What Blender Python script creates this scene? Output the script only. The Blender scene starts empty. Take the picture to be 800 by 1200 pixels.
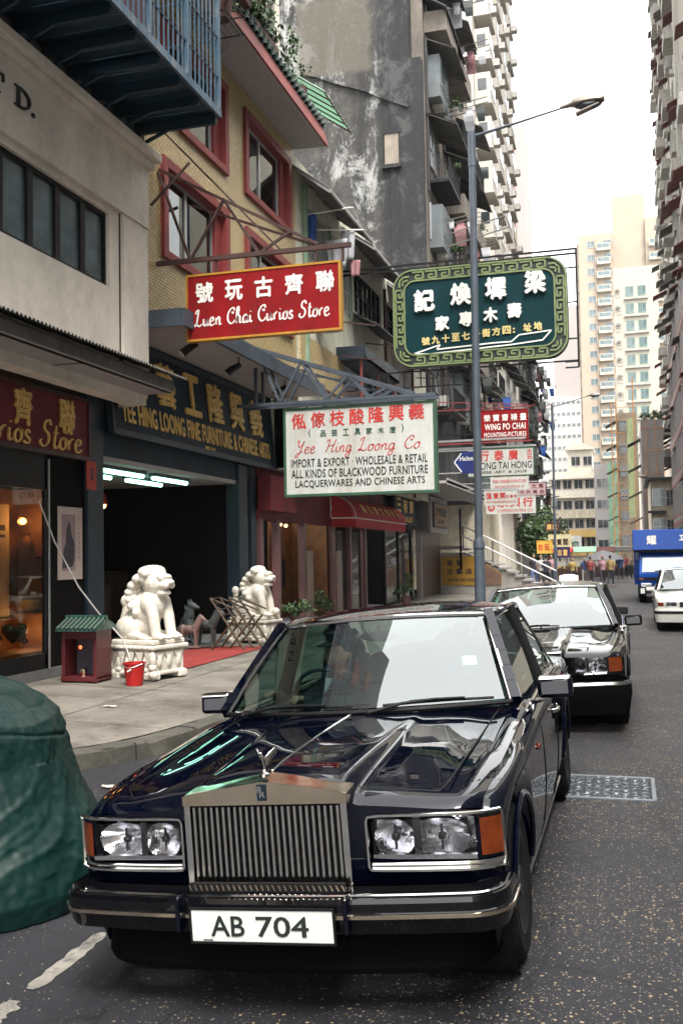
import bpy, bmesh, math, random
import numpy as np
from mathutils import Vector, Matrix, noise
R = math.radians
sc = bpy.context.scene
# ---------------------------------------------------------------- camera
cam_d = bpy.data.cameras.new("camera"); cam = bpy.data.objects.new("camera", cam_d)
sc.collection.objects.link(cam); sc.camera = cam
cam_d.sensor_fit = 'VERTICAL'; cam_d.sensor_height = 36.0; cam_d.sensor_width = 24.0; cam_d.lens = 35.0
cam_d.clip_start = 0.05; cam_d.clip_end = 4000
cam.matrix_world = (Matrix.Translation((0, 0, 1.8)) @ Matrix.Rotation(R(15.964), 4, 'Z')
                    @ Matrix.Rotation(R(90 + 2.642), 4, 'X') @ Matrix.Rotation(R(-1.0), 4, 'Z'))
# ---------------------------------------------------------------- sky and sun
SUN_EL, SUN_AZ = 58.0, 150.0      # azimuth clockwise from +Y: the sun stands to the right, behind the camera
world = bpy.data.worlds.new("World"); sc.world = world; world.use_nodes = True
wt = world.node_tree; wt.nodes.clear()
sky = wt.nodes.new('ShaderNodeTexSky'); sky.sky_type = 'NISHITA'; sky.sun_disc = False
sky.sun_elevation = R(SUN_EL); sky.sun_rotation = R(SUN_AZ); sky.dust_density = 6.0; sky.air_density = 1.6; sky.ozone_density = 1.0
hsv = wt.nodes.new('ShaderNodeHueSaturation'); hsv.inputs['Saturation'].default_value = 0.16
bg = wt.nodes.new('ShaderNodeBackground'); bg.inputs['Strength'].default_value = 0.15
out = wt.nodes.new('ShaderNodeOutputWorld')
ov = wt.nodes.new('ShaderNodeMix'); ov.data_type = 'RGBA'; ov.inputs[0].default_value = 0.7; ov.inputs[7].default_value = (9.0, 9.0, 8.9, 1)   # even overcast veil over the clear sky
wt.links.new(sky.outputs[0], hsv.inputs['Color']); wt.links.new(hsv.outputs[0], ov.inputs[6]); wt.links.new(ov.outputs[2], bg.inputs[0]); wt.links.new(bg.outputs[0], out.inputs[0])
sun_d = bpy.data.lights.new("sun", 'SUN'); sun_d.energy = 1.5; sun_d.angle = R(18); sun_d.color = (1.0, 0.965, 0.91)
sun = bpy.data.objects.new("sun", sun_d); sc.collection.objects.link(sun)
_d = Vector((math.sin(R(SUN_AZ)) * math.cos(R(SUN_EL)), math.cos(R(SUN_AZ)) * math.cos(R(SUN_EL)), math.sin(R(SUN_EL))))
sun.rotation_euler = _d.to_track_quat('Z', 'Y').to_euler(); sun.location = (0, 0, 90)
sc.view_settings.view_transform = 'Standard'; sc.view_settings.look = 'None'; sc.view_settings.gamma = 1
sc.view_settings.exposure = 1.7
sc.cycles.use_denoising = True
sc.cycles.max_bounces = 7; sc.cycles.diffuse_bounces = 3; sc.cycles.glossy_bounces = 4; sc.cycles.transmission_bounces = 4
sc.cycles.transparent_max_bounces = 16; sc.cycles.volume_bounces = 0
sc.cycles.sample_clamp_indirect = 6
# ---------------------------------------------------------------- helpers
rnd = random.Random(7)
COL = sc.collection
def _off(p):
    o = Vector((0, 0, 0))
    while p is not None: o += p.location; p = p.parent
    return o
class B:
    def __init__(s): s.v = []; s.f = []; s.m = []
    def add(s, vs, fs, m=0):
        n = len(s.v); s.v += [tuple(q) for q in vs]; s.f += [tuple(i + n for i in g) for g in fs]; s.m += [m] * len(fs); return s
    def box(s, x0, y0, z0, x1, y1, z1, m=0):
        x0, x1 = sorted((x0, x1)); y0, y1 = sorted((y0, y1)); z0, z1 = sorted((z0, z1))
        return s.add([(x0,y0,z0),(x1,y0,z0),(x1,y1,z0),(x0,y1,z0),(x0,y0,z1),(x1,y0,z1),(x1,y1,z1),(x0,y1,z1)],
                     [(0,3,2,1),(4,5,6,7),(0,1,5,4),(1,2,6,5),(2,3,7,6),(3,0,4,7)], m)
    def quad(s, a, b, c, d, m=0): return s.add([a, b, c, d], [(0,1,2,3)], m)
    def bar(s, p, q, w, h=None, m=0, up=(0,0,1)):
        h = w if h is None else h; p = Vector(p); q = Vector(q); d = (q - p).normalized(); u = Vector(up)
        if abs(d.dot(u)) > .98: u = Vector((1,0,0))
        a = d.cross(u).normalized() * (w/2); b = a.cross(d).normalized() * (h/2)
        vs = [e + i*a + j*b for e in (p, q) for i, j in ((-1,-1),(1,-1),(1,1),(-1,1))]
        return s.add(vs, [(0,1,2,3),(7,6,5,4),(0,4,5,1),(1,5,6,2),(2,6,7,3),(3,7,4,0)], m)
    def tube(s, pts, r, n=6, m=0, caps=True):
        pts = [Vector(p) for p in pts]; rs = r if isinstance(r, (list, tuple)) else [r]*len(pts); rings = []
        prev = None
        for i, p in enumerate(pts):
            d = (pts[min(i+1, len(pts)-1)] - pts[max(i-1, 0)]).normalized()
            if prev is None: a = d.cross(Vector((0,0,1)) if abs(d.z) < .95 else Vector((1,0,0))).normalized()
            else: a = (prev - d*prev.dot(d)).normalized()
            prev = a; b = d.cross(a)
            rings.append([p + (a*math.cos(t) + b*math.sin(t))*rs[i] for t in [2*math.pi*k/n for k in range(n)]])
        vs = [q for g in rings for q in g]; fs = []
        for i in range(len(pts)-1):
            for k in range(n): fs.append((i*n+k, i*n+(k+1) % n, (i+1)*n+(k+1) % n, (i+1)*n+k))
        if caps: fs.append(tuple(range(n-1, -1, -1))); fs.append(tuple((len(pts)-1)*n+k for k in range(n)))
        return s.add(vs, fs, m)
    def ell(s, c, r, nu=12, nv=8, m=0, rot=None):
        vs = []; fs = []; c = Vector(c)
        for j in range(nv+1):
            t = math.pi*j/nv
            for i in range(nu):
                a = 2*math.pi*i/nu; p = Vector((r[0]*math.sin(t)*math.cos(a), r[1]*math.sin(t)*math.sin(a), r[2]*math.cos(t)))
                if rot is not None: p = rot @ p
                vs.append(c + p)
        for j in range(nv):
            for i in range(nu): fs.append((j*nu+i, (j+1)*nu+i, (j+1)*nu+(i+1) % nu, j*nu+(i+1) % nu))
        return s.add(vs, fs, m)
    def lathe(s, prof, c=(0,0,0), n=16, m=0, axis='Z'):
        vs = []; fs = []; c = Vector(c)
        for r, z in prof:
            for k in range(n):
                a = 2*math.pi*k/n; x, y = r*math.cos(a), r*math.sin(a)
                vs.append(c + Vector({'Z': (x, y, z), 'X': (z, x, y), 'Y': (y, z, x)}[axis]))
        for j in range(len(prof)-1):
            for k in range(n): fs.append((j*n+k, j*n+(k+1) % n, (j+1)*n+(k+1) % n, (j+1)*n+k))
        return s.add(vs, fs, m)
    def grid(s, fn, nu, nv, m=0, skip=None):
        vs = [fn(i/nu, j/nv) for j in range(nv+1) for i in range(nu+1)]; fs = []
        for j in range(nv):
            for i in range(nu):
                if skip and skip(i, j): continue
                fs.append((j*(nu+1)+i, j*(nu+1)+i+1, (j+1)*(nu+1)+i+1, (j+1)*(nu+1)+i))
        return s.add(vs, fs, m)
    def prism(s, poly, d, m=0):      # polygon of 3D points pushed by vector d
        n = len(poly); d = Vector(d); P = [Vector(p) for p in poly]
        return s.add(P + [p + d for p in P], [tuple(range(n)), tuple(range(2*n-1, n-1, -1))] + [(i, i+n, (i+1) % n + n, (i+1) % n) for i in range(n)], m)
    def mesh(s, name, mats, smooth=False, off=Vector((0,0,0)), fix=True):
        me = bpy.data.meshes.new(name)
        me.from_pydata([tuple(Vector(p) - off) for p in s.v], [], s.f)
        mats = mats if isinstance(mats, (list, tuple)) else [mats]
        for q in mats: me.materials.append(q)
        if len(mats) > 1: me.polygons.foreach_set('material_index', s.m)
        if fix:
            bm = bmesh.new(); bm.from_mesh(me); bmesh.ops.recalc_face_normals(bm, faces=bm.faces); bm.to_mesh(me); bm.free()
        if smooth:
            me.polygons.foreach_set('use_smooth', [True]*len(me.polygons))
            if smooth != 'all':
                try: me.set_sharp_from_angle(angle=R(smooth if smooth is not True else 38))
                except Exception: pass
        me.update(); return me
    def build(s, name, mats, parent=None, smooth=False, bevel=0, fix=True):
        me = s.mesh(name, mats, smooth, _off(parent), fix)
        o = bpy.data.objects.new(name, me); COL.objects.link(o); o.parent = parent
        if bevel:
            b = o.modifiers.new('bevel', 'BEVEL'); b.width = bevel; b.segments = 2; b.limit_method = 'ANGLE'; b.angle_limit = R(50); b.harden_normals = False
        return o
def thing(name, label, cat, loc=(0,0,0), group=None):
    o = bpy.data.objects.new(name, None); COL.objects.link(o); o.location = loc; o.empty_display_size = .1
    o['label'] = label; o['category'] = cat
    if group: o['group'] = group
    return o
def tag(o, label, cat, group=None):
    o['label'] = label; o['category'] = cat
    if group: o['group'] = group
    return o
def kind(o, k): o['kind'] = k; return o
def inst(name, me, parent, loc, rz=0, mx=1):
    o = bpy.data.objects.new(name, me); COL.objects.link(o); o.parent = parent
    o.location = Vector(loc) - _off(parent); o.rotation_euler = (0, 0, rz); o.scale = (mx, 1, 1); return o
def kids(o): return list(o.children)
def copy_tree(o, parent=None):
    c = o.copy(); COL.objects.link(c); c.parent = parent
    for k in kids(o): copy_tree(k, c)
    return c
def remesh(b, voxel, name, mats, parent=None, it=3):
    me = b.mesh(name, mats, False, _off(parent)); o = bpy.data.objects.new(name, me); COL.objects.link(o)
    m = o.modifiers.new('r', 'REMESH'); m.mode = 'VOXEL'; m.voxel_size = voxel
    s = o.modifiers.new('s', 'SMOOTH'); s.factor = .5; s.iterations = it
    dg = bpy.context.evaluated_depsgraph_get(); me2 = bpy.data.meshes.new_from_object(o.evaluated_get(dg)); me2.name = name
    o.modifiers.clear(); o.data = me2; bpy.data.meshes.remove(me)
    me2.polygons.foreach_set('use_smooth', [True]*len(me2.polygons)); o.parent = parent
    if not me2.materials:
        me2.materials.append(mats)
    return o
def text_me(s, w, h, org, xd, ud, parent=None, depth=.004, bold=0.0, fit=True, lift=.003, shear=0, mt=None, spacing=1.0):
    """flat raised lettering: org = lower left corner, xd/ud = reading and up directions"""
    c = bpy.data.curves.new('t', 'FONT'); c.body = s; c.size = 1; c.shear = shear; c.resolution_u = 3; c.space_character = spacing
    o = bpy.data.objects.new('t', c); COL.objects.link(o)
    dg = bpy.context.evaluated_depsgraph_get(); me = bpy.data.meshes.new_from_object(o.evaluated_get(dg))
    bpy.data.objects.remove(o); bpy.data.curves.remove(c)
    bm = bmesh.new(); bm.from_mesh(me)
    if bold > 0:          # heavier strokes: overlaid shifted copies, each a hair higher than the last
        base = bm.faces[:]
        for q, (ax, ay) in enumerate(((1,0),(-1,0),(0,1),(0,-1))):
            r = bmesh.ops.duplicate(bm, geom=base)
            for v in [g for g in r['geom'] if isinstance(g, bmesh.types.BMVert)]: v.co.x += ax*bold; v.co.y += ay*bold; v.co.z += .03*(q+1)
    if depth > 0:
        r = bmesh.ops.extrude_face_region(bm, geom=bm.faces[:]); vs = [g for g in r['geom'] if isinstance(g, bmesh.types.BMVert)]
        for v in vs: v.co.z += 1.0
    xs = [v.co.x for v in bm.verts]; ys = [v.co.y for v in bm.verts]
    x0, x1, y0, y1 = min(xs), max(xs), min(ys), max(ys)
    sx = w/(x1-x0); sy = h/(y1-y0) if fit else sx
    xd = Vector(xd); ud = Vector(ud); nd = xd.cross(ud); org = Vector(org); off = _off(parent)
    for v in bm.verts:
        p = org + xd*((v.co.x-x0)*sx) + ud*((v.co.y-y0)*sy) + nd*(lift + v.co.z*max(depth,.002)) - off; v.co = p
    bmesh.ops.recalc_face_normals(bm, faces=bm.faces); bm.to_mesh(me); bm.free(); me.materials.clear()
    if mt: me.materials.append(mt)
    return me
def text(name, s, w, h, org, xd, ud, mt, parent=None, **k):
    me = text_me(s, w, h, org, xd, ud, parent, mt=mt, **k); me.name = name
    o = bpy.data.objects.new(name, me); COL.objects.link(o); o.parent = parent; return o
def chars(name, s, org, xd, ud, w, h, total, mt, parent, ups=None, **k):
    """characters one by one along total width; each centred in its cell"""
    n = len(s); step = (total - w)/(n-1) if n > 1 else 0; org = Vector(org)
    mes = []
    for i, ch in enumerate(s):
        if ch == ' ': continue
        text(name, ch, w, h, org + Vector(xd)*(step*i), xd, ud, mt, parent, **k)
# ---------------------------------------------------------------- materials
def nt(name):
    m = bpy.data.materials.new(name); m.use_nodes = True; t = m.node_tree; b = t.nodes['Principled BSDF']; return m, t, b
def N(t, ty, **k):
    n = t.nodes.new(ty)
    for a, v in k.items():
        if a in n.inputs.keys(): n.inputs[a].default_value = v
        else: setattr(n, a, v)
    return n
def mixc(t, fac, a, b, mode='MIX'):
    n = t.nodes.new('ShaderNodeMix'); n.data_type = 'RGBA'; n.blend_type = mode
    for sock, v in ((n.inputs[0], fac), (n.inputs[6], a), (n.inputs[7], b)):
        if hasattr(v, 'links') or isinstance(v, bpy.types.NodeSocket): t.links.new(v, sock)
        else: sock.default_value = v if not isinstance(v, tuple) or len(v) == 4 else (*v, 1)
    return n.outputs[2]
def ramp(t, fac, lo, hi, a=0.0, b=1.0):
    n = t.nodes.new('ShaderNodeMapRange'); n.inputs['From Min'].default_value = lo; n.inputs['From Max'].default_value = hi
    n.inputs['To Min'].default_value = a; n.inputs['To Max'].default_value = b; n.clamp = True
    t.links.new(fac, n.inputs['Value']); return n.outputs[0]
def tex(t, scale, detail=4, rough=.6, stretch=(1,1,1), coord='Object', dist=0):
    tc = t.nodes.new('ShaderNodeTexCoord'); mp = t.nodes.new('ShaderNodeMapping'); mp.inputs['Scale'].default_value = stretch
    n = t.nodes.new('ShaderNodeTexNoise'); n.inputs['Scale'].default_value = scale; n.inputs['Detail'].default_value = detail
    n.inputs['Roughness'].default_value = rough; n.inputs['Distortion'].default_value = dist
    t.links.new(tc.outputs[coord], mp.inputs[0]); t.links.new(mp.outputs[0], n.inputs[0]); return n.outputs[0]
def mat(name, col, rough=.6, metal=0.0, var=.18, scale=2.5, bump=.15, bscale=60, dirt=None, dirtamt=.5, dscale=1.2, streak=.25, spec=.5, coat=0, alpha=None):
    m, t, b = nt(name); col = tuple(col)
    f = ramp(t, tex(t, scale), .3, .7)
    c = mixc(t, f, tuple(x*(1-var) for x in col), tuple(min(1, x*(1+var)) for x in col))
    if dirt:
        d1 = tex(t, dscale, 8, .7, (1, 1, streak)); d2 = tex(t, dscale*9, 4, .7)
        mm = t.nodes.new('ShaderNodeMath'); mm.operation = 'MULTIPLY_ADD'; t.links.new(d2, mm.inputs[0]); mm.inputs[1].default_value = .35; t.links.new(d1, mm.inputs[2])
        f2 = ramp(t, mm.outputs[0], .62, .86, 0, dirtamt); c = mixc(t, f2, c, tuple(dirt))
    t.links.new(c, b.inputs['Base Color']); b.inputs['Metallic'].default_value = metal
    b.inputs['Specular IOR Level'].default_value = spec
    if coat: b.inputs['Coat Weight'].default_value = coat; b.inputs['Coat Roughness'].default_value = .03
    t.links.new(ramp(t, tex(t, scale*4), .3, .7, max(0, rough-.07), min(1, rough+.07)), b.inputs['Roughness'])
    if bump:
        bp = t.nodes.new('ShaderNodeBump'); bp.inputs['Strength'].default_value = bump; bp.inputs['Distance'].default_value = .01
        t.links.new(tex(t, bscale, 3), bp.inputs['Height']); t.links.new(bp.outputs[0], b.inputs['Normal'])
    return m
def emit(name, col, st):
    m, t, b = nt(name); b.inputs['Base Color'].default_value = (*col, 1); b.inputs['Emission Color'].default_value = (*col, 1); b.inputs['Emission Strength'].default_value = st; return m
def glassmat(name, tint, ior=1.9, rough=0.0, bump=0, boost=1.0):
    m = bpy.data.materials.new(name); m.use_nodes = True; t = m.node_tree; t.nodes.clear()
    tr = t.nodes.new('ShaderNodeBsdfTransparent'); tr.inputs[0].default_value = (*tint, 1)
    gl = t.nodes.new('ShaderNodeBsdfGlossy'); gl.inputs['Roughness'].default_value = rough; gl.inputs['Color'].default_value = (.97, 1, 1, 1)
    ge = t.nodes.new('ShaderNodeNewGeometry'); dt = t.nodes.new('ShaderNodeVectorMath'); dt.operation = 'DOT_PRODUCT'; t.links.new(ge.outputs['Normal'], dt.inputs[0]); t.links.new(ge.outputs['Incoming'], dt.inputs[1])
    def mth(op, a, b_=None, c_=None):
        n = t.nodes.new('ShaderNodeMath'); n.operation = op
        for i_, v_ in enumerate((a, b_, c_)):
            if v_ is None: continue
            if isinstance(v_, (int, float)): n.inputs[i_].default_value = v_
            else: t.links.new(v_, n.inputs[i_])
        return n.outputs[0]
    f0 = ((ior-1)/(ior+1))**2; fr = mth('MULTIPLY_ADD', mth('POWER', mth('SUBTRACT', 1.0, mth('ABSOLUTE', dt.outputs['Value'])), 5.0), 1-f0, f0)      # mirror share of the pane, same from both sides
    mx = t.nodes.new('ShaderNodeMixShader'); o = t.nodes.new('ShaderNodeOutputMaterial')
    mm = t.nodes.new('ShaderNodeMath'); mm.operation = 'MULTIPLY'; mm.inputs[1].default_value = boost; mm.use_clamp = True
    t.links.new(fr, mm.inputs[0]); t.links.new(mm.outputs[0], mx.inputs[0]); t.links.new(tr.outputs[0], mx.inputs[1]); t.links.new(gl.outputs[0], mx.inputs[2])
    if bump:
        bp = t.nodes.new('ShaderNodeBump'); bp.inputs['Strength'].default_value = bump; t.links.new(tex(t, 25, 2), bp.inputs['Height']); t.links.new(bp.outputs[0], gl.inputs['Normal'])
    t.links.new(mx.outputs[0], o.inputs[0]); return m
def tilemat(name, c1, c2, mortar, bw, bh, axis='X', rough=.35, msize=.006, var=.3):
    m, t, b = nt(name); tc = t.nodes.new('ShaderNodeTexCoord'); sp = t.nodes.new('ShaderNodeSeparateXYZ'); cb = t.nodes.new('ShaderNodeCombineXYZ')
    t.links.new(tc.outputs['Object'], sp.inputs[0])
    ad = t.nodes.new('ShaderNodeMath'); ad.operation = 'ADD'; t.links.new(sp.outputs[0], ad.inputs[0]); t.links.new(sp.outputs[1], ad.inputs[1])
    t.links.new(ad.outputs[0], cb.inputs[0]); t.links.new(sp.outputs[2], cb.inputs[1])
    br = t.nodes.new('ShaderNodeTexBrick'); br.inputs['Scale'].default_value = 1; br.inputs['Brick Width'].default_value = bw; br.inputs['Row Height'].default_value = bh
    br.inputs['Mortar Size'].default_value = msize; br.inputs['Color1'].default_value = (*c1, 1); br.inputs['Color2'].default_value = (*c2, 1); br.inputs['Mortar'].default_value = (*mortar, 1)
    t.links.new(cb.outputs[0], br.inputs[0])
    c = mixc(t, ramp(t, tex(t, .8, 6, .7, (1,1,.3)), .4, .75, 0, var), br.outputs[0], tuple(x*.4 for x in c1))
    t.links.new(c, b.inputs['Base Color']); b.inputs['Roughness'].default_value = rough
    bp = t.nodes.new('ShaderNodeBump'); bp.inputs['Strength'].default_value = .5; bp.inputs['Distance'].default_value = .004; bp.invert = True
    t.links.new(br.outputs['Fac'], bp.inputs['Height']); t.links.new(bp.outputs[0], b.inputs['Normal']); return m
M = {}
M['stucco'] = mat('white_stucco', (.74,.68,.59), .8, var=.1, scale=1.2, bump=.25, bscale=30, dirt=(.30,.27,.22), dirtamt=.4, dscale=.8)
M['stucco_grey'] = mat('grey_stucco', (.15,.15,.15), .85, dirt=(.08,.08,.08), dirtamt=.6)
M['cream'] = mat('cream_wall', (.50,.44,.33), .8, dirt=(.16,.14,.11), dirtamt=.65, dscale=.9)
M['pinkwall'] = mat('pink_brown_wall', (.26,.14,.12), .8, dirt=(.1,.07,.06), dirtamt=.5)
M['black'] = mat('black_metal', (.006,.007,.008), .5, spec=.25, bump=.05)
M['teal'] = mat('blue_painted_steel', (.003,.026,.048), .5, dirt=(.01,.02,.03), dirtamt=.5)
M['bluebar'] = mat('light_blue_steel', (.03,.08,.125), .5, dirt=(.3,.3,.3), dirtamt=.5, dscale=6)
M['redframe'] = mat('red_painted_frame', (.22,.032,.032), .5, dirt=(.12,.03,.02), dirtamt=.4)
M['wglass'] = mat('dark_window_glass', (.025,.032,.035), .06, var=.6, scale=1.3, bump=.02, bscale=6, spec=.9)
M['bglass'] = mat('pale_window_glass', (.10,.14,.15), .1, var=.5, scale=1.5, bump=.02, bscale=6, spec=.8)
M['alu'] = mat('aluminium', (.45,.46,.46), .35, .6, bump=.03)
M['rust'] = mat('rusty_steel', (.06,.025,.02), .7, dirt=(.03,.02,.02), dirtamt=.6, dscale=8)
M['greysteel'] = mat('grey_painted_steel', (.065,.083,.108), .5, dirt=(.05,.045,.04), dirtamt=.5, dscale=6)
M['soffit'] = mat('canopy_concrete', (.30,.29,.28), .8, dirt=(.12,.11,.1), dirtamt=.4)
M['soffit2'] = mat('white_soffit_paint', (.36,.34,.335), .8, var=.06, bump=.05, dirt=(.25,.23,.22), dirtamt=.3)
M['corr'] = mat('weathered_corrugated_sheet', (.13,.12,.105), .7, dirt=(.04,.05,.04), dirtamt=.7, dscale=3)
M['corrdark'] = mat('dark_corrugated_sheet', (.035,.035,.038), .7, dirt=(.10,.09,.08), dirtamt=.5, dscale=3)
M['awnred'] = mat('red_brown_awning', (.16,.045,.04), .7, var=.3)
M['gtile'] = mat('green_glazed_tile', (.02,.06,.05), .2, var=.4, scale=8, spec=.8)
M['redfascia'] = mat('red_fascia', (.24,.05,.045), .6, dirt=(.1,.04,.03), dirtamt=.4)
M['greencorr'] = mat('green_plastic_awning', (.22,.50,.28), .45, var=.2, dirt=(.3,.36,.3), dirtamt=.4)
def translucent(name, col):
    m, t, b = nt(name); tl = t.nodes.new('ShaderNodeBsdfTranslucent'); tl.inputs[0].default_value = (*col, 1); b.inputs['Base Color'].default_value = (*col, 1); b.inputs['Roughness'].default_value = .5
    mx = t.nodes.new('ShaderNodeMixShader'); mx.inputs[0].default_value = .35; o = [n for n in t.nodes if n.type == 'OUTPUT_MATERIAL'][0]
    t.links.new(b.outputs[0], mx.inputs[1]); t.links.new(tl.outputs[0], mx.inputs[2]); t.links.new(mx.outputs[0], o.inputs[0]); return m
M['greencorr2'] = translucent('mint_plastic_sheet', (.24,.46,.31))
M['leaf'] = mat('leaf_green', (.025,.055,.014), .5, var=.6, scale=9, bump=0)
M['leaf2'] = mat('leaf_light', (.05,.095,.022), .5, var=.5, scale=9, bump=0)
M['pot'] = mat('clay_pot', (.10,.05,.04), .8)
M['bark'] = mat('bark', (.08,.06,.045), .9, bump=.5, bscale=30)
M['whitemarble'] = mat('white_marble', (.72,.67,.585), .5, var=.08, scale=3, bump=.35, bscale=35, dirt=(.42,.36,.28), dirtamt=.45, dscale=4, streak=.6)
M['redplastic'] = mat('red_plastic', (.40,.012,.01), .4, bump=0, var=.05)
M['carpet'] = mat('red_carpet', (.24,.025,.02), .95, bump=.6, bscale=200, var=.25)
M['maroon'] = mat('maroon_board', (.16,.022,.032), .6, spec=.2, var=.3, scale=1.5, bump=.05, dirt=(.05,.01,.01), dirtamt=.4)
M['gold'] = mat('gold_paint', (.72,.47,.13), .5, .1, var=.3, scale=12, bump=.1)
M['navy'] = mat('dark_blue_board', (.008,.022,.036), .6, spec=.2, var=.4, scale=1.5, bump=.05)
M['bluepillar'] = mat('blue_grey_pillar', (.008,.020,.033), .5, dirt=(.01,.015,.02), dirtamt=.6, dscale=3)
M['signred'] = mat('sign_red', (.25,.005,.008), .5, spec=.2, var=.14, bump=.03, dirt=(.10,.012,.01), dirtamt=.6, dscale=2.5)
M['signedge'] = mat('sign_ochre_edge', (.46,.22,.02), .5, dirt=(.2,.1,.03), dirtamt=.5, dscale=5)
M['signwhite'] = mat('sign_white', (.56,.57,.54), .4, var=.05, bump=.02, dirt=(.34,.29,.21), dirtamt=.55, dscale=2.2)
M['letwhite'] = mat('letter_white', (.80,.79,.74), .5, var=.08, bump=.03)
M['letred'] = mat('letter_red', (.50,.03,.025), .5, bump=0)
M['letgreen'] = mat('letter_green', (.01,.07,.045), .5, bump=0)
M['letblack'] = mat('letter_black', (.012,.018,.016), .5, bump=0)
M['signgreen'] = mat('sign_dark_green', (.002,.030,.036), .6, spec=.12, var=.15, bump=.03, dirt=(.01,.02,.025), dirtamt=.4)
M['fret'] = mat('fret_green', (.17,.22,.09), .5, var=.25, scale=5, dirt=(.08,.12,.05), dirtamt=.4, dscale=6)
M['greenframe'] = mat('green_frame', (.03,.09,.05), .5)
M['wood'] = mat('dark_wood', (.035,.013,.008), .45, var=.4, scale=6, bump=.1)
M['warmwood'] = mat('warm_wood_panel', (.17,.07,.02), .55, var=.3, scale=4)
M['pinkstone'] = mat('pink_stone_pier', (.16,.075,.075), .5, var=.15)
M['patstone'] = mat('patterned_stone', (.30,.22,.18), .6, var=.5, scale=22)
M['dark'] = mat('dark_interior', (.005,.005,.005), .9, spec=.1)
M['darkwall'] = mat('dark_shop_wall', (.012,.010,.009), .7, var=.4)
M['paper'] = mat('scroll_paper', (.52,.42,.37), .8, var=.06, bump=0)
M['ink'] = mat('ink', (.05,.045,.06), .8, var=.6, scale=20)
M['tube'] = emit('fluorescent_tube', (.38, 1.0, .74), 2.6)
M['bulb'] = emit('warm_bulb', (1.0, .55, .14), 5)
M['hot'] = emit('warm_spot', (1.0, .72, .35), 9)
M['redled'] = emit('red_light', (1.0, .08, .02), 2)
M['chrome'] = mat('chrome', (.78,.77,.74), .08, 1.0, var=.03, bump=0)
M['brasstint'] = mat('brass_tinted_chrome', (.78,.66,.50), .12, 1.0, var=.1, bump=0)
M['rubber'] = mat('tyre_rubber', (.006,.006,.007), .8, spec=.25, bump=.3, bscale=80)
M['trim'] = mat('black_trim', (.006,.006,.007), .6, bump=0, spec=.25)
M['plate'] = mat('white_plate', (.74,.74,.70), .4, var=.03, bump=0)
M['leather'] = mat('teal_leather', (.018,.10,.135), .45, var=.15, bump=.1)
M['amber'] = mat('amber_lens', (.135,.022,.002), .12, var=.25, scale=14, bump=.1, bscale=90, spec=.9)
M['refl'] = mat('lamp_reflector', (.75,.75,.78), .12, 1.0, var=.1, bump=.4, bscale=18)
M['skin'] = mat('skin', (.34,.19,.13), .55, bump=0, var=.08)
M['hair'] = mat('black_hair', (.012,.010,.009), .5, bump=.3)
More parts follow.
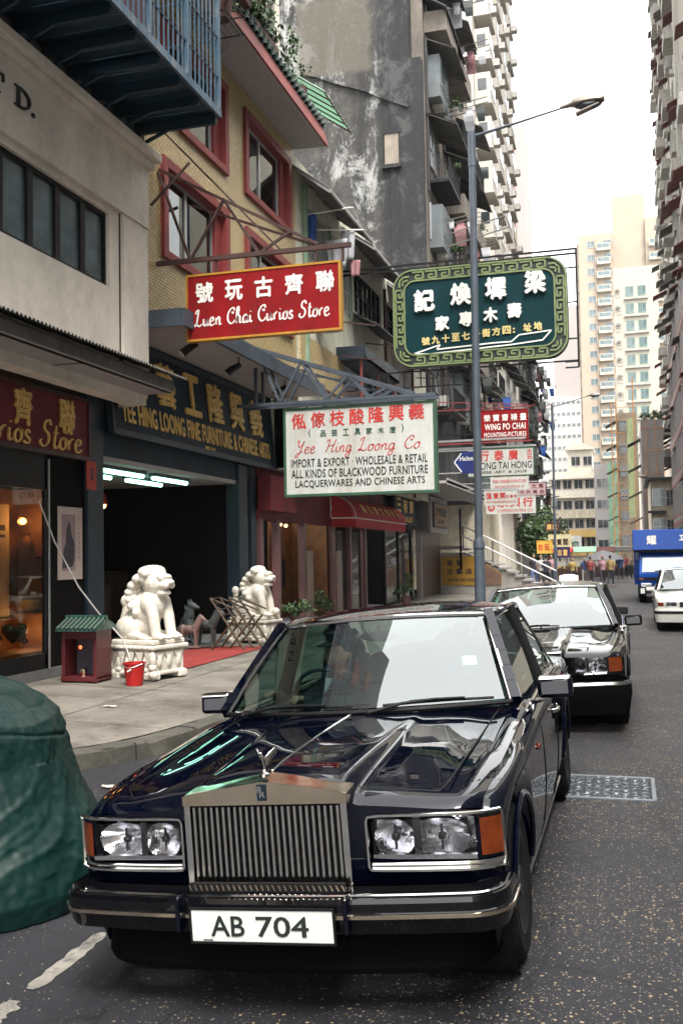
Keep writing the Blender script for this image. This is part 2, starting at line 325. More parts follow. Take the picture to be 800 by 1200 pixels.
# ---------------------------------------------------------------- ground, road, pavement
def interp(tab, x): return float(np.interp(x, [a for a, _ in tab], [b for _, b in tab]))
ROADZ = [(-30,-.14),(-2.6,-.14),(-.45,0),(1.2,0),(3.2,-.09),(30,-.09)]
def rz(x): return interp(ROADZ, x)
KERB = [(6.2,-8.6),(6.8,-6.7),(7.3,-5.85),(8.1,-5.1),(8.9,-4.6),(10.2,-4.4),(13,-4.1),(18,-3.65),(26,-3.45),(120,-3.45)]
def kx(y):
    s = 0
    for d in (-.45,-.15,.15,.45): s += interp(KERB, y+d)
    return s/4
def swz(x, y): return .03 + min(.12, max(0, .04*(kx(y)-x)))
def asphalt():
    m, t, b = nt('asphalt')
    big = tex(t, .55, 6, .7); base = mixc(t, ramp(t, big, .3, .7), (.016,.0175,.024), (.034,.0335,.040))
    base = mixc(t, ramp(t, tex(t, .8, 5, .7, (1.6,.25,1)), .5, .68, 0, .45), base, (.010,.010,.012))
    base = mixc(t, ramp(t, tex(t, .5, 3, .6, (1,1,1), dist=.4), .60, .63, 0, .3), base, (.05,.049,.052))
    fine = tex(t, 90, 4, .8); base = mixc(t, ramp(t, fine, .35, .7), mixc(t, .45, base, (0,0,0)), base)
    tc = t.nodes.new('ShaderNodeTexCoord')
    def specks(scale, thr, col, base, msc, mlo, mhi):
        v = t.nodes.new('ShaderNodeTexVoronoi'); v.inputs['Scale'].default_value = scale; v.inputs['Randomness'].default_value = 1
        nn = t.nodes.new('ShaderNodeVectorMath'); nn.operation = 'ADD'
        wob = t.nodes.new('ShaderNodeTexNoise'); wob.inputs['Scale'].default_value = scale*1.6; t.links.new(tc.outputs['Object'], wob.inputs[0])
        sc_ = t.nodes.new('ShaderNodeVectorMath'); sc_.operation = 'SCALE'; sc_.inputs['Scale'].default_value = .9/scale; t.links.new(wob.outputs['Color'], sc_.inputs[0])
        t.links.new(tc.outputs['Object'], nn.inputs[0]); t.links.new(sc_.outputs[0], nn.inputs[1]); t.links.new(nn.outputs[0], v.inputs['Vector'])
        sep = t.nodes.new('ShaderNodeSeparateColor'); t.links.new(v.outputs['Color'], sep.inputs[0])
        msk = tex(t, msc, 4, .6)
        spx = t.nodes.new('ShaderNodeSeparateXYZ'); t.links.new(tc.outputs['Object'], spx.inputs[0]); wx = ramp(t, spx.outputs[0], -2.4, -.3, .12, 1)   # litter of petals lies on the open lane
        ml = t.nodes.new('ShaderNodeMath'); ml.operation = 'MULTIPLY'; t.links.new(ramp(t, msk, mlo, mhi, 0, thr), ml.inputs[0]); t.links.new(wx, ml.inputs[1]); lim = ml.outputs[0]
        gt = t.nodes.new('ShaderNodeMath'); gt.operation = 'LESS_THAN'; t.links.new(sep.outputs[0], gt.inputs[0]); t.links.new(lim, gt.inputs[1])
        sz = ramp(t, sep.outputs[1], 0, 1, .14, .42)
        d = t.nodes.new('ShaderNodeMath'); d.operation = 'LESS_THAN'; t.links.new(v.outputs['Distance'], d.inputs[0]); t.links.new(sz, d.inputs[1])
        mu = t.nodes.new('ShaderNodeMath'); mu.operation = 'MULTIPLY'; t.links.new(gt.outputs[0], mu.inputs[0]); t.links.new(d.outputs[0], mu.inputs[1])
        return mixc(t, mu.outputs[0], base, col)
    base = specks(50, .40, (.36,.27,.17), base, .9, .34, .66)
    base = specks(80, .38, (.28,.22,.15), base, .7, .34, .66)
    base = specks(90, .5, (.17,.15,.13), base, 1.3, .3, .7)
    # cracks
    v = t.nodes.new('ShaderNodeTexVoronoi'); v.feature = 'DISTANCE_TO_EDGE'; v.inputs['Scale'].default_value = .9
    nn = t.nodes.new('ShaderNodeTexNoise'); nn.inputs['Scale'].default_value = 3; nn.inputs['Detail'].default_value = 5; t.links.new(tc.outputs['Object'], nn.inputs[0])
    mp = mixc(t, .22, (0,0,0), nn.outputs['Color']); ad = t.nodes.new('ShaderNodeVectorMath'); ad.operation = 'ADD'
    t.links.new(tc.outputs['Object'], ad.inputs[0]); t.links.new(mp, ad.inputs[1]); t.links.new(ad.outputs[0], v.inputs['Vector'])
    ck = ramp(t, v.outputs['Distance'], .001, .008, 1, 0); mk = ramp(t, tex(t, .35, 3), .30, .38)
    mu = t.nodes.new('ShaderNodeMath'); mu.operation = 'MULTIPLY'; t.links.new(ck, mu.inputs[0]); t.links.new(mk, mu.inputs[1])
    base = mixc(t, mu.outputs[0], base, (.008,.008,.009))
    t.links.new(base, b.inputs['Base Color'])
    t.links.new(ramp(t, big, .3, .7, .55, .8), b.inputs['Roughness'])
    bp = t.nodes.new('ShaderNodeBump'); bp.inputs['Strength'].default_value = .7; bp.inputs['Distance'].default_value = .006
    t.links.new(fine, bp.inputs['Height']); t.links.new(bp.outputs[0], b.inputs['Normal']); return m
M['asphalt'] = asphalt()
M['pave'] = mat('pavement_concrete', (.18,.163,.137), .85, var=.32, scale=.9, bump=.7, bscale=70, dirt=(.07,.06,.048), dirtamt=.85, dscale=1.3, streak=1)
M['kerbm'] = mat('kerb_stone', (.085,.078,.062), .85, var=.4, scale=4, bump=.6, bscale=50, dirt=(.03,.03,.025), dirtamt=.8, dscale=2)
M['earth'] = mat('far_ground', (.10,.10,.09), .9)
b = B(); xs = [-30,-9,-6,-4,-3,-2.6,-1.6,-.9,-.45,-.1,.5,1.2,2.2,3.25]; ys = [-40,-5,0,5,10,20,40,80,175]
b.grid(lambda u, v: (xs[round(u*(len(xs)-1))], ys[round(v*(len(ys)-1))], rz(xs[round(u*(len(xs)-1))])), len(xs)-1, len(ys)-1)
kind(b.build('road', M['asphalt'], smooth='all'), 'structure')
b = B(); b.quad((-500,-300,-.6),(500,-300,-.6),(500,900,-.6),(-500,900,-.6)); kind(b.build('ground', M['earth']), 'structure')
b = B(); ny = 90
def swf(u, v):
    y = 6.2 + (100-6.2)*(v**2.2); x = (kx(y)-.22)*(1-u) + (-8.8)*u; x = min(x, kx(y)-.22) if kx(y)-.22 > -8.8 else -8.8
    return (x, y, swz(x, y) + .004*noise.noise(Vector((x*1.3, y*1.3, 0))))
b.grid(swf, 22, ny); pave = kind(b.build('pavement', M['pave'], smooth='all'), 'structure')
# kerb stones, each one laid along the edge
ker = bpy.data.objects.new('kerb', None); COL.objects.link(ker); ker['kind'] = 'structure'
y = 6.45
while y < 100:
    L = .78 + .3*rnd.random() if y < 24 else 18
    def P(t, s, z):
        yy = y+.012+(L-.024)*t; d = (kx(yy+.1)-kx(yy-.1))/.2; n = Vector((1, -d, 0)).normalized(); p = Vector((kx(yy)-.11, yy, 0)) + n*s; return Vector((p.x, p.y, z))
    b = B(); k = 9 if y < 24 else 8; h = rnd.uniform(-.006, .006); w = rnd.uniform(-.006, .006)
    prof = [(-.11, -.16), (-.11, .032), (.085, .03), (.108, .012), (.118, -.16)]
    vs = []; fs = []
    for i in range(k+1):
        for (s, z) in prof:
            q_ = P(i/k, s+w, z+(h if z > 0 else 0)); q_ += Vector((1,0,1))*(.011*noise.noise(q_*7)-(.02 if z > 0 and s > .05 and noise.noise(q_*5.3) > .28 else 0)); vs.append(q_)
    for i in range(k):
        for j in range(4): fs.append((i*5+j, i*5+j+1, (i+1)*5+j+1, (i+1)*5+j))
    fs += [(4,3,2,1,0), tuple(k*5+j for j in range(5))]
    b.add(vs, fs); b.build('kerb_stone', M['kerbm'], ker, bevel=0)
    y += L
# right pavement
b = B(); b.box(3.3, -40, -.3, 9, 61, .05); b.box(3.3, 61, -.3, 4.4, 172, .05); kind(b.build('right_pavement', M['pave']), 'structure')
b = B(); b.box(3.14, -40, -.3, 3.297, 172, .055); kind(b.build('right_kerb', M['kerbm']), 'structure')
# worn white bay line
M['paintline'] = mat('road_paint', (.26,.24,.205), .8, var=.3, dirt=(.05,.05,.05), dirtamt=.9, dscale=9, streak=1)
bl = B(); r2 = random.Random(3)
for (ya, yb, w) in ((1.9,2.75,.05),(3.0,3.45,.045),(3.66,3.93,.05),(4.05,4.75,.045)):
    n = 14; L = []; Rr = []
    for i in range(n+1):
        t = i/n; yy = ya+(yb-ya)*t; e = w*(.55+.45*min(1, 4*min(t, 1-t))) ; x = -2.66-.03*(yy-3.8)
        L.append((x-e+r2.uniform(-.014,.014), yy, -.136)); Rr.append((x+e+r2.uniform(-.014,.014), yy, -.136))
    for i in range(n): bl.quad(L[i], Rr[i], Rr[i+1], L[i+1])
kind(bl.build('road_marking', M['paintline']), 'structure')
# litter and small puddle-like patches on the pavement are left to single scraps
M['scrap'] = mat('paper_scrap', (.55,.50,.42), .9)
for i, (x, y, s, lb) in enumerate([(-4.95,12.2,.13,'crumpled pale paper scrap farther out on the grey pavement'),(-5.0,11.4,.06,'small pale scrap just nearer than the crumpled paper on pavement'),(-4.35,7.75,.07,'torn white scrap lying in the gutter below the kerb'),(-3.9,6.3,.06,'white scrap on the road near the green motorcycle cover'),(-5.9,10.6,.09,'flat whitish scrap on the pavement among brown stains')]):
    bb = B(); z = swz(x, y) if x < kx(y)-.2 else rz(x); q = random.Random(i)
    bb.grid(lambda u, v: (x+s*(u-.5)*1.6+q.uniform(-.01,.01), y+s*(v-.5)+q.uniform(-.01,.01), z+.012+.012*q.random()), 4, 3)
    tag(bb.build('paper_scrap', M['scrap']), lb, 'litter')
# manhole cover with its scroll relief
M['iron'] = mat('cast_iron', (.18,.20,.22), .45, .3, var=.2, bump=.1, bscale=60)
M['irondark'] = mat('cast_iron_recess', (.035,.04,.045), .6, .3, bump=.2)
mh = thing('manhole_cover', 'rectangular cast iron cover with scroll relief set in the road beside the front car', 'manhole cover', (-.21, 7.96, 0))
x0, x1, y0, y1 = -.62, .135, 7.62, 8.36
b = B(); b.box(x0+.03, y0+.03, -.03, x1-.03, y1-.03, .006); b.build('cover_plate', M['irondark'], mh)
b = B()
for a, c in (((x0,y0),(x1,y0)),((x1,y0),(x1,y1)),((x1,y1),(x0,y1)),((x0,y1),(x0,y0))): b.bar((*a,.004),(*c,.004),.032,.02)
b.bar((x1, 7.98, .006), (x1+.02, 7.98, .006), .05, .016); b.build('cover_frame', M['iron'], mh, bevel=.004)
b = B(); q = random.Random(5)
for i in range(10):
    for j in range(6):
        cx, cy = x0+.07+i*.069, y0+.08+j*.116; a0 = q.uniform(0, 6.28); rr = q.uniform(.022,.034)
        b.tube([(cx+rr*math.cos(a0+t*.75)*(1-.05*t), cy+rr*1.25*math.sin(a0+t*.75), .008) for t in range(7)], .0065, 4)
b.build('raised_scrollwork', M['iron'], mh)

b = B(); q = random.Random(17)
def pj(x0, y0, x1, y1):
    n = max(2, int(math.hypot(x1-x0, y1-y0)/.25)); L = []
    for i in range(n+1): t = i/n; x = x0+(x1-x0)*t+q.uniform(-.006,.006); y_ = y0+(y1-y0)*t+q.uniform(-.006,.006); L.append((x, y_, swz(x, y_)+.0065))
    dx, dy = (y1-y0), -(x1-x0); l = math.hypot(dx, dy); dx, dy = dx/l*.006, dy/l*.006
    for i in range(n): a, c = L[i], L[i+1]; b.quad((a[0]-dx,a[1]-dy,a[2]),(a[0]+dx,a[1]+dy,a[2]),(c[0]+dx,c[1]+dy,c[2]),(c[0]-dx,c[1]-dy,c[2]))
pj(-6.1,9.4,-6.0,30)
for y_ in (9.6,12.0,14.2,16.6,19.1,21.6,24): pj(-7.9,y_,-(4.75 if y_ < 13 else 4.4),y_+.04)
pj(-7.9,8.3,-5.4,8.9)
kind(b.build('pavement_joints', mat('joint_grime', (.045,.04,.034), .95, bump=0)), 'structure')
# ---------------------------------------------------------------- facade helper
def facade(b, org, ud, nd, us, vs, holes=(), depth=.2, m=0):
    """wall sheet in (u, z) with rectangular holes and their reveals; nd points out of the wall"""
    org = Vector(org); ud = Vector(ud); nd = Vector(nd); up = Vector((0,0,1))
    hs = [tuple(h) for h in holes]
    U = sorted(set([us[0], us[1]] + [h[0] for h in hs] + [h[1] for h in hs])); V = sorted(set([vs[0], vs[1]] + [h[2] for h in hs] + [h[3] for h in hs]))
    P = lambda u, v, d=0: org + ud*u + up*v - nd*d
    for i in range(len(U)-1):
        for j in range(len(V)-1):
            cu, cv = (U[i]+U[i+1])/2, (V[j]+V[j+1])/2
            if any(h[0] < cu < h[1] and h[2] < cv < h[3] for h in hs): continue
            b.quad(P(U[i],V[j]), P(U[i+1],V[j]), P(U[i+1],V[j+1]), P(U[i],V[j+1]), m)
    for (a, c, e, f) in hs:
        for p, q in (((a,e),(c,e)),((c,e),(c,f)),((c,f),(a,f)),((a,f),(a,e))): b.quad(P(*p), P(*q), P(*q, depth), P(*p, depth), m)
    return b
def win_me(w, h, nx=2, nz=1, fr=.05, fm=None, gm=None, d=.06, name='window'):
    """frame mesh and pane mesh in local x/z, face toward -y, origin at lower left"""
    f = B()
    f.box(0,-d,0, fr,0,h); f.box(w-fr,-d,0, w,0,h); f.box(fr,-d,0, w-fr,0,fr); f.box(fr,-d,h-fr, w-fr,0,h)
    for i in range(1, nx): x = w*i/nx; f.box(x-fr*.4,-d*.8,fr, x+fr*.4,0,h-fr)
    for j in range(1, nz): z = h*j/nz; f.box(fr,-d*.7,z-fr*.35, w-fr,0,z+fr*.35)
    g = B(); g.box(fr,-.012,fr, w-fr,0,h-fr)
    return f.mesh(name, fm or M['alu']), g.mesh('pane', gm or M['wglass'])
def put_win(mes, parent, loc, rz_=0):
    o = inst('window', mes[0], parent, loc, rz_); p = bpy.data.objects.new('pane', mes[1]); COL.objects.link(p); p.parent = o; return o
RX = R(90)      # rotation that turns a -y facing piece to face +x
def foliage_me(r, n, s, mt, seed=1, flat=1.0, name='foliage'):
    q = random.Random(seed); b = B()
    cl = [Vector((q.gauss(0,.5)*r[0], q.gauss(0,.5)*r[1], q.gauss(0,.45)*r[2])) for _ in range(max(3, n//40))]
    for i in range(n):
        c = q.choice(cl) + Vector((q.gauss(0,.22)*r[0], q.gauss(0,.22)*r[1], q.gauss(0,.22)*r[2]))
        a = Vector((q.gauss(0,1), q.gauss(0,1), q.gauss(0,1)*flat)).normalized(); d = a.orthogonal().normalized(); l = s*q.uniform(.6,1.3)
        e = a.cross(d)
        b.add([c-a*l*.5, c+d*l*.25, c+a*l*.5, c-d*l*.25+e*l*.08], [(0,1,2,3)], 0 if q.random() < .6 else 1)
    return b.mesh(name, [M['leaf'], M['leaf2']], fix=False)
def ac_me():
    b = B(); b.box(0,-.42,0,.62,0,.42); b.box(.05,-.432,.04,.57,-.42,.38, 1)
    for i in range(6): b.box(.05,-.438,.06+i*.052,.57,-.432,.078+i*.052, 0)
    return b.mesh('air_conditioner', [M['acwhite'], M['acdark']])
M['acwhite'] = mat('ac_case', (.42,.41,.38), .6, dirt=(.2,.17,.13), dirtamt=.5, dscale=4)
M['acdark'] = mat('ac_grille', (.07,.07,.07), .6)
AC = ac_me()
# ---------------------------------------------------------------- A: white shop building, nearest on the left
X = -7.35
A_ = thing('shop_building', 'white stuccoed shop building at the left edge with a strip of black framed windows', 'building', (-8, 10, .1))
b = B()
facade(b, (X,0,0), (0,1,0), (1,0,0), (-22,14.43), (4.55,7.16), [(8.0,13.27,5.92,7.05),(1.2,7.2,5.92,7.05),(-6,.4,5.92,7.05)], .16)
b.box(X-.3,-22,7.16, X+.07,14.43,8.14)            # proud band over the windows
b.box(X-.3,-22,4.3, X-.001,14.42,4.548)
b.quad((X,14.43,4.3),(X-.9,14.43,4.3),(X-.9,14.43,8.1),(X,14.43,8.1))
b.box(X-.01,13.62,4.62, X+.05,14.43,7.158)         # end pilaster
b.box(X-.45,-22,5.5, X-.2,13.6,7.2)
b.build('wall', M['stucco'], A_)
b = B(); b.box(X-.25,-22,8.14, X+.16,14.5,8.26); b.box(X-.25,-22,8.262, X+.26,14.56,8.40); b.build('cornice', M['stucco'], A_, bevel=.02)
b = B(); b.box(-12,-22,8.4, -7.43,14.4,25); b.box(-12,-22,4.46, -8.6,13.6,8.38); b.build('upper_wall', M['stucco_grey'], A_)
b = B()
for z0 in (9.2,12.3,15.4,18.5):
    for k in range(9): b.box(-7.44,-20+k*3.7,z0,-7.40,-18.1+k*3.7,z0+1.5)
b.build('shutter', M['pinkwall'], A_)
wm = win_me(.66, 1.13, 1, 1, .062, M['black'], M['bglass'], .06)
for a0, a1, n in ((8.0,13.27,8),(1.2,7.2,9),(-6,.4,9)):
    for i in range(n):
        put_win(wm, A_, (X-.12, a0+i*.6588 if n == 8 else a0+i*.668, 5.92), RX)
b = B(); b.box(X-.02,13.56,4.7, X+.004,13.60,7.15); b.build('groove', M['black'], A_)
for s, y0, w in (('L',9.83,.25),('T',10.20,.31),('D',10.74,.33),('.',11.12,.055)):
    tb = B(); x = X+.07
    def bl(y0_, z0_, y1_, z1_): tb.box(x+.002,y0_,z0_,x+.03,y1_,z1_)
    z = 7.60; h = .27
    if s == 'L': bl(y0+.06,z,y0+.12,z+h); bl(y0,z,y0+w,z+.03); bl(y0+w-.03,z,y0+w,z+.09); bl(y0+.02,z+h-.025,y0+.16,z+h)
    elif s == 'T': bl(y0+w/2-.03,z,y0+w/2+.03,z+h); bl(y0,z+h-.03,y0+w,z+h); bl(y0,z+h-.1,y0+.025,z+h); bl(y0+w-.025,z+h-.1,y0+w,z+h); bl(y0+w/2-.08,z,y0+w/2+.08,z+.022)
    elif s == 'D':
        bl(y0+.05,z,y0+.11,z+h); bl(y0,z,y0+.14,z+.022); bl(y0,z+h-.022,y0+.14,z+h)
        pts = [(x+.016, y0+.12+(w-.14)*math.sin(a)**1, z+h/2-(h/2-.014)*math.cos(a)) for a in [math.pi*k/10 for k in range(11)]]
        for k in range(10): tb.bar(pts[k], pts[k+1], .028, .03 + .03*math.sin(math.pi*(k+.5)/10), up=(1,0,0))
    else: bl(y0,z,y0+w,z+.05)
    tb.build('raised_letter', M['letblack'], A_)
# awning over shop A
aw = thing('shop_awning', 'weathered flat awning with corrugated edge and pale underside below the white building', 'awning', (-7.2, 12, 4.5))
b = B(); b.box(-7.98,-6,4.46, -6.84,14.36,4.50); b.build('soffit_board', M['soffit2'], aw)
b = B(); b.bar((-6.9,-6,4.56),(-6.9,14.40,4.56),.13,.20); b.bar((-6.9,14.37,4.56),(-7.34,14.37,4.62),.06,.2); b.build('fascia', M['corr'], aw, bevel=.03)
b = B()
def cf(u, v):
    y = -2 + (14.52+2)*v; x = -7.36+.70*u; return (x, y, 4.92-.235*u + .018*math.sin(y*2*math.pi/.085))
b.grid(cf, 1, 194*6); b.build('corrugated_sheet', M['corr'], aw)
b = B()
for k in range(9): b.box(-7.97,-5.9+k*2.2,4.455, -6.86,-5.87+k*2.2,4.459)
b.box(-7.4,-6,4.455,-7.38,14.3,4.459); b.build('soffit_joint', M['dark'], aw)
for (yy, on) in ((9.9,0),(12.35,0)):
    lt = thing('strip_light', 'unlit fluorescent strip under the awning nearest the frame edge' if yy < 11 else 'unlit fluorescent strip under the awning nearer the blue signboard', 'light', (-7.55,yy,4.4))
    b = B(); b.box(-7.60,yy-.62,4.40,-7.50,yy+.72,4.452); b.build('lamp_housing', M['greysteel'], lt)
    b = B(); b.tube([(-7.47,yy-.6,4.40),(-7.47,yy+.7,4.40)], .02, 8); b.build('lamp_tube', M['acwhite'], lt, smooth=True)
# shop A front: signboard, door frame, display window, pier
SF = -8.0
sa = thing('curio_shop_front', 'dark curio shop front with a warm lit display window at the left edge', 'shop front', (SF, 11, .15))
b = B(); b.box(SF-.06,4,.15, SF+.0,13.62,.30); b.build('step', M['stucco_grey'], sa, bevel=.01)
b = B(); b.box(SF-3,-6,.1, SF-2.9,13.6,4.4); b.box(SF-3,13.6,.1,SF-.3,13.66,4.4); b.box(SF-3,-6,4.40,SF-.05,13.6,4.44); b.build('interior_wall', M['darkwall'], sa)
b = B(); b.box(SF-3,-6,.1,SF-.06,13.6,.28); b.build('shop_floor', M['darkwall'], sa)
b = B()
for yy in (8.3,10.3,12.56): b.box(SF-.05,yy-.03,.30, SF,yy+.03,3.35)
b.box(SF-.05,4,.30,SF,12.6,.52); b.box(SF-.05,4,2.85,SF,12.6,3.45); b.build('window_surround', M['black'], sa)
b = B(); b.box(SF-.03,8.33,.52, SF-.02,12.53,2.85); b.build('display_glass', glassmat('display_glass', (.75,.7,.62), 1.5), sa)
b = B(); b.box(SF-.04,12.60,.30, SF-.01,13.62,3.4); b.build('door_panel', M['dark'], sa)
b = B(); b.bar((SF+.012,12.62,.3),(SF+.012,12.62,3.3),.022,.022); b.build('door_edge', M['alu'], sa)
b = B(); b.box(SF-.3,13.64,.13, SF+.05,14.12,4.47); b.build('pier', M['bluepillar'], sa, bevel=.01)
b = B(); b.box(SF-1.1,8.3,.45, SF-.1,13.2,.55); b.box(SF-.85,8.3,.55,SF-.75,13.1,2.9); b.box(SF-.85,13.0,.55,SF-.1,13.1,2.9); b.build('display_back', mat('display_panel', (.20,.085,.025), .6, var=.3), sa)
# contents of the display window
M['scrollw'] = mat('hanging_scroll', (.62,.47,.30), .8, var=.15)
XB = -8.62
sc1 = thing('hanging_scroll', 'tall pale hanging scroll inside the warm lit display window', 'scroll', (XB,12.2,1))
b = B(); b.box(XB-.03,11.98,1.03, XB-.015,12.60,2.66); b.build('scroll_paper', M['scrollw'], sc1)
b = B(); b.box(XB-.0145,12.1,1.55, XB-.013,12.38,2.1); b.box(XB-.0145,12.05,2.28, XB-.013,12.5,2.36); b.box(XB-.0145,12.05,2.18, XB-.013,12.5,2.22); b.build('ink_painting', M['ink'], sc1)
b = B(); b.tube([(XB,11.93,1.01),(XB,12.65,1.01)], .018, 8); b.build('scroll_rod', M['wood'], sc1)
cer = thing('ceramic_figure', 'grey green ceramic figure group standing low in the lit display window', 'ornament', (XB+.2,12.4,.62))
b = B(); q = random.Random(2)
for i in range(16): b.ell((XB+.25+q.uniform(-.1,.1), 12.25+q.uniform(-.22,.22), .78+q.uniform(-.1,.16)), (.05+q.random()*.05,)*3, 8, 6)
remesh(b, .02, 'figure_body', M['gtile'], cer)
gf = thing('gilt_figure', 'small gilded figure at the frame edge beside the ceramic group', 'ornament', (XB+.2,11.8,.62))
b = B(); q = random.Random(6)
for i in range(12): b.ell((XB+.25+q.uniform(-.06,.06), 11.82+q.uniform(-.10,.10), .75+q.uniform(-.1,.26)), (.04+q.random()*.03,)*3, 8, 6)
remesh(b, .016, 'figure_body', M['gold'], gf)
for yy, zz, m_, r_, lb, en in ((12.72,.83,'hot',.05,'glowing round spotlamp low in the display window',1.6),(12.74,2.42,'bulb',.05,'upper amber lamp glowing in the display window',2.2),(11.75,2.42,'bulb',.045,'second amber lamp at the very edge of the frame',1.2)):
    o = thing('spot_lamp', lb, 'lamp', (XB+.12,yy,zz)); b = B(); b.ell((XB+.12,yy,zz), (r_,)*3, 12, 8); b.build('bulb', M[m_], o, smooth=True)
    b = B(); b.lathe([(.02,0),(r_*1.2,.03),(r_*1.3,.08)], (XB+.0,yy,zz), 12, axis='X'); b.build('lamp_shade', M['brasstint'], o)
    ld = bpy.data.lights.new('spot_glow', 'POINT'); ld.energy = en; ld.color = (1,.52,.18); ld.shadow_soft_size = .05; lo = bpy.data.objects.new('spot_glow', ld); COL.objects.link(lo); lo.location = (XB+.26,yy-.05,zz)
b = B(); b.lathe([(.03,0),(.12,.04),(.15,.13),(.13,.17)], (XB+.2,12.78,1.10), 14); tag(b.build('porcelain_bowl', M['gold'], smooth=True), 'wide amber glazed bowl on a shelf in the lit display window', 'bowl')
b = B(); b.lathe([(.04,0),(.09,.08),(.1,.2),(.05,.3),(.06,.34)], (XB+.15,12.8,1.90), 14); tag(b.build('porcelain_vase', M['warmwood'], smooth=True), 'brown vase on the upper shelf of the lit display window', 'vase')
b = B(); b.box(XB,12.62,1.07,XB+.4,12.98,1.095); b.build('shelf', M['warmwood'], sa); b = B(); b.box(XB,12.62,1.87,XB+.4,12.98,1.895); b.build('shelf', M['warmwood'], sa)
# scroll print on the door panel, red plaque, wall signboard
ps = thing('calligraphy_print', 'narrow framed ink landscape print hung beside the curio shop door', 'picture', (SF,13.2,2))
b = B(); b.box(SF-.008,12.87,1.55, SF+.012,13.53,2.63); b.build('print_paper', M['paper'], ps)
b = B(); q = random.Random(8)
b.box(SF+.0125,12.95,1.68,SF+.014,13.33,2.52)
b.build('print_ground', mat('print_ground', (.30,.22,.22), .8), ps)
b = B(); pts = [(12.97,1.72),(13.0,2.0),(13.06,2.1),(13.08,2.3),(13.14,2.42),(13.19,2.36),(13.22,2.2),(13.3,2.1),(13.3,1.85),(13.24,1.74)]
b.prism([(SF+.0145,y,z) for y, z in pts], (.001,0,0)); b.build('ink_mountain', M['ink'], ps)
for k in range(9): text('ink_caption', '山水人家清風古月松'[k], .045, .05, (SF+.014,13.40,2.45-.075*k), (0,1,0), (0,0,1), M['ink'], ps, depth=0, lift=.001)
pq = thing('red_plaque', 'small red plaque with a dark number beside the curio shop signboard', 'plaque', (SF+.05,13.7,3.2))
b = B(); b.box(SF+.052,13.58,2.92, SF+.07,13.86,3.36); b.build('plaque_board', mat('plaque_red', (.45,.04,.02), .6), pq)
text('plaque_number', '3', .1, .2, (SF+.07,13.67,3.06), (0,1,0), (0,0,1), M['ink'], pq, bold=.05, depth=.002)
sg = thing('shop_signboard', 'faded maroon signboard with gilt characters above the curio shop', 'signboard', (SF,11,3.5))
b = B(); b.box(SF-.02,5.6,3.42, SF+.06,13.62,4.26); b.build('board', M['maroon'], sg)
b = B(); b.box(SF-.02,5.6,3.36, SF+.09,13.64,3.42); b.box(SF-.02,5.6,4.262,SF+.09,13.64,4.31); b.box(SF-.02,13.622,3.42,SF+.085,13.66,4.262); b.build('board_frame', M['wood'], sg)
for i, ch in enumerate('號玩古齊聯'): text('gilt_character', ch, .42, .52, (SF+.06,12.80-1.12*(4-i),3.70), (0,1,0), (0,0,1), M['gold'], sg, bold=.025, depth=.03)
M_script = []
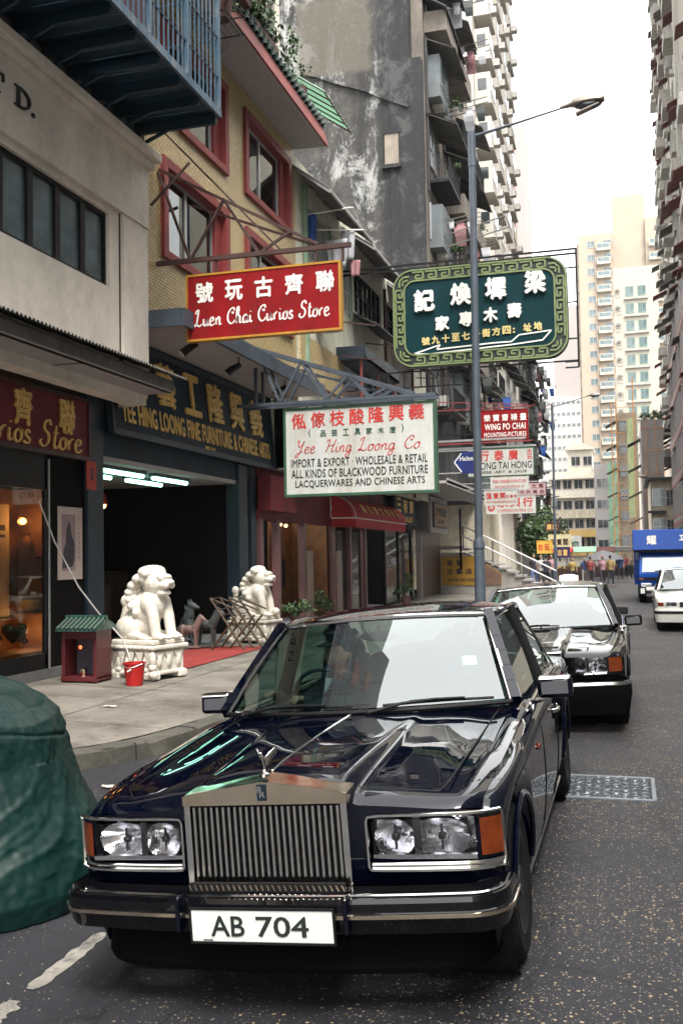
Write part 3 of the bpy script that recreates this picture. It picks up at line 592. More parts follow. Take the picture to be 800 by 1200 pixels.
# ---------------------------------------------------------------- hand-written script lettering
GL = {  # strokes in a 1-high cell, each a list of (x, y)
 'L': (.60, [[(.06,.74),(.10,.92),(.26,.98),(.24,.70),(.18,.35),(.12,.06),(.02,.04),(.06,.14),(.22,.08),(.38,.0),(.56,.14)]]),
 'C': (.62, [[(.56,.78),(.48,.95),(.28,.9),(.08,.6),(.08,.25),(.28,.02),(.50,.08),(.6,.22)],[(.50,.72),(.44,.62),(.36,.72)]]),
 'S': (.58, [[(.52,.80),(.40,.98),(.22,.88),(.20,.64),(.42,.46),(.42,.18),(.2,.0),(.02,.14),(.10,.26)]]),
 'Y': (.66, [[(.04,.86),(.16,.98),(.16,.66),(.26,.48),(.42,.6),(.56,.96)],[(.56,.96),(.46,.5),(.34,.0),(.2,-.28),(.06,-.18),(.22,.02),(.6,.16)]]),
 'H': (.78, [[(.06,.76),(.2,.96),(.28,.8),(.2,.3),(.06,.02)],[(.16,.42),(.4,.5),(.7,.56)],[(.76,.96),(.64,.6),(.54,.12),(.62,.02),(.74,.14)]]),
 'u': (.46, [[(.04,.44),(.04,.14),(.12,.02),(.26,.1),(.34,.44)],[(.34,.44),(.32,.12),(.38,.02),(.48,.1)]]),
 'e': (.40, [[(.04,.22),(.26,.30),(.28,.44),(.14,.48),(.03,.28),(.08,.04),(.22,.0),(.40,.12)]]),
 'n': (.48, [[(.04,.42),(.08,.02)],[(.07,.2),(.2,.46),(.32,.40),(.33,.04),(.48,.08)]]),
 'h': (.48, [[(.04,.1),(.2,.6),(.22,.96),(.1,.9),(.08,.4),(.06,.0)],[(.07,.24),(.22,.46),(.33,.36),(.33,.04),(.48,.08)]]),
 'a': (.46, [[(.34,.38),(.2,.48),(.05,.32),(.06,.06),(.2,.02),(.33,.22),(.36,.44)],[(.36,.44),(.33,.1),(.38,.02),(.48,.1)]]),
 'i': (.24, [[(.06,.44),(.08,.08),(.14,.02),(.24,.1)],[(.09,.62),(.11,.66)]]),
 'r': (.36, [[(.04,.40),(.08,.02)],[(.07,.24),(.18,.44),(.30,.46)]]),
 'o': (.40, [[(.2,.46),(.05,.32),(.06,.08),(.2,.0),(.33,.14),(.32,.36),(.2,.46),(.4,.40)]]),
 's': (.36, [[(.28,.38),(.18,.48),(.08,.38),(.14,.26),(.28,.16),(.24,.02),(.08,.02),(.02,.1)]]),
 't': (.32, [[(.16,.84),(.12,.3),(.14,.04),(.24,.02),(.32,.12)],[(.02,.54),(.3,.58)]]),
 'g': (.46, [[(.34,.38),(.2,.48),(.05,.32),(.06,.06),(.2,.02),(.33,.22),(.36,.44)],[(.36,.44),(.34,-.1),(.26,-.36),(.08,-.36),(.08,-.2),(.3,-.02),(.48,.1)]]),
 '.': (.2, [[(.06,.02),(.08,.04)]]),
}
def script(name, s, w, h, org, xd, ud, mt, parent, pen=.07, slant=.22, depth=.004, gap=.04):
    xd = Vector(xd); ud = Vector(ud); nd = xd.cross(ud); org = Vector(org)
    tot = 0
    for ch in s: tot += .36 if ch == ' ' else GL[ch][0] + gap
    k = w/tot; x = 0
    for ch in s:
        if ch == ' ': x += .36; continue
        wd, strokes = GL[ch]; b = B()
        for st in strokes:
            pts = []
            for i in range(len(st)-1):
                p0 = Vector(st[max(i-1,0)]); p1 = Vector(st[i]); p2 = Vector(st[i+1]); p3 = Vector(st[min(i+2,len(st)-1)])
                for q in range(5):
                    t = q/5; pts.append(.5*((2*p1)+(-p0+p2)*t+(2*p0-5*p1+4*p2-p3)*t*t+(-p0+3*p1-3*p2+p3)*t**3))
            pts.append(Vector(st[-1])); Lf = []; Rt = []
            for i, p in enumerate(pts):
                d = (pts[min(i+1,len(pts)-1)]-pts[max(i-1,0)]); d = d.normalized() if d.length > 1e-6 else Vector((1,0)); n = Vector((-d.y, d.x))
                th = pen*(.55+.45*abs(d.x*.35-d.y*.94)) if len(st) > 2 or ch not in 'i.' else pen
                e = 0.35 if i in (0, len(pts)-1) else 1
                for L_, sg_ in ((Lf, 1), (Rt, -1)):
                    c = p + n*th*e*sg_*.5; L_.append((c.x+slant*c.y, c.y))
            def W(c, dd): return org + xd*((x+c[0])*k) + ud*(c[1]*h) + nd*dd
            n = len(pts)
            vs = [W(c, .003+depth) for c in Lf] + [W(c, .003+depth) for c in Rt] + [W(c, .0) for c in Lf] + [W(c, .0) for c in Rt]
            fs = []
            for i in range(n-1): fs += [(i,i+1,n+i+1,n+i),(i,i+1,2*n+i+1,2*n+i),(n+i,n+i+1,3*n+i+1,3*n+i)]
            b.add(vs, fs)
        b.build(name, mt, parent, fix=False); x += wd+gap
script('script_letter', 'Curios Store', 2.72, .40, (SF+.062,10.72,3.46), (0,1,0), (0,0,1), M['gold'], sg, .09, .1, .02)
script('script_letter', 'Luen Chai', 2.1, .40, (SF+.062,8.1,3.46), (0,1,0), (0,0,1), M['gold'], sg, .09, .1, .02)
# ---------------------------------------------------------------- blue balcony cage of building A
bc = thing('caged_balcony', 'dark blue steel balcony cage with bars projecting over the white building', 'balcony', (-7.3, 12, 8.8))
b = B()
for i in range(52): b.box(-7.43,2+i*.236,8.80, -5.97,2.222+i*.236,8.815 + (.012 if i % 2 else 0))
b.build('floor_sheet', M['teal'], bc)
b = B(); b.bar((-5.95,2,8.80),(-5.95,14.27,8.80),.05,.12); b.bar((-5.95,14.25,8.80),(-7.4,14.25,8.80),.05,.12); b.build('edge_beam', M['bluebar'], bc)
for k in range(19):
    yy = 14.22-.66*k; 
    if yy < 2.5: break
    q = B(); q.bar((-7.4,yy,8.71),(-6.0,yy,8.71),.07,.15); q.bar((-7.39,yy,8.42),(-7.39,yy,8.7),.06,.06); q.bar((-7.38,yy,8.44),(-6.75,yy,8.68),.045,.045)
    q.build('bracket', M['teal'], bc)
bar_m = B(); bar_m.tube([(0,0,0),(0,0,2.75)], .013, 5); bar_m = bar_m.mesh('balcony_bar', M['bluebar'])
post_m = B(); post_m.box(-.03,-.03,0,.03,.03,2.75); post_m = post_m.mesh('balcony_post', M['bluebar'])
k = 0; yy = 8.0
while yy < 14.26:
    inst('balcony_post' if k % 8 == 2 else 'balcony_bar', post_m if k % 8 == 2 else bar_m, bc, (-5.95, yy, 8.86)); yy += .148; k += 1
for xx in (-6.1,-6.28,-6.46,-6.64,-6.82,-7.0,-7.18): inst('balcony_bar', bar_m, bc, (xx,14.25,8.86))
b = B()
for z in (9.35,10.0,10.7,11.5): b.bar((-5.95,6,z),(-5.95,14.25,z),.02,.02); b.bar((-5.95,14.25,z),(-7.4,14.25,z),.02,.02)
b.build('cross_rail', M['teal'], bc)
b = B(); b.box(-7.0,5,8.9,-6.96,14.0,11.6); b.build('inner_screen', mat('dark_red_screen', (.05,.018,.025), .7), bc)
# hanging rack frame from building A corner up to the sign arms is built with the sign
# ---------------------------------------------------------------- B: yellow tiled building
M['ytile'] = tilemat('yellow_mosaic_tile', (.66,.50,.25), (.50,.36,.16), (.16,.115,.055), .105, .055, rough=.35, msize=.007, var=.3)
M['seeglass'] = glassmat('window_glass', (.35,.38,.38), 1.55); M['curtain'] = mat('grey_curtain', (.22,.22,.21), .9, var=.3)
B_ = thing('tiled_building', 'yellow tiled building with red framed windows and a green tiled eave', 'building', (-8, 18, .1))
ho = [(15.05,17.87,6.93,8.60),(15.05,17.87,9.36,11.10),(18.87,21.70,6.93,8.60),(18.87,21.70,9.36,11.10)]
b = B(); facade(b, (X,0,0), (0,1,0), (1,0,0), (14.43,22.12), (5.78,11.52), ho, .28)
b.box(X-.8,14.44,5.79,X-.30,22.1,11.5); b.quad((X,22.12,5.78),(X-.6,22.12,5.78),(X-.6,22.12,11.5),(X,22.12,11.5)); b.build('tiled_wall', M['ytile'], B_)
for (y0, y1, z0, z1) in ho:
    w, h = y1-y0, z1-z0; f = B(); t = .13
    for a in ((y0-.04,z0-.04,y0+t,z1+.04),(y1-t,z0-.04,y1+.04,z1+.04),(y0+t,z0-.04,y1-t,z0+t*.8),(y0+t,z1-t,y1-t,z1+.04)): f.box(X-.20,a[0],a[1],X+.07,a[2],a[3])
    f.box(X-.2,y1-.42,z0+t*.8,X-.05,y1-t-.001,z1-t)
    wo = f.build('window', M['redframe'], B_, bevel=.008)
    g = B(); ym = y0+(w-.3)*.48
    for (c, d) in ((y0+t,ym),(ym,y1-.42)):
        g.box(X-.17,c,z0+.11,X-.12,c+.045,z1-t); g.box(X-.17,d-.045,z0+.11,X-.12,d,z1-t); g.box(X-.17,c,z0+.105,X-.12,d,z0+.15); g.box(X-.17,c,z1-t-.045,X-.12,d,z1-t)
    g.build('sash', M['alu'], wo)
    for (c, d) in ((y0+t,ym),(ym,y1-.42)):
        p = B(); p.box(X-.155,c+.045,z0+.15,X-.145,d-.045,z1-t-.045); p.build('pane', M['seeglass'], wo)
    k_ = B(); k_.grid(lambda u, v: (X-.27+.02*math.sin(u*70), y0+.2+(w*.42)*u, z0+.12+(h*.85)*v), 60, 1); k_.build('curtain', M['curtain'], wo)
# eave
ev = B(); ev.prism([(X-.1,14.0,11.54),(-6.62,14.0,11.50),(-6.55,14.0,11.52),(-6.55,14.0,11.66),(X-.1,14.0,12.3)], (0,8.12,0)); ev.build('eave_slab', M['soffit2'], B_)
ev = B(); ev.prism([(-6.546,13.98,11.50),(-6.50,13.98,11.50),(-6.62,13.98,11.98),(-6.70,13.98,11.98)], (0,8.18,0)); ev.build('fascia', M['redfascia'], B_)
tm = B(); tm.lathe([(.075,0),(.075,.62)], (0,0,0), 8, axis='X'); tm.lathe([(0,-.005),(.082,-.005),(.082,.03),(.0,.035)], (.62,0,0), 10, axis='X')
tm.prism([(.60,-.085,.0),(.60,.085,.0),(.56,.03,-.24),(.56,-.03,-.24)], (.03,0,0))
tme = tm.mesh('roof_tile', M['gtile'], True)
for i in range(34):
    o = inst('roof_tile', tme, B_, (-7.14, 14.12+i*.24, 12.22)); o.rotation_euler = (0, R(20), 0)
tm = B(); tm.prism([(X-.1,13.99,12.19),(-6.54,13.99,11.97),(-6.54,13.99,12.0),(X-.1,13.99,12.25)], (0,8.15,0)); tm.build('tile_bed', M['gtile'], B_)
# upper storey behind the eave
b = B(); b.box(-9.5,14.43,12.0,-7.75,22.12,14.4); b.build('upper_wall', M['pinkwall'], B_)
b = B(); b.box(-7.76,14.43,14.4,-7.0,20.6,14.62); b.box(-9.5,14.43,14.62,-7.7,22.1,22); b.build('upper_slab', M['soffit'], B_)
b = B(); b.box(-7.7,20.55,12.05,-7.3,20.75,14.4); b.box(-7.7,20.0,12.0,-7.66,22.1,18); b.build('white_column', M['stucco'], B_)
uw = win_me(1.3, 1.7, 3, 2, .05, M['bluebar'], M['bglass'])
for yy in (15.0,17.3,19.0): put_win(uw, B_, (-7.74,yy,12.6), RX)
b = B(); b.box(-7.6,18.7,12.5,-7.0,18.74,14.4); b.box(-7.04,18.7,12.5,-7.0,20.5,14.4)
# green awnings on the floor beyond
ga = B()
def gaf(y0, y1, x0, x1, z0, z1):
    def f(u, v): yy = y0+(y1-y0)*v; return (x0+(x1-x0)*u, yy, z0+(z1-z0)*u+.025*math.sin(yy*2*math.pi/.19))
    ga.grid(f, 1, int((y1-y0)/.19)*6)
gaf(22.2,24.6,-7.6,-6.6,13.6,12.9)
# canopy over the furniture shop and its fascia
b = B(); b.box(-8.05,14.48,5.60,-6.74,22.1,5.68); b.build('canopy_soffit', M['soffit2'], B_)
b = B(); b.box(-6.74,14.46,5.56,-6.68,22.16,5.84); b.box(-7.34,14.44,5.56,-6.74,14.48,5.84); b.box(-7.34,14.5,5.681,-6.74,22.1,5.80); b.build('canopy_fascia', mat('canopy_blue_grey', (.045,.062,.085), .5, dirt=(.02,.02,.025), dirtamt=.5, dscale=5), B_)
for i, yy in enumerate((15.35,17.3,19.9)):
    fl = thing('flood_lamp', ('floodlamp under the canopy nearest the white building','second floodlamp under the canopy above the gilt furniture sign','third floodlamp under the canopy farthest along the street')[i], 'lamp', (-6.95,yy,5.5))
    b = B(); b.tube([(-6.9,yy,5.6),(-6.9,yy,5.48)], .012, 6); b.tube([(-6.9,yy,5.48),(-6.98,yy,5.42)], .015, 6); b.build('lamp_arm', M['black'], fl)
    b = B(); b.tube([(-6.88,yy+.03,5.46),(-7.02,yy-.06,5.36),(-7.10,yy-.10,5.28)], [.05,.07,.075], 12); b.build('lamp_body', M['black'], fl, smooth=True)
    b = B(); b.tube([(-7.10,yy-.10,5.28),(-7.125,yy-.115,5.255)], [.074,.04], 12); b.build('lamp_face', M['acwhite'], fl, smooth=True)
# furniture shop front
yh = thing('furniture_shop_front', 'wide open furniture shop front with blue grey piers and lit tubes inside', 'shop front', (SF, 17, .15))
b = B(); b.box(SF-.25,19.85,.13,SF+.05,20.35,3.85); b.box(SF-.2,20.7,.13,SF+.0,21.0,3.85); b.build('pier', M['bluepillar'], yh, bevel=.01)
b = B(); b.box(SF-.3,20.35,.13,SF-.12,20.7,3.85); b.build('white_strip', M['soffit2'], yh)
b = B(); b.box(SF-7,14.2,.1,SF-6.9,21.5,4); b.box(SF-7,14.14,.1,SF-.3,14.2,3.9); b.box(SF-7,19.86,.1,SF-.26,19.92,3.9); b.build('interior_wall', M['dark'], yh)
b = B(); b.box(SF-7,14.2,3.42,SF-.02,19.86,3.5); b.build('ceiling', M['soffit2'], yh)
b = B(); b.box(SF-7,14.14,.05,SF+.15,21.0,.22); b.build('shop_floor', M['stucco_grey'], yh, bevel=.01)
b = B(); b.box(SF-.3,14.12,3.5,SF-.02,22.1,5.62); b.build('lintel', M['navy'], yh)
for i, yy in enumerate((14.75,16.6)):
    for j, xx in enumerate((SF-.35, SF-1.0)):
        if j == 1 and i == 1: yy += .2
        lt = thing('strip_light', ('bright fluorescent tube nearest the street on the left','dimmer looking fluorescent tube set deeper on the left','bright fluorescent tube nearest the street on the right','deeper fluorescent tube on the right')[i*2+j], 'light', (xx,yy,3.35))
        b = B(); b.box(xx-.07,yy,3.36,xx+.07,yy+1.5,3.42); b.build('lamp_housing', M['greysteel'], lt)
        b = B(); b.tube([(xx,yy+.03,3.33),(xx,yy+1.47,3.33)], .04, 8); b.build('lamp_tube', M['tube'], lt, smooth=True)
o = thing('hanging_lantern', 'small orange glowing lamp deep inside the furniture shop', 'lamp', (SF-2.5,18.8,2.9)); b = B(); b.ell((SF-2.5,18.6,3.0),(.07,.07,.09),10,8); b.build('bulb', M['bulb'], o, smooth=True)
b = B(); b.lathe([(.1,-.12),(.06,.1)], (SF-2.5,18.6,3.12), 10); b.build('lamp_shade', M['redplastic'], o)
# dim furniture inside
q = random.Random(12)
for i in range(7):
    xx = SF-1.4-.55*i; yy = 14.9+((i*1.7) % 4.4); hh = 1.1+.25*(i % 4)
    cb_ = thing('blackwood_cabinet', ('tall carved blackwood cabinet just inside the open shop','low blackwood cabinet behind the first lion','blackwood cabinet in the middle of the dark shop','blackwood screen cabinet right of the middle','narrow blackwood cabinet deep in the shop','blackwood cabinet near the back wall','rearmost blackwood cabinet in the dark shop')[i], 'cabinet', (xx,yy,.22))
    b = B(); b.box(xx-.25,yy,.32,xx+.25,yy+.9,hh); b.build('cabinet_body', M['wood'], cb_, bevel=.01)
    b = B(); b.box(xx+.251,yy+.06,.42,xx+.265,yy+.43,hh-.1); b.box(xx+.251,yy+.47,.42,xx+.265,yy+.84,hh-.1); b.build('cabinet_door', M['wood'], cb_, bevel=.005)
    b = B(); 
    for dx in (-.2,.2):
        for dy in (.05,.85): b.box(xx+dx-.03,yy+dy-.03,.22,xx+dx+.03,yy+dy+.03,.32)
    b.build('cabinet_foot', M['brasstint'], cb_)
# gilt furniture signboard, tilted forward
sg = thing('shop_signboard', 'long dark blue signboard with gilt characters over the open furniture shop', 'signboard', (SF,18,4))
tv = Vector((-.10,0,1)).normalized(); nn_ = Vector((1,0,.10)).normalized()
def SP(y, h, d=0): p = Vector((SF+.12,y,3.88)) + tv*h + nn_*d; return p
b = B(); b.prism([SP(14.22,0),SP(21.75,0),SP(21.75,1.62),SP(14.22,1.62)], nn_*.07); b.build('board', M['navy'], sg)
b = B()
for a, c in ((SP(14.2,.02,.05),SP(21.77,.02,.05)),(SP(14.2,1.62,.05),SP(21.77,1.62,.05)),(SP(14.2,0,.05),SP(14.2,1.64,.05)),(SP(21.77,0,.05),SP(21.77,1.64,.05))): b.bar(a, c, .07, .1)
b.build('board_frame', M['bluepillar'], sg)
for i, ch in enumerate('家藝工隆興義'): text('gilt_character', ch, .72, .80, SP(14.75+i*1.13,.66,.07), (0,1,0), tv, M['gold'], sg, bold=.02, depth=.04)
text('gilt_lettering', 'YEE HING LOONG FINE FURNITURE & CHINESE ARTS', 6.95, .36, SP(14.52,.20,.07), (0,1,0), tv, M['gold'], sg, bold=.022, depth=.015, spacing=1.08)
text('gilt_lettering', 'NO.144', .5, .07, SP(17.8,.07,.07), (0,1,0), tv, M['gold'], sg, bold=.02, depth=.01)
# red carpet
b = B(); b.grid(lambda u, v: (-8.05+1.5*u, 13.45+4.2*v, swz(-8.05+1.5*u, 13.45+4.2*v)+.016+.004*noise.noise(Vector((u*6,v*14,1)))), 12, 30); tag(b.build('red_carpet', M['carpet'], smooth='all'), 'red carpet strip laid on the pavement before the furniture shop', 'carpet')
# ---------------------------------------------------------------- C: cream low block
C_ = thing('cream_block', 'low cream block with sloping sheet eaves, grilles and laundry beyond the tiled building', 'building', (-8, 30, .1))
ga.build('green_awning', M['greencorr2'], C_)
b = B(); 
for k in range(6): yy = 22.2+k*.47; b.bar((-7.6,yy,13.56),(-6.6,yy,12.86),.03)
b.bar((-6.6,22.2,12.86),(-6.6,24.6,12.86),.03); b.build('awning_frame', M['rust'], C_)
b = B()
hC = [(22.75,26.8,8.6,10.45),(27.4,30.7,8.9,10.15),(31.4,34.4,8.9,10.2)]
facade(b, (X,0,0), (0,1,0), (1,0,0), (22.14,38.0), (3.9,11.4), hC, .18)
b.box(X-.9,22.14,3.95,X-.36,38,11.3); b.quad((X,22.14,3.9),(X-.6,22.14,3.9),(X-.6,22.14,11.4),(X,22.14,11.4))
b.build('wall', mat('pale_lime_wall', (.62,.60,.48), .8, dirt=(.25,.23,.17), dirtamt=.5, dscale=.9), C_)
# first grille bay, green posts
g = B()
for k in range(28): yy = 22.8+k*.148; g.bar((X+.02,yy,8.6),(X+.02,yy,10.45),.018)
for z in (8.62,9.2,9.8,10.43): g.bar((X+.02,22.75,z),(X+.02,26.8,z),.022)
g.build('window_grille', M['alu'], C_)
M['gpost'] = mat('pale_green_post', (.20,.29,.20), .6)
for (yy,z0,z1,w_) in ((22.72,6.2,11.1,.1),(24.8,8.5,10.5,.06),(26.85,8.5,10.5,.06)): g = B(); g.bar((X+.07,yy,z0),(X+.07,yy,z1),w_); g.build('green_post', M['gpost'], C_)
wm2 = win_me(1.0, 1.8, 2, 3, .05, M['alu'], mat('pale_pane', (.34,.37,.31), .35, var=.4, scale=3, bump=.02))
for yy in (22.8,23.8,24.8,25.8): put_win(wm2, C_, (X-.10,yy,8.62), RX)
wm3 = win_me(1.08, 1.2, 2, 2, .05, M['trim'], M['wglass'])
for yy in (27.42,28.5,29.58,31.42,32.44,33.4): put_win(wm3, C_, (X-.1,yy,8.93), RX)
M['corru'] = M['corr']
for (y0,y1,zi,zo,xo) in ((21.95,26.0,11.15,10.42,-6.42),(26.1,31.3,11.0,10.30,-6.40),(31.5,37.9,10.9,10.2,-6.5)):
    e = B(); nn = int((y1-y0)/.15)*4
    e.grid(lambda u, v: (X-.05+(xo-X+.05)*u, y0+(y1-y0)*v, zi+(zo-zi)*u+.02*math.sin(v*(y1-y0)*2*math.pi/.15)), 1, nn)
    e.build('corrugated_eave', M['corr'], C_)
    e = B()
    for k in range(int((y1-y0)/.62)+1): yy = y0+.05+k*.62; e.bar((X,yy,zi-.07),(xo,yy,zo-.06),.06,.08)
    e.bar((xo,y0,zo-.05),(xo,y1,zo-.05),.05,.09); e.build('eave_rafter', M['soffit'], C_)
inst('air_conditioner', AC, C_, (X+.06,23.6,7.55), RX); 
b = B(); b.lathe([(.0,.0),(.20,.0),(.20,.02)], (X+.50,24.0,7.78), 16, axis='X'); b.build('fan_grille', M['acdark'], C_)
# pipes, sheds and clutter on the lower wall
b = B(); b.box(X-.1,25.5,7.1,-6.55,29.6,7.16); b.box(-6.6,25.5,7.1,-6.55,29.6,7.45); b.box(X,25.45,7.1,-6.6,25.5,7.45); b.build('shed_roof', M['bluepillar'], C_)
b = B(); 
for yy in (25.6,27.5,29.5): b.bar((-6.7,yy,5.9),(-6.7,yy,7.1),.06)
b.build('shed_post', M['redframe'], C_)
b = B(); 
def shf(u, v): yy = 26+5.4*v; return (X+.06+.02*math.sin(yy*40), yy, 5.85+1.2*u)
b.grid(shf, 1, 220); b.build('shed_sheet', mat('pale_grey_sheet', (.30,.31,.33), .6, dirt=(.12,.11,.1), dirtamt=.6), C_)
b = B(); b.box(X+.0,22.3,5.9,X+.04,26.0,7.2); b.build('tile_panel', M['ytile'], C_)
b = B(); b.box(X,26.0,5.2,X+.10,33.6,5.84) ; b.box(X,31.4,5.86,X+.1,34.6,8.1); b.build('sign_wall', M['soffit2'], C_)
for i, ch in enumerate('香港古玩'): text('raised_character', ch, .95, 1.0, (X+.1,29.0+1.25*i-.6,6.4), (0,1,0), (0,0,1), M['letblack'], C_, bold=.02, depth=.10)
q = random.Random(31)
b = B()
for k in range(14): 
    yy = q.uniform(23,36); z = q.uniform(5.2,8.4); b.bar((X+.1,yy,z),(X+q.uniform(.6,1.4),yy+q.uniform(-.3,.3),z+q.uniform(-.2,.2)),.03)
b.bar((X+.12,22.3,6.05),(X+.12,38,6.05),.05); b.bar((X+.1,30.8,3.9),(X+.1,30.8,10.4),.09); b.bar((X+.1,34.9,3.9),(X+.1,34.9,10.4),.08)
b.build('pipe', M['rust'], C_)
b = B(); b.prism([(X,31.2,8.75),(-6.4,31.2,8.25),(-6.4,31.2,8.29),(X,31.2,8.8)], (0,4.4,0)); b.build('awning_sheet', M['corrdark'], C_)
b = B(); b.prism([(X,27.0,8.75),(-6.5,27.0,8.30),(-6.5,27.0,8.34),(X,27.0,8.8)], (0,3.6,0)); b.build('awning_sheet', M['corrdark'], C_)
# canopy over the far shops
b = B(); b.box(X-.5,22.2,3.92,-6.0,33.0,4.0); b.box(X-.5,33.0,4.25,-5.7,44.0,4.34); b.box(-5.76,33.0,4.2,-5.7,44.0,4.42); b.build('canopy_soffit', M['soffit2'], C_)
# laundry
M['clothblue'] = mat('blue_cloth', (.02,.07,.26), .9, var=.3); M['clothwhite'] = mat('white_cloth', (.40,.40,.42), .9, var=.15); M['clothpink'] = mat('pink_cloth', (.34,.17,.18), .9, var=.2)
def laundry(c, w, h, mt, lb, seed, ax=1):
    q = random.Random(seed); b = B(); ph = q.uniform(0,6)
    def f(u, v):
        s = .05*math.sin(u*14+ph)*(.3+v); x = c[0]+s+.03*noise.noise(Vector((u*5,v*5,seed))); y = c[1]+(u-.5)*w*(1-.3*v*q.uniform(.8,1)); return (x, y, c[2]-h*v+.05*math.sin(u*9+ph)*v) if ax else (y-c[1]+c[0], c[1]+s, c[2]-h*v)
    b.grid(f, 12, 8); o = b.build('hanging_garment', mt, None, 'all'); m = o.modifiers.new('t','SOLIDIFY'); m.thickness = .012
    return tag(o, lb, 'laundry', None)
ln = B(); ln.tube([(X,22.9,10.2),(-6.2,23.0,10.3)], .02, 6); ln.tube([(X,23.4,10.0),(-6.1,24.0,10.05)], .02, 6); ln.tube([(-6.15,22.95,10.28),(-6.1,24.1,10.07)], .02, 6)
ln.build('drying_rack', M['letwhite'], C_)
laundry((-7.25,22.9,10.2),.4,.75,M['clothblue'],'bright blue garment hanging by the green post of the cream block',1,0)
laundry((-6.75,23.6,9.75),.55,.7,M['clothwhite'],'white and grey bundle of washing above the air conditioner',2,0)
laundry((-6.55,23.9,10.0),.4,.7,M['clothwhite'],'pale striped washing hanging farthest out from the cream block',3,0)
laundry((-6.4,24.0,9.3),.3,.4,M['clothpink'],'small pink garment at the bottom of the hanging washing',4,0)
# ---------------------------------------------------------------- ground floor shops beyond the furniture shop
ms = thing('maroon_shop_front', 'maroon framed antique shop with pink stone piers under a red canvas awning', 'shop front', (SF,26,.15))
b = B(); b.box(SF-2.6,22.1,.1,SF-2.5,33,3.9); b.box(SF-2.6,33,.1,SF,33.06,3.9); b.build('interior_wall', M['dark'], ms)
b = B(); b.box(SF-.1,21.0,2.7,SF+.04,33,3.9); b.box(SF-.4,21.0,2.9,SF+.35,22.9,3.7); b.build('fascia', M['maroon'], ms)
for yy in (21.1,22.25,24.2,26.9,28.6,30.4): b = B(); b.box(SF-.1,yy,.13,SF+.06,yy+.20,2.72); b.build('pier', M['pinkstone'], ms)
for yy in (24.42,27.12): b = B(); b.box(SF-.1,yy,.13,SF+.08,yy+.5,2.0); b.build('patterned_pier', M['patstone'], ms)
b = B(); b.box(SF-1.2,24.95,.2,SF-1.15,26.8,2.8); b.box(SF-1.2,26.75,.2,SF-.1,26.8,2.8); b.build('wood_partition', M['warmwood'], ms)
b = B(); b.box(SF-.08,27.65,.2,SF-.06,30.3,2.7); b.build('shop_glass', M['wglass'], ms)
b = B(); b.box(SF-2.6,21,.1,SF,38,.2); b.build('shop_floor', M['stucco_grey'], ms)
for (yy, z0, w, h, lb) in ((25.15,1.95,.62,.62,'small framed portrait print on the warm wood partition'),(25.1,1.0,.95,.85,'dark framed print low on the warm wood partition')):
    pf = thing('framed_picture', lb, 'picture', (SF-1.1,yy,z0)); b = B(); x = SF-1.12
    for a in ((yy,z0,yy+w,z0+.07),(yy,z0+h-.07,yy+w,z0+h),(yy,z0+.07,yy+.07,z0+h-.07),(yy+w-.07,z0+.07,yy+w,z0+h-.07)): b.box(x-.02,a[0],a[1],x+.03,a[2],a[3])
    b.build('picture_frame', M['wood'], pf); b = B(); b.box(x-.02,yy+.07,z0+.07,x+.005,yy+w-.07,z0+h-.07); b.build('picture_print', M['paper'] if w < .7 else M['ink'], pf)
o = thing('spot_lamp', 'pair of tiny warm lamps above the framed portrait print', 'lamp', (SF-.9,25.4,2.75)); b = B(); b.ell((SF-.9,25.2,2.72),(.035,)*3,8,6); b.ell((SF-.9,25.6,2.70),(.045,)*3,8,6); b.build('bulb', M['bulb'], o, smooth=True)
ra = thing('canvas_awning', 'red canvas awning with white piping and a scalloped valance', 'awning', (SF,30,3))
M['canvas'] = mat('red_canvas', (.42,.02,.035), .8, var=.15, scale=2, bump=.2, dirt=(.25,.03,.03), dirtamt=.3)
AY0, AY1 = 26.7, 33.55; xo = -7.32; xi = SF+.05
b = B()
def awf(u, v):
    a = u*R(88); yy = AY0+.35+(AY1-AY0-.35)*v; return (xi+(xo-xi)*math.sin(a), yy, 2.92+.62*math.cos(a))
b.grid(awf, 8, 40)
b.grid(lambda u, v: (xo+.002, AY0+.35+(AY1-AY0-.35)*u, 2.94-.26*v-(.04*abs(math.sin(u*60)) if v == 1 else 0)), 160, 1)
b.grid(lambda u, v: (xi+(xo-xi)*math.sin(u*R(88)), AY0+.35*(u**2 if True else 1)*v + (.35*(1-v) if False else 0) + (1-v)*0, 2.92+.62*math.cos(u*R(88))), 8, 6)
b.grid(lambda u, v: (xi+(xo-xi)*u, AY0+.35*u*u, 2.92-.25*v), 8, 1)
b.grid(lambda u, v: (xi+(xo-xi)*math.sin(u*R(88))*v, AY0+.0+.35*(math.sin(u*R(88))*v)**2, 2.92+.62*math.cos(u*R(88))*v), 8, 6)
b.build('canvas_cover', M['canvas'], ra, smooth=True)
b = B()
b.tube([awf(u/8, 0) for u in range(9)], .018, 5); b.tube([(xo+.01,AY0+.35,2.92),(xo+.01,AY1,2.92)], .016, 5); b.tube([(xi+(xo-xi)*u/8,AY0+.35*(u/8)**2-.01,2.92) for u in range(9)], .016, 5)
b.tube([(xi,AY0-.01,2.95),(xi,AY0-.01,3.5)], .016, 5); b.tube([awf(.35,0),(xo,AY0+.33,2.93)], .016, 5); b.tube([(xi,AY0-.01,3.2),(xo,AY0+.33,2.93)], .016, 5); b.build('white_piping', M['letwhite'], ra)
for i, ch in enumerate('集古齋文物珍玩'): text('awning_character', ch, .52, .32, (xo-.03,27.9+.75*i,3.06), (0,1,0), Vector((-.55,0,.84)), M['gold'], ra, bold=.03, depth=.004, lift=.06)
sg = thing('shop_signboard', 'dark blue board with gilt characters just beyond the red canvas awning', 'signboard', (X,35.5,3.4))
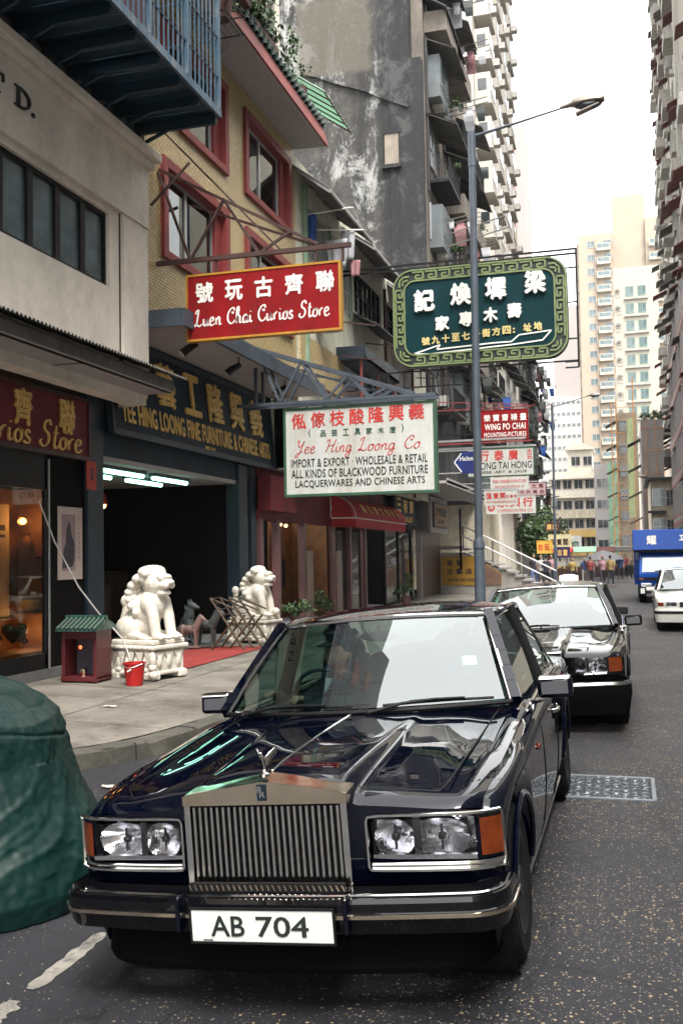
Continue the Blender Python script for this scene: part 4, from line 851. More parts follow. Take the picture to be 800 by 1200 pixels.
b = B(); b.box(X-.5,33.7,2.95,X-.38,37.3,4.0); b.build('board', M['navy'], sg)
for i, ch in enumerate('三有齋'): text('gilt_character', ch, .7, .5, (X-.38,34.0+1.05*i,3.4), (0,1,0), (0,0,1), M['gold'], sg, bold=.03, depth=.02)
text('gilt_lettering', 'CURIO GALLERY', 2.6, .2, (X-.38,34.1,3.07), (0,1,0), (0,0,1), M['gold'], sg, bold=.02, depth=.01)
sg = thing('shop_signboard', 'pale framed wooden board with dark characters hung under the far canopy', 'signboard', (X,40,3.4))
b = B(); b.box(X-.1,38.3,2.75,X+.0,42.1,4.15); b.build('board_backing', M['soffit2'], sg)
b = B(); b.box(X,38.7,2.95,X+.06,41.7,3.95); b.build('board', M['wood'], sg)
b = B(); b.box(X+.06,38.9,3.03,X+.075,41.5,3.87); b.build('board_face', mat('tan_board', (.33,.19,.09), .6), sg)
for i, ch in enumerate('古今藝術館'): text('dark_character', ch, .4, .38, (X+.075,39.05+.48*i,3.4), (0,1,0), (0,0,1), M['letblack'], sg, bold=.03, depth=.01)
text('dark_lettering', 'GALLERY', 1.6, .18, (X+.075,39.4,3.12), (0,1,0), (0,0,1), M['letblack'], sg, bold=.02, depth=.005)
ds = thing('dark_shop_front', 'dark glazed shop front between the blue board and the stair wall', 'shop front', (SF,38,.15))
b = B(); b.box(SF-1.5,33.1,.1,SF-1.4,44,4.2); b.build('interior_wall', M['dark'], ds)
b = B()
for yy in (33.1,35.2,37.4): b.box(SF-.05,yy,.13,SF+.05,yy+.12,2.95)
b.box(SF-.1,33.1,2.85,SF+.02,43.8,4.2); b.build('window_surround', M['black'], ds)
b = B(); b.box(SF-.03,33.2,.13,SF,38,2.9); b.build('shop_glass', M['wglass'], ds)
b = B(); b.box(SF+.3,37.6,.13,SF+.4,37.75,2.6); b.build('white_post', M['soffit2'], ds)
b = B(); b.box(SF-.02,38.6,.13,SF+.0,43.7,2.9); b.build('door_panel', M['wood'], ds)
# ---------------------------------------------------------------- street bays (windows, balconies, awnings) used on the old blocks
BAYM = {}
def bay_meshes():
    d = {}
    for k, (w, h) in {'a':(1.15,1.5),'b':(.9,1.35)}.items(): d['w'+k] = win_me(w, h, 2, 2, .05, M['alu'] if k == 'a' else M['soffit2'], M['bglass'] if k == 'a' else M['wglass'])
    b = B(); b.box(0,-.9,0,2.9,0,.14); b.box(0,-.9,.14,2.9,-.84,.85); b.box(0,-.84,.14,.06,0,.85); b.box(2.84,-.84,.14,2.9,0,.85); d['balc'] = b.mesh('balcony', M['balcm'])
    b = B(); b.box(0,-.9,0,2.9,0,.12)
    for k in range(20): b.bar((.02+.15*k,-.88,.12),(.02+.15*k,-.88,.95),.02)
    for k in range(6): b.bar((.02,-.88+.15*k,.12),(.02,-.88+.15*k,.95),.02); b.bar((2.87,-.88+.15*k,.12),(2.87,-.88+.15*k,.95),.02)
    b.bar((0,-.88,.95),(2.9,-.88,.95),.04); d['rail'] = b.mesh('balcony', M['black'])
    for nm, mt in (('aw','corrdark'),('awr','awnred'),('awc','corr')):
        b = B(); b.grid(lambda u, v: (3.1*v-.1, -1.25*u, .55-.62*u+.018*math.sin(v*3.1*40)), 1, 60)
        for k in range(4): b.bar((k*1.0-.05,0,.5),(k*1.0-.05,-1.24,-.1),.035)
        b.bar((-.1,-1.24,-.09),(3.0,-1.24,-.09),.04); d[nm] = b.mesh('awning', M[mt])
    b = B(); b.box(0,-.55,0,1.9,0,1.75); b.box(.06,-.57,.5,.9,-.54,1.6,1); b.box(1.0,-.57,.5,1.84,-.54,1.6,1)
    for k in range(6): b.bar((.06+.356*k,-.585,.45),(.06+.356*k,-.585,1.65),.02)
    d['box'] = b.mesh('enclosed_bay', [M['bayskin'], M['bglass']])
    b = B(); b.box(0,-.05,0,.5,0,.4); d['cl_'] = None; d['cl'] = b.mesh('garment', M['clothwhite'])
    b = B()
    for k in range(3): b.bar((k*.5,0,0),(k*.5,-1.9,.25),.035)
    b.bar((-.1,-1.3,.17),(1.1,-1.3,.17),.025)
    for k, (dx, dy) in enumerate(((.0,-.7),(.5,-1.0),(.5,-1.5),(1.0,-.9))): b.grid(lambda u, v: (dx+.04*math.sin(v*5+k), dy-(.12+.05*k)+(.24+.1*k)*u*(1-.3*v), .1-(.4+.15*k)*v), 3, 4, 1+k % 2)
    d['pole'] = b.mesh('laundry_pole', [M['corr'], M['clothblue'], M['clothwhite']])
    for nm, ma, mb in (('pole2','clothwhite','clothpink'),('pole3','letblack','clothwhite')):
        d[nm] = d['pole'].copy(); d[nm].materials[1] = M[ma]; d[nm].materials[2] = M[mb]
    b = B(); b.tube([(0,0,0),(0,0,3.2)], .05, 7); b.tube([(.16,-.02,0),(.16,-.02,3.2)], .03, 6); d['pipe'] = b.mesh('drain_pipe', M['corrdark'])
    return d
M['balcm'] = mat('stained_balcony', (.17,.145,.12), .85, dirt=(.08,.07,.06), dirtamt=.75, dscale=1.5)
M['bayskin'] = mat('bay_metal_skin', (.12,.145,.155), .6, dirt=(.09,.07,.05), dirtamt=.6, dscale=2)
BM = bay_meshes(); M['baypale'] = mat('pale_bay_skin', (.36,.35,.32), .7, dirt=(.16,.14,.11), dirtamt=.6, dscale=2)
for k_, sk in (('boxw','box'),('balcw','balc')):
    BM[k_] = BM[sk].copy(); BM[k_].materials[0] = M['baypale']
FOL = [foliage_me((.35,.3,.25), 160, .13, None, s) for s in (1,2,3)]
def place(nm, me, parent, base, rot, dx, dy, dz):
    c, s = math.cos(rot), math.sin(rot); return inst(nm, me, parent, (base[0]+dx*c-dy*s, base[1]+dx*s+dy*c, base[2]+dz), rot)
def street_bay(bl, base, rot, seed, style='mix', step=3.1):
    q = random.Random(seed)
    a = place('window', BM['wa'][0], bl, base, rot, .25, -.02, 1.0); p = bpy.data.objects.new('pane', BM['wa'][1]); COL.objects.link(p); p.parent = a
    a = place('window', BM['wb'][0], bl, base, rot, 1.75, -.02, 1.05); p = bpy.data.objects.new('pane', BM['wb'][1]); COL.objects.link(p); p.parent = a
    r = q.random()
    if style == 'old':
        if r < .45: place('balcony', BM['rail'], bl, base, rot, 0, 0, .1)
        elif r < .8: place('enclosed_bay', BM['box'], bl, base, rot, .3, 0, .65)
        else: place('balcony', BM['balc'], bl, base, rot, 0, 0, .1)
        if q.random() < .8: place('awning', BM[q.choice(['aw','aw','awc'])], bl, base, rot, 0, 0, 2.45)
        if q.random() < .5: place('plant', FOL[q.randrange(3)], bl, base, rot, q.uniform(.5,2.2), -.85, 1.1)
    elif style == 'right':
        if r < .3: place('enclosed_bay', BM['boxw'], bl, base, rot, .3, 0, .65)
        elif r < .55: place('balcony', BM['balcw'], bl, base, rot, 0, 0, .1)
        if q.random() < .62:
            o = place('awning', BM[q.choice(['awr','awr','awc'])], bl, base, rot, .6*q.random(), 0, 2.35); o.scale = (q.uniform(.35,.7), q.uniform(.45,.8), .8) if base[2] > 30 else (q.uniform(.6,.95), q.uniform(.8,1.15), 1)
    else:
        if r < .75: place('enclosed_bay', BM['boxw'], bl, base, rot, .2, 0, .55)
        place('balcony', BM['balcw'], bl, base, rot, 0, 0, .1) if r > .5 else None
        if q.random() < .45: place('awning', BM[q.choice(['awc','aw'])], bl, base, rot, 0, 0, 2.5)
    if style == 'old' and q.random() < .5: place('laundry_pole', BM[q.choice(['pole','pole2','pole3'])], bl, base, rot, q.uniform(.3,1.6), 0, q.uniform(1.9,2.4))
    if style == 'old' and q.random() < .6: place('drain_pipe', BM['pipe'], bl, base, rot, q.uniform(-.1,.1), -.06, -.2)
    if q.random() < .7: place('air_conditioner', AC, bl, base, rot, q.uniform(.2,2.2), -.1, q.uniform(.3,.55))
# ---------------------------------------------------------------- D: grimy concrete tenement
def grimy():
    m, t, b = nt('grimy_concrete')
    a = tex(t, .45, 8, .72); a2 = tex(t, 1.7, 8, .75); st = tex(t, .9, 6, .7, (1,1,.12)); wh = tex(t, .7, 9, .8, (1,1,.6), dist=.6)
    tc = t.nodes.new('ShaderNodeTexCoord'); sp = t.nodes.new('ShaderNodeSeparateXYZ'); t.links.new(tc.outputs['Object'], sp.inputs[0])
    c = mixc(t, ramp(t, a2, .35, .65), (.026,.025,.023), (.078,.074,.067))
    c = mixc(t, ramp(t, st, .46, .60, 0, .8), c, (.016,.016,.017))
    c = mixc(t, ramp(t, wh, .50, .585, 0, .8), c, (.36,.36,.345))
    def blob(cx, cz, w, h, soft):
        vm = t.nodes.new('ShaderNodeMath'); vm.operation = 'SUBTRACT'; vm.inputs[1].default_value = cx; t.links.new(sp.outputs[0], vm.inputs[0])
        va = t.nodes.new('ShaderNodeMath'); va.operation = 'ABSOLUTE'; t.links.new(vm.outputs[0], va.inputs[0])
        zm = t.nodes.new('ShaderNodeMath'); zm.operation = 'SUBTRACT'; zm.inputs[1].default_value = cz; t.links.new(sp.outputs[2], zm.inputs[0])
        za = t.nodes.new('ShaderNodeMath'); za.operation = 'ABSOLUTE'; t.links.new(zm.outputs[0], za.inputs[0])
        nz = t.nodes.new('ShaderNodeMath'); nz.operation = 'MULTIPLY_ADD'; nz.inputs[1].default_value = -soft*3; t.links.new(a2, nz.inputs[0]); t.links.new(va.outputs[0], nz.inputs[2])
        fx = ramp(t, nz.outputs[0], w-soft*2, w-soft, 1, 0); fz = ramp(t, za.outputs[0], h-soft, h, 1, 0)
        mu = t.nodes.new('ShaderNodeMath'); mu.operation = 'MULTIPLY'; t.links.new(fx, mu.inputs[0]); t.links.new(fz, mu.inputs[1]); return mu.outputs[0]
    m1 = t.nodes.new('ShaderNodeMath'); m1.operation = 'MULTIPLY'; m1.inputs[1].default_value = .8; t.links.new(blob(-1.9, 22.9, 1.55, 1.75, .25), m1.inputs[0])
    c = mixc(t, m1.outputs[0], c, (.105,.094,.075))
    m2 = t.nodes.new('ShaderNodeMath'); m2.operation = 'MULTIPLY'; m2.inputs[1].default_value = .85; t.links.new(blob(.95, 18, 1.0, 16, .35), m2.inputs[0])
    c = mixc(t, m2.outputs[0], c, (.013,.013,.015))
    t.links.new(c, b.inputs['Base Color']); b.inputs['Roughness'].default_value = .9
    bp = t.nodes.new('ShaderNodeBump'); bp.inputs['Strength'].default_value = .6; bp.inputs['Distance'].default_value = .05; t.links.new(tex(t, 4, 8, .7), bp.inputs['Height']); t.links.new(bp.outputs[0], b.inputs['Normal'])
    return m
M['grimy'] = grimy()
D_ = thing('grimy_tenement', 'tall grimy concrete tenement with a blank black streaked side wall', 'building', (-9, 38, .1))
b = B(); b.box(-16,38.0,4.4,-7.36,50.6,21.5); b.box(-16,38.02,21.5,-7.8,50.5,32)
b.box(-8.6,37.94,4.4,-7.28,38.4,21.55); b.build('concrete_wall', M['grimy'], D_)
b = B(); pts = [(-12.2,21.6),(-11.6,21.4),(-10.76,21.0),(-9.52,20.5),(-8.82,20.1),(-7.8,19.6)]
for i in range(5): b.bar((pts[i][0],37.95,pts[i][1]),(pts[i+1][0],37.95,pts[i+1][1]),.16,.12)
b.build('roof_line_ledge', M['grimy'], D_)
b = B(); b.box(-8.80,37.9,17.35,-8.24,37.98,18.6); b.build('boarded_window', mat('old_board', (.24,.2,.16), .8, dirt=(.08,.06,.05), dirtamt=.7), D_)
b = B(); b.box(-8.92,37.78,17.18,-8.14,38,17.33); b.box(-8.84,37.86,18.6,-8.20,38,18.66); b.build('window_ledge', M['grimy'], D_)
b = B(); b.box(-7.78,38.6,8,-7.30,50.5,26.5) ; b.build('street_wall', M['balcm'], D_)
n = 0
for zf in (7.4,10.5,13.6,16.7,19.8,22.9):
    for yy in (38.9,42.8,46.7):
        if zf > 20 and yy > 44: continue
        street_bay(D_, (-7.3,yy,zf), RX, 100+n, 'old'); n += 1
b = B(); b.prism([(-7.4,38.5,24.4),(-6.3,38.5,23.7),(-6.3,38.5,23.75),(-7.4,38.5,24.5)], (0,5,0)); b.build('roof_awning', M['corrdark'], D_)
# D2 and D3: lower blocks beyond
def block(name, label, y0, y1, z0, z1, mt, style, seed, x=-7.4, depth=8, floor=3.1, first=4.6, wid=3.6):
    bl = thing(name, label, 'building', (x-1, (y0+y1)/2, .1))
    s = 1 if x < 0 else -1
    b = B(); b.box(x-s*depth if s > 0 else x, y0, z0, x if s > 0 else x+depth, y1, z1); b.build('wall', mt, bl)
    n = 0; z = first
    while z+2.6 < z1:
        yy = y0+.4
        while yy+wid-.4 < y1:
            if s > 0: street_bay(bl, (x+.01,yy,z), RX, seed+n, style)
            else: street_bay(bl, (x-.01,yy+3.0,z), -RX, seed+n, style)
            n += 1; yy += wid
        z += floor
    b = B(); b.box(x-depth+.2 if s > 0 else x+.2, y0+.1, z1, x-.1 if s > 0 else x+depth, y1-.1, z1+.9); b.build('parapet', mt, bl); return bl
D2 = block('tenement_block', 'stained tenement with stacked balconies directly past the grimy one', 50.6, 60, 0.1, 18.2, M['cream'], 'old', 300)
D3 = block('tenement_block', 'pale low tenement behind the cluster of street signs', 60.2, 74, .1, 14.5, M['stucco'], 'mix', 400)
D4 = block('tenement_block', 'grey tenement at the far end of the left building row', 74.2, 90, .1, 17, M['stucco_grey'], 'old', 500)
# E: tall white apartment tower behind
E_ = thing('apartment_tower', 'tall white apartment tower with small windows and air conditioners rising behind the tenement', 'building', (-12, 64, .1))
M['tower'] = mat('white_tower_render', (.42,.395,.355), .8, var=.06, dirt=(.36,.33,.28), dirtamt=.4, dscale=.4)
b = B(); b.box(-20,63,.1,-8.7,86,78); b.build('wall', M['tower'], E_)
cnp = B(); cnp.box(0,-.45,0,2.2,0,.22); cnp = cnp.mesh('window_canopy', M['tower'])
twn = win_me(.8, 1.2, 2, 2, .09, M['soffit2'], M['wglass'])
tb_ = B(); tb_.box(0,-1.0,0,2.6,0,2.0); tb_.box(-.03,-.75,.85,.01,-.2,1.6,1); tb_.box(2.59,-.75,.85,2.63,-.2,1.6,1); tb_.box(.2,-1.03,.85,1.2,-.99,1.75,1); tb_.box(1.4,-1.03,.85,2.4,-.99,1.75,1); tb_.box(-.1,-1.1,-.12,2.7,0,.0); tb_ = tb_.mesh('bay_window', [M['tower'], M['wglass']])
for k in range(20):
    z = 19.5+k*2.95
    for j, xx in enumerate((-13.0,-11.4)):
        inst('window_canopy', cnp, E_, (xx-(k % 2)*.4, 62.99, z+1.5))
    put_win(twn, E_, (-9.9,62.99,z+.3))
    for j in range(4):
        inst('bay_window', tb_, E_, (-8.69,63.8+j*4.2,z), RX)
        if (k*7+j*3) % 4: inst('air_conditioner', AC, E_, (-7.66,64.2+j*4.2+((k+j) % 3)*.6,z+.2), RX)
        put_win(twn, E_, (-8.68,67.0+j*4.2,z+.7), RX)
# ---------------------------------------------------------------- far buildings that close the street
def tower(name, label, x0, x1, y0, z1, mt, cols, floor, w, h, zf, wm=None, depth=14, extras=None):
    bl = thing(name, label, 'building', ((x0+x1)/2, y0+depth/2, .1))
    b = B(); b.box(x0,y0,.1,x1,y0+depth,z1); b.build('wall', mt, bl)
    me = win_me(w, h, 2, 1, .1, wm or M['soffit2'], M['bglass'])
    z = zf
    while z+h < z1-1:
        for c in cols: put_win(me, bl, (c, y0-.01, z))
        z += floor
    return bl
M['peach'] = mat('peach_render', (.34,.275,.21), .8, var=.05, scale=.3, bump=0)
M['paleyel'] = mat('pale_cream_render', (.40,.365,.30), .8, var=.05, scale=.3, bump=0)
M['pinkfar'] = mat('far_pinkish_render', (.31,.275,.26), .8, var=.03, scale=.3, bump=0)
G = tower('apartment_tower', 'pale peach high rise with small windows standing behind the low yellow block', -8.4, -1.2, 220, 71, M['peach'], (-6.6,-3.2), 3.0, 1.7, 1.5, 14)
b = B(); b.box(-1.2,221,.1,5.6,234,79); b.box(5.6,220,.1,10,234,73.5); b.box(-8.8,221,.1,-8.4,233,69.5); b.box(-5.0,219.6,5,-4.75,220,70); b.build('stair_core', M['peach'], G)
gb = B(); gb.box(0,-1.1,0,2.9,0,1.5); gb.box(.2,-1.14,.6,2.7,-1.1,1.35,1); gb = gb.mesh('balcony', [M['paleyel'], M['bglass']])
for k in range(16):
    z = 22+k*3.0
    inst('balcony', gb, G, (-4.6,219.98,z)); inst('balcony', gb, G, (6.2,219.98,z))
    for xx in (-1.6,4.9): inst('vent_window', BM['wb'][0], G, (xx,219.9 if xx < 0 else 220.9,z+.8))
    inst('air_conditioner', AC, G, (-8.7,220.9,z+.5))
H_ = tower('apartment_tower', 'pale cream high rise with green framed twin windows in front of the peach tower', -1.0, 6.2, 175, 50.5, M['paleyel'], (.9,2.9), 2.95, 1.35, 1.7, 16, mat('green_window_frame', (.14,.24,.19), .6))
b = B()
for k in range(11): b.box(.6,174.6,15.4+k*2.95,4.6,175,15.6+k*2.95)
b.build('string_ledge', M['soffit'], H_)
for k in range(11): inst('air_conditioner', AC, H_, (-.7,175,17+k*2.95)); a = inst('window', BM['wb'][0], H_, (-.75,174.98,15.9+k*2.95)); 
F_ = tower('apartment_tower', 'very pale pinkish tower far off behind the street lamp', -20.5, -14.2, 160, 71, M['pinkfar'], (-19.3,), 3.1, .8, 1.0, 30, depth=10)
pm = B(); pm.box(0,-.15,0,1.15,0,.35); pm.box(0,-.15,.75,1.15,0,1.1); pm = pm.mesh('window_hood', mat('pink_hood', (.40,.16,.12), .7, bump=0))
for k in range(15): inst('window_hood', pm, F_, (-16.8,159.9,23.4+k*3.1)); 
I_ = tower('office_block', 'hazy white banded block beyond the small yellow houses', -21, -9.5, 260, 42, mat('far_white_render', (.44,.44,.42), .8, var=.03, bump=0), [-20.2+i*1.25 for i in range(9)], 2.9, .85, .9, 14)
b = B(); b.box(-17,262,42,-10.5,272,66); b.build('upper_wall', M['pinkfar'], I_)
# J: low yellow block with balconies
J = thing('yellow_block', 'low cream and yellow block with balcony bands closing the end of the street', 'building', (-6,145,.1))
M['jy'] = mat('yellow_band', (.50,.33,.11), .8, var=.1, dirt=(.3,.22,.12), dirtamt=.4); M['jw'] = mat('cream_band', (.62,.57,.48), .8, var=.08, dirt=(.35,.3,.22), dirtamt=.4)
b = B(); b.box(-10.2,141,.1,-4.0,150,13.2); b.build('wall', M['jw'], J)
b = B(); b.box(-10.3,140.0,12.1,-3.7,141,12.35); b.box(-7.6,141.5,13.2,-4.4,149,16.4); b.prism([(-8,141,16.2),(-4.1,141,16.2),(-4.1,141,16.5),(-6,141,17.3),(-8,141,16.5)],(0,8,0)); b.build('upper_wall', M['jw'], J)
for z, mt in ((9.5,'jw'),(6.7,'cream'),(4.1,'jy'),(1.55,'jy')):
    b = B(); b.box(-10.2,139.9,z,-4.0,140.9,z+1.0); b.build('balcony_band', M[mt], J)
jw = win_me(1.25, 1.3, 2, 1, .08, M['soffit2'], M['wglass'])
for z in (10.75,7.9,5.3,2.75):
    for i in range(4): put_win(jw, J, (-9.9+i*1.5,140.98,z))
for i in range(2): put_win(jw, J, (-7.2+i*1.6,141.48,14.0))
b = B(); b.box(-4.1,139.6,.1,-1.9,150,13.9); b.build('white_bay', M['soffit2'], J)
for z in (2.5,5.2,7.9,10.8): put_win(win_me(1.4,1.2,2,1,.07,M['soffit2'],M['wglass']), J, (-3.8,139.58,z))
nf = thing('scaffold_netting', 'pale green safety netting hung over the side of the low yellow block', 'netting', (-1.2,139.4,.2))
b = B(); b.grid(lambda u, v: (-2.3+2.1*u, 139.3+.12*noise.noise(Vector((u*3,v*9,2))), .6+13.4*v), 12, 40); o = b.build('net_sheet', mat('green_net', (.24,.40,.28), .8, var=.12, scale=.8, bump=.1), nf); o.modifiers.new('t','SOLIDIFY').thickness = .05
ss = thing('advert_board', 'white advertising board with slanted green lettering on the yellow block', 'sign', (-7.6,139.5,3))
b = B(); b.box(-9.4,139.55,2.2,-6.0,139.7,4.3); b.build('board', M['signwhite'], ss)
text('sign_lettering', 'Salem', 2.3, 1.2, (-8.7,139.55,2.7), (1,0,0), (0,0,1), M['letgreen'], ss, bold=.03, shear=.2, depth=.02)
# K: brown blocks with bamboo scaffolds on the right end
M['brown'] = mat('brown_brick_block', (.30,.235,.17), .85, dirt=(.15,.12,.09), dirtamt=.6); M['greyk'] = mat('mauve_grey_render', (.27,.24,.23), .85, var=.08, dirt=(.16,.14,.13), dirtamt=.4)
M['bamboo'] = mat('bamboo', (.42,.20,.07), .7, var=.3)
K1 = thing('tenement_block', 'narrow brown block wrapped in bamboo beside the green netted strip', 'building', (0,130,.1))
b = B(); b.box(-1.0,131,.1,1.6,140,19.6); b.build('wall', M['brown'], K1)
for k in range(6): place('awning', BM['awc'], K1, (-1.0,132,3+k*3), -RX, -1, 0, 0); put_win(BM['wb'], K1, (-.6,130.98,2.8+k*2.9))
sf = thing('bamboo_scaffold', 'tall bamboo scaffold standing against the brown block', 'scaffold', (-.5,130,0))
for i, xx in enumerate((-1.5,-.95,1.15)): b = B(); b.tube([(xx,130.2,-.1),(xx+.02,130.2,21.0 if xx < 1 else 24)], .09, 6); b.build('bamboo_pole', M['bamboo'], sf)
b = B()
for k in range(13): b.tube([(-1.7,130.1,1+k*1.6),(1.4,130.1,1+k*1.6)], .045, 5)
b.build('bamboo_ledger', M['bamboo'], sf)
nf = thing('scaffold_netting', 'faded yellow green netting strip hanging between the brown and grey blocks', 'netting', (.9,129.5,5))
b = B(); b.grid(lambda u, v: (.35+.75*u, 129.6+.1*noise.noise(Vector((u*3,v*9,5))), 6.2+12.5*v), 6, 30); o = b.build('net_sheet', mat('yellow_green_net', (.30,.34,.17), .8, var=.15, scale=.8), nf); o.modifiers.new('t','SOLIDIFY').thickness = .05
K2 = thing('tenement_block', 'plain mauve grey block with bamboo poles and a planted roof', 'building', (2.6,100,.1))
b = B(); b.box(1.55,100,.1,3.6,112,14.6); b.build('wall', M['greyk'], K2)
b = B()
for xx in (2.0,2.9): b.tube([(xx,99.9,4),(xx,99.9,15)], .035, 5)
for k in range(5): b.tube([(1.5,99.88,5+k*2.2),(3.7,99.88,5+k*2.2)], .03, 5)
b.build('bamboo_pole', M['bamboo'], K2)
for k in range(5): place('awning', BM['awc'], K2, (1.55,104,2.2+k*2.6), -RX, -1.5, 0, 0)
for i in range(5): o = inst('roof_plant', FOL[i % 3], K2, (1.9+.38*i,100.3,15.0+.25*(i % 2))); o.scale = (1.6,1.6,1.8)
K3 = thing('low_annex', 'low dark roofed annex with windows at the foot of the grey block', 'building', (3,88,.1))
b = B(); b.box(2.0,88,.1,3.9,99,7.9); b.build('wall', M['cream'], K3)
b = B(); b.box(1.6,87.2,7.9,4.0,99,8.1); b.box(1.75,87.4,5.1,3.2,88,5.3); b.build('flat_roof', M['corrdark'], K3)
for z in (.9,3.2,5.7): put_win(BM['wa'], K3, (2.1,87.98,z)); put_win(BM['wb'], K3, (3.4-.3,87.98,z))
# L: right hand block
L_ = thing('apartment_block', 'tall cream apartment block down the right edge with red brown awnings', 'building', (8,90,.1))
b = B(); b.box(4.75,62,.1,14,118,68); b.build('wall', M['paleyel'], L_)
b = B(); b.box(4.45,77.2,.1,4.75,78.4,68); b.build('white_pilaster', M['tower'], L_)
n = 0
for k in range(20):
    for j in range(10):
        yy = 63.5+j*5.4
        if n > 290: break
        z = 4.4+k*3.1
        if yy < 76 and k > 9: continue
        q = random.Random(900+n)
        street_bay(L_, (4.74,yy+3.0,z), -RX, 900+n, 'right'); n += 1
# lower verandah block in front of it
V_ = thing('verandah_block', 'older block at the right edge with red and white balcony bands', 'building', (4.5,76,.1))
M['redband'] = mat('red_white_band', (.30,.12,.10), .8, var=.5, scale=1.2)
b = B(); b.box(4.5,64,.1,4.74,87.6,19.5); b.build('wall', M['paleyel'], V_)
for k in range(5):
    z = 3.6+k*3.1
    b = B(); b.box(3.75,64,z,4.5,87.5,z+.2); b.build('balcony_slab', M['soffit2'], V_)
    b = B(); b.box(3.70,64,z+.2,3.78,87.5,z+.55); b.build('balcony_band', M['redband'], V_)
    b = B(); b.box(3.71,64,z+.55,3.77,87.5,z+.8); b.build('balcony_band', M['soffit2'], V_)
    b = B(); b.box(3.70,64,z+.8,3.78,87.5,z+1.05); b.build('balcony_band', M['redband'], V_)
    for j in range(12): b = B(); b.box(3.7,64.5+j*2,z+1.05,3.84,64.66+j*2,z+3.1); b.build('balcony_post', M['soffit2'], V_)
    for j in range(8): put_win(BM['wa'], V_, (4.49,66.5+j*2.7,z+1.1), -RX)
# unseen right hand row outside the frame, added for reflections, heights shaped for street light
for i, (y0, y1, h, mt) in enumerate(((-38,-14,26,'cream'),(-13.8,8,28,'stucco_grey'),(8.2,26,25,'stucco_grey'),(26.2,49,30,'stucco_grey'))):
    bl = thing('unseen_block', ('unseen added cream block behind the viewer on the right side','unseen added grey block beside the viewer on the right side','unseen added grey block opposite the furniture shop','unseen added grey block opposite the grimy tenement')[i], 'building', (12,(y0+y1)/2,.1))
    b = B(); b.box(9.0,y0,.1,18,y1,h); b.build('wall', M[mt], bl)
    z = 3.6
    while z < h-2.5:
        yy = y0+1
        while yy+3 < y1:
            a = place('window', BM['wa'][0], bl, (8.99,yy+2,z), -RX, 0, 0, .8); p = bpy.data.objects.new('pane', BM['wa'][1]); COL.objects.link(p); p.parent = a
            yy += 3.2
        z += 3.1
# trees at the far end on the left
def tree(loc, h, r, label, seed):
    t = thing('street_tree', label, 'tree', loc); q = random.Random(seed); b = B(); x, y, z = loc
    b.tube([(x,y,z-.1),(x+.1,y,z+h*.35),(x-.1,y+.1,z+h*.7)], [.16,.12,.05], 7)
    for k in range(6): a = q.uniform(0,6.28); b.tube([(x,y,z+h*(.35+.06*k)),(x+r*.6*math.cos(a),y+r*.6*math.sin(a),z+h*(.6+.06*k))], [.06,.02], 5)
    b.build('trunk', M['bark'], t)
    me = foliage_me((r,r,h*.33), 1800, .38, None, seed, name='crown'); o = bpy.data.objects.new('crown', me); COL.objects.link(o); o.parent = t; o.location = (0,0,h*.68)
tree((-7.0,92,0), 5.6, 1.0, 'green street tree at the end of the left building row', 4)
tree((-7.3,98,0), 5.2, 1.2, 'second green tree just behind the first street tree', 5)
tree((-6.0,70,0), 4.3, 1.1, 'small leafy tree behind the stair rail', 6)
# ---------------------------------------------------------------- signs hung over the street
XD = (1,0,0); UD = (0,0,1)
def board(name, label, y, x0, x1, z0, z1, face, edge, ed=.05, th=.12, cat='sign'):
    s = thing(name, label, cat, ((x0+x1)/2, y, z1))
    b = B(); b.box(x0+ed,y,z0+ed,x1-ed,y+th,z1-ed); b.build('board', face, s)
    b = B(); b.box(x0,y-.012,z0,x1,y+th+.01,z0+ed); b.box(x0,y-.012,z1-ed,x1,y+th+.01,z1); b.box(x0,y-.012,z0+ed,x0+ed,y+th+.01,z1-ed); b.box(x1-ed,y-.012,z0+ed,x1,y+th+.01,z1-ed); b.build('board_frame', edge, s)
    return s
# red curio sign
y = 14.8
s = board('hanging_sign', 'red hanging sign with ochre edge and white characters over the lion', y, -6.81, -4.18, 5.36, 6.46, M['signred'], M['signedge'], .034)
for i, ch in enumerate('號玩古齊聯'): text('painted_character', ch, .31, .34, (-6.64+.512*i,y,5.98-.0*i), XD, UD, M['letwhite'], s, bold=.03, depth=.004)
script('script_letter', 'Luen Chai Curios Store', 2.30, .27, (-6.66,y,5.60), XD, UD, M['letwhite'], s, .12, .05)
b = B(); b.box(-6.7,y+.1,5.5,-6.6,y+.13,6.5); b.bar((-6.3,y+.06,6.46),(-6.3,y+.06,6.72),.03); b.bar((-4.6,y+.06,6.46),(-4.6,y+.06,6.70),.03); b.build('hanger', M['rust'], s)
fr = thing('sign_bracket', 'rusty lattice bracket carrying the red curio sign out from the tiled wall', 'bracket', (X,15,6.7))
b = B()
b.bar((-7.5,14.85,6.72),(-4.02,14.85,6.70),.07); b.bar((-7.35,14.95,8.35),(-4.55,14.85,6.76),.045); b.bar((-7.35,16.3,8.2),(-4.6,14.9,6.76),.045); b.bar((-7.35,14.6,9.1),(-5.2,14.85,6.75),.03)
b.bar((-7.3,14.55,7.6),(-6.75,14.85,8.35),.04)
b.bar((-7.35,14.9,8.3),(-6.75,14.85,6.72),.04); b.bar((-6.75,14.85,6.72),(-6.15,14.85,7.66),.04); b.bar((-6.15,14.85,7.66),(-5.55,14.85,6.72),.04); b.bar((-5.55,14.85,6.72),(-5.0,14.85,7.02),.04)
b.bar((-4.15,14.85,6.7),(-4.15,14.85,6.45),.04); b.build('steel_lattice', M['rust'], fr)
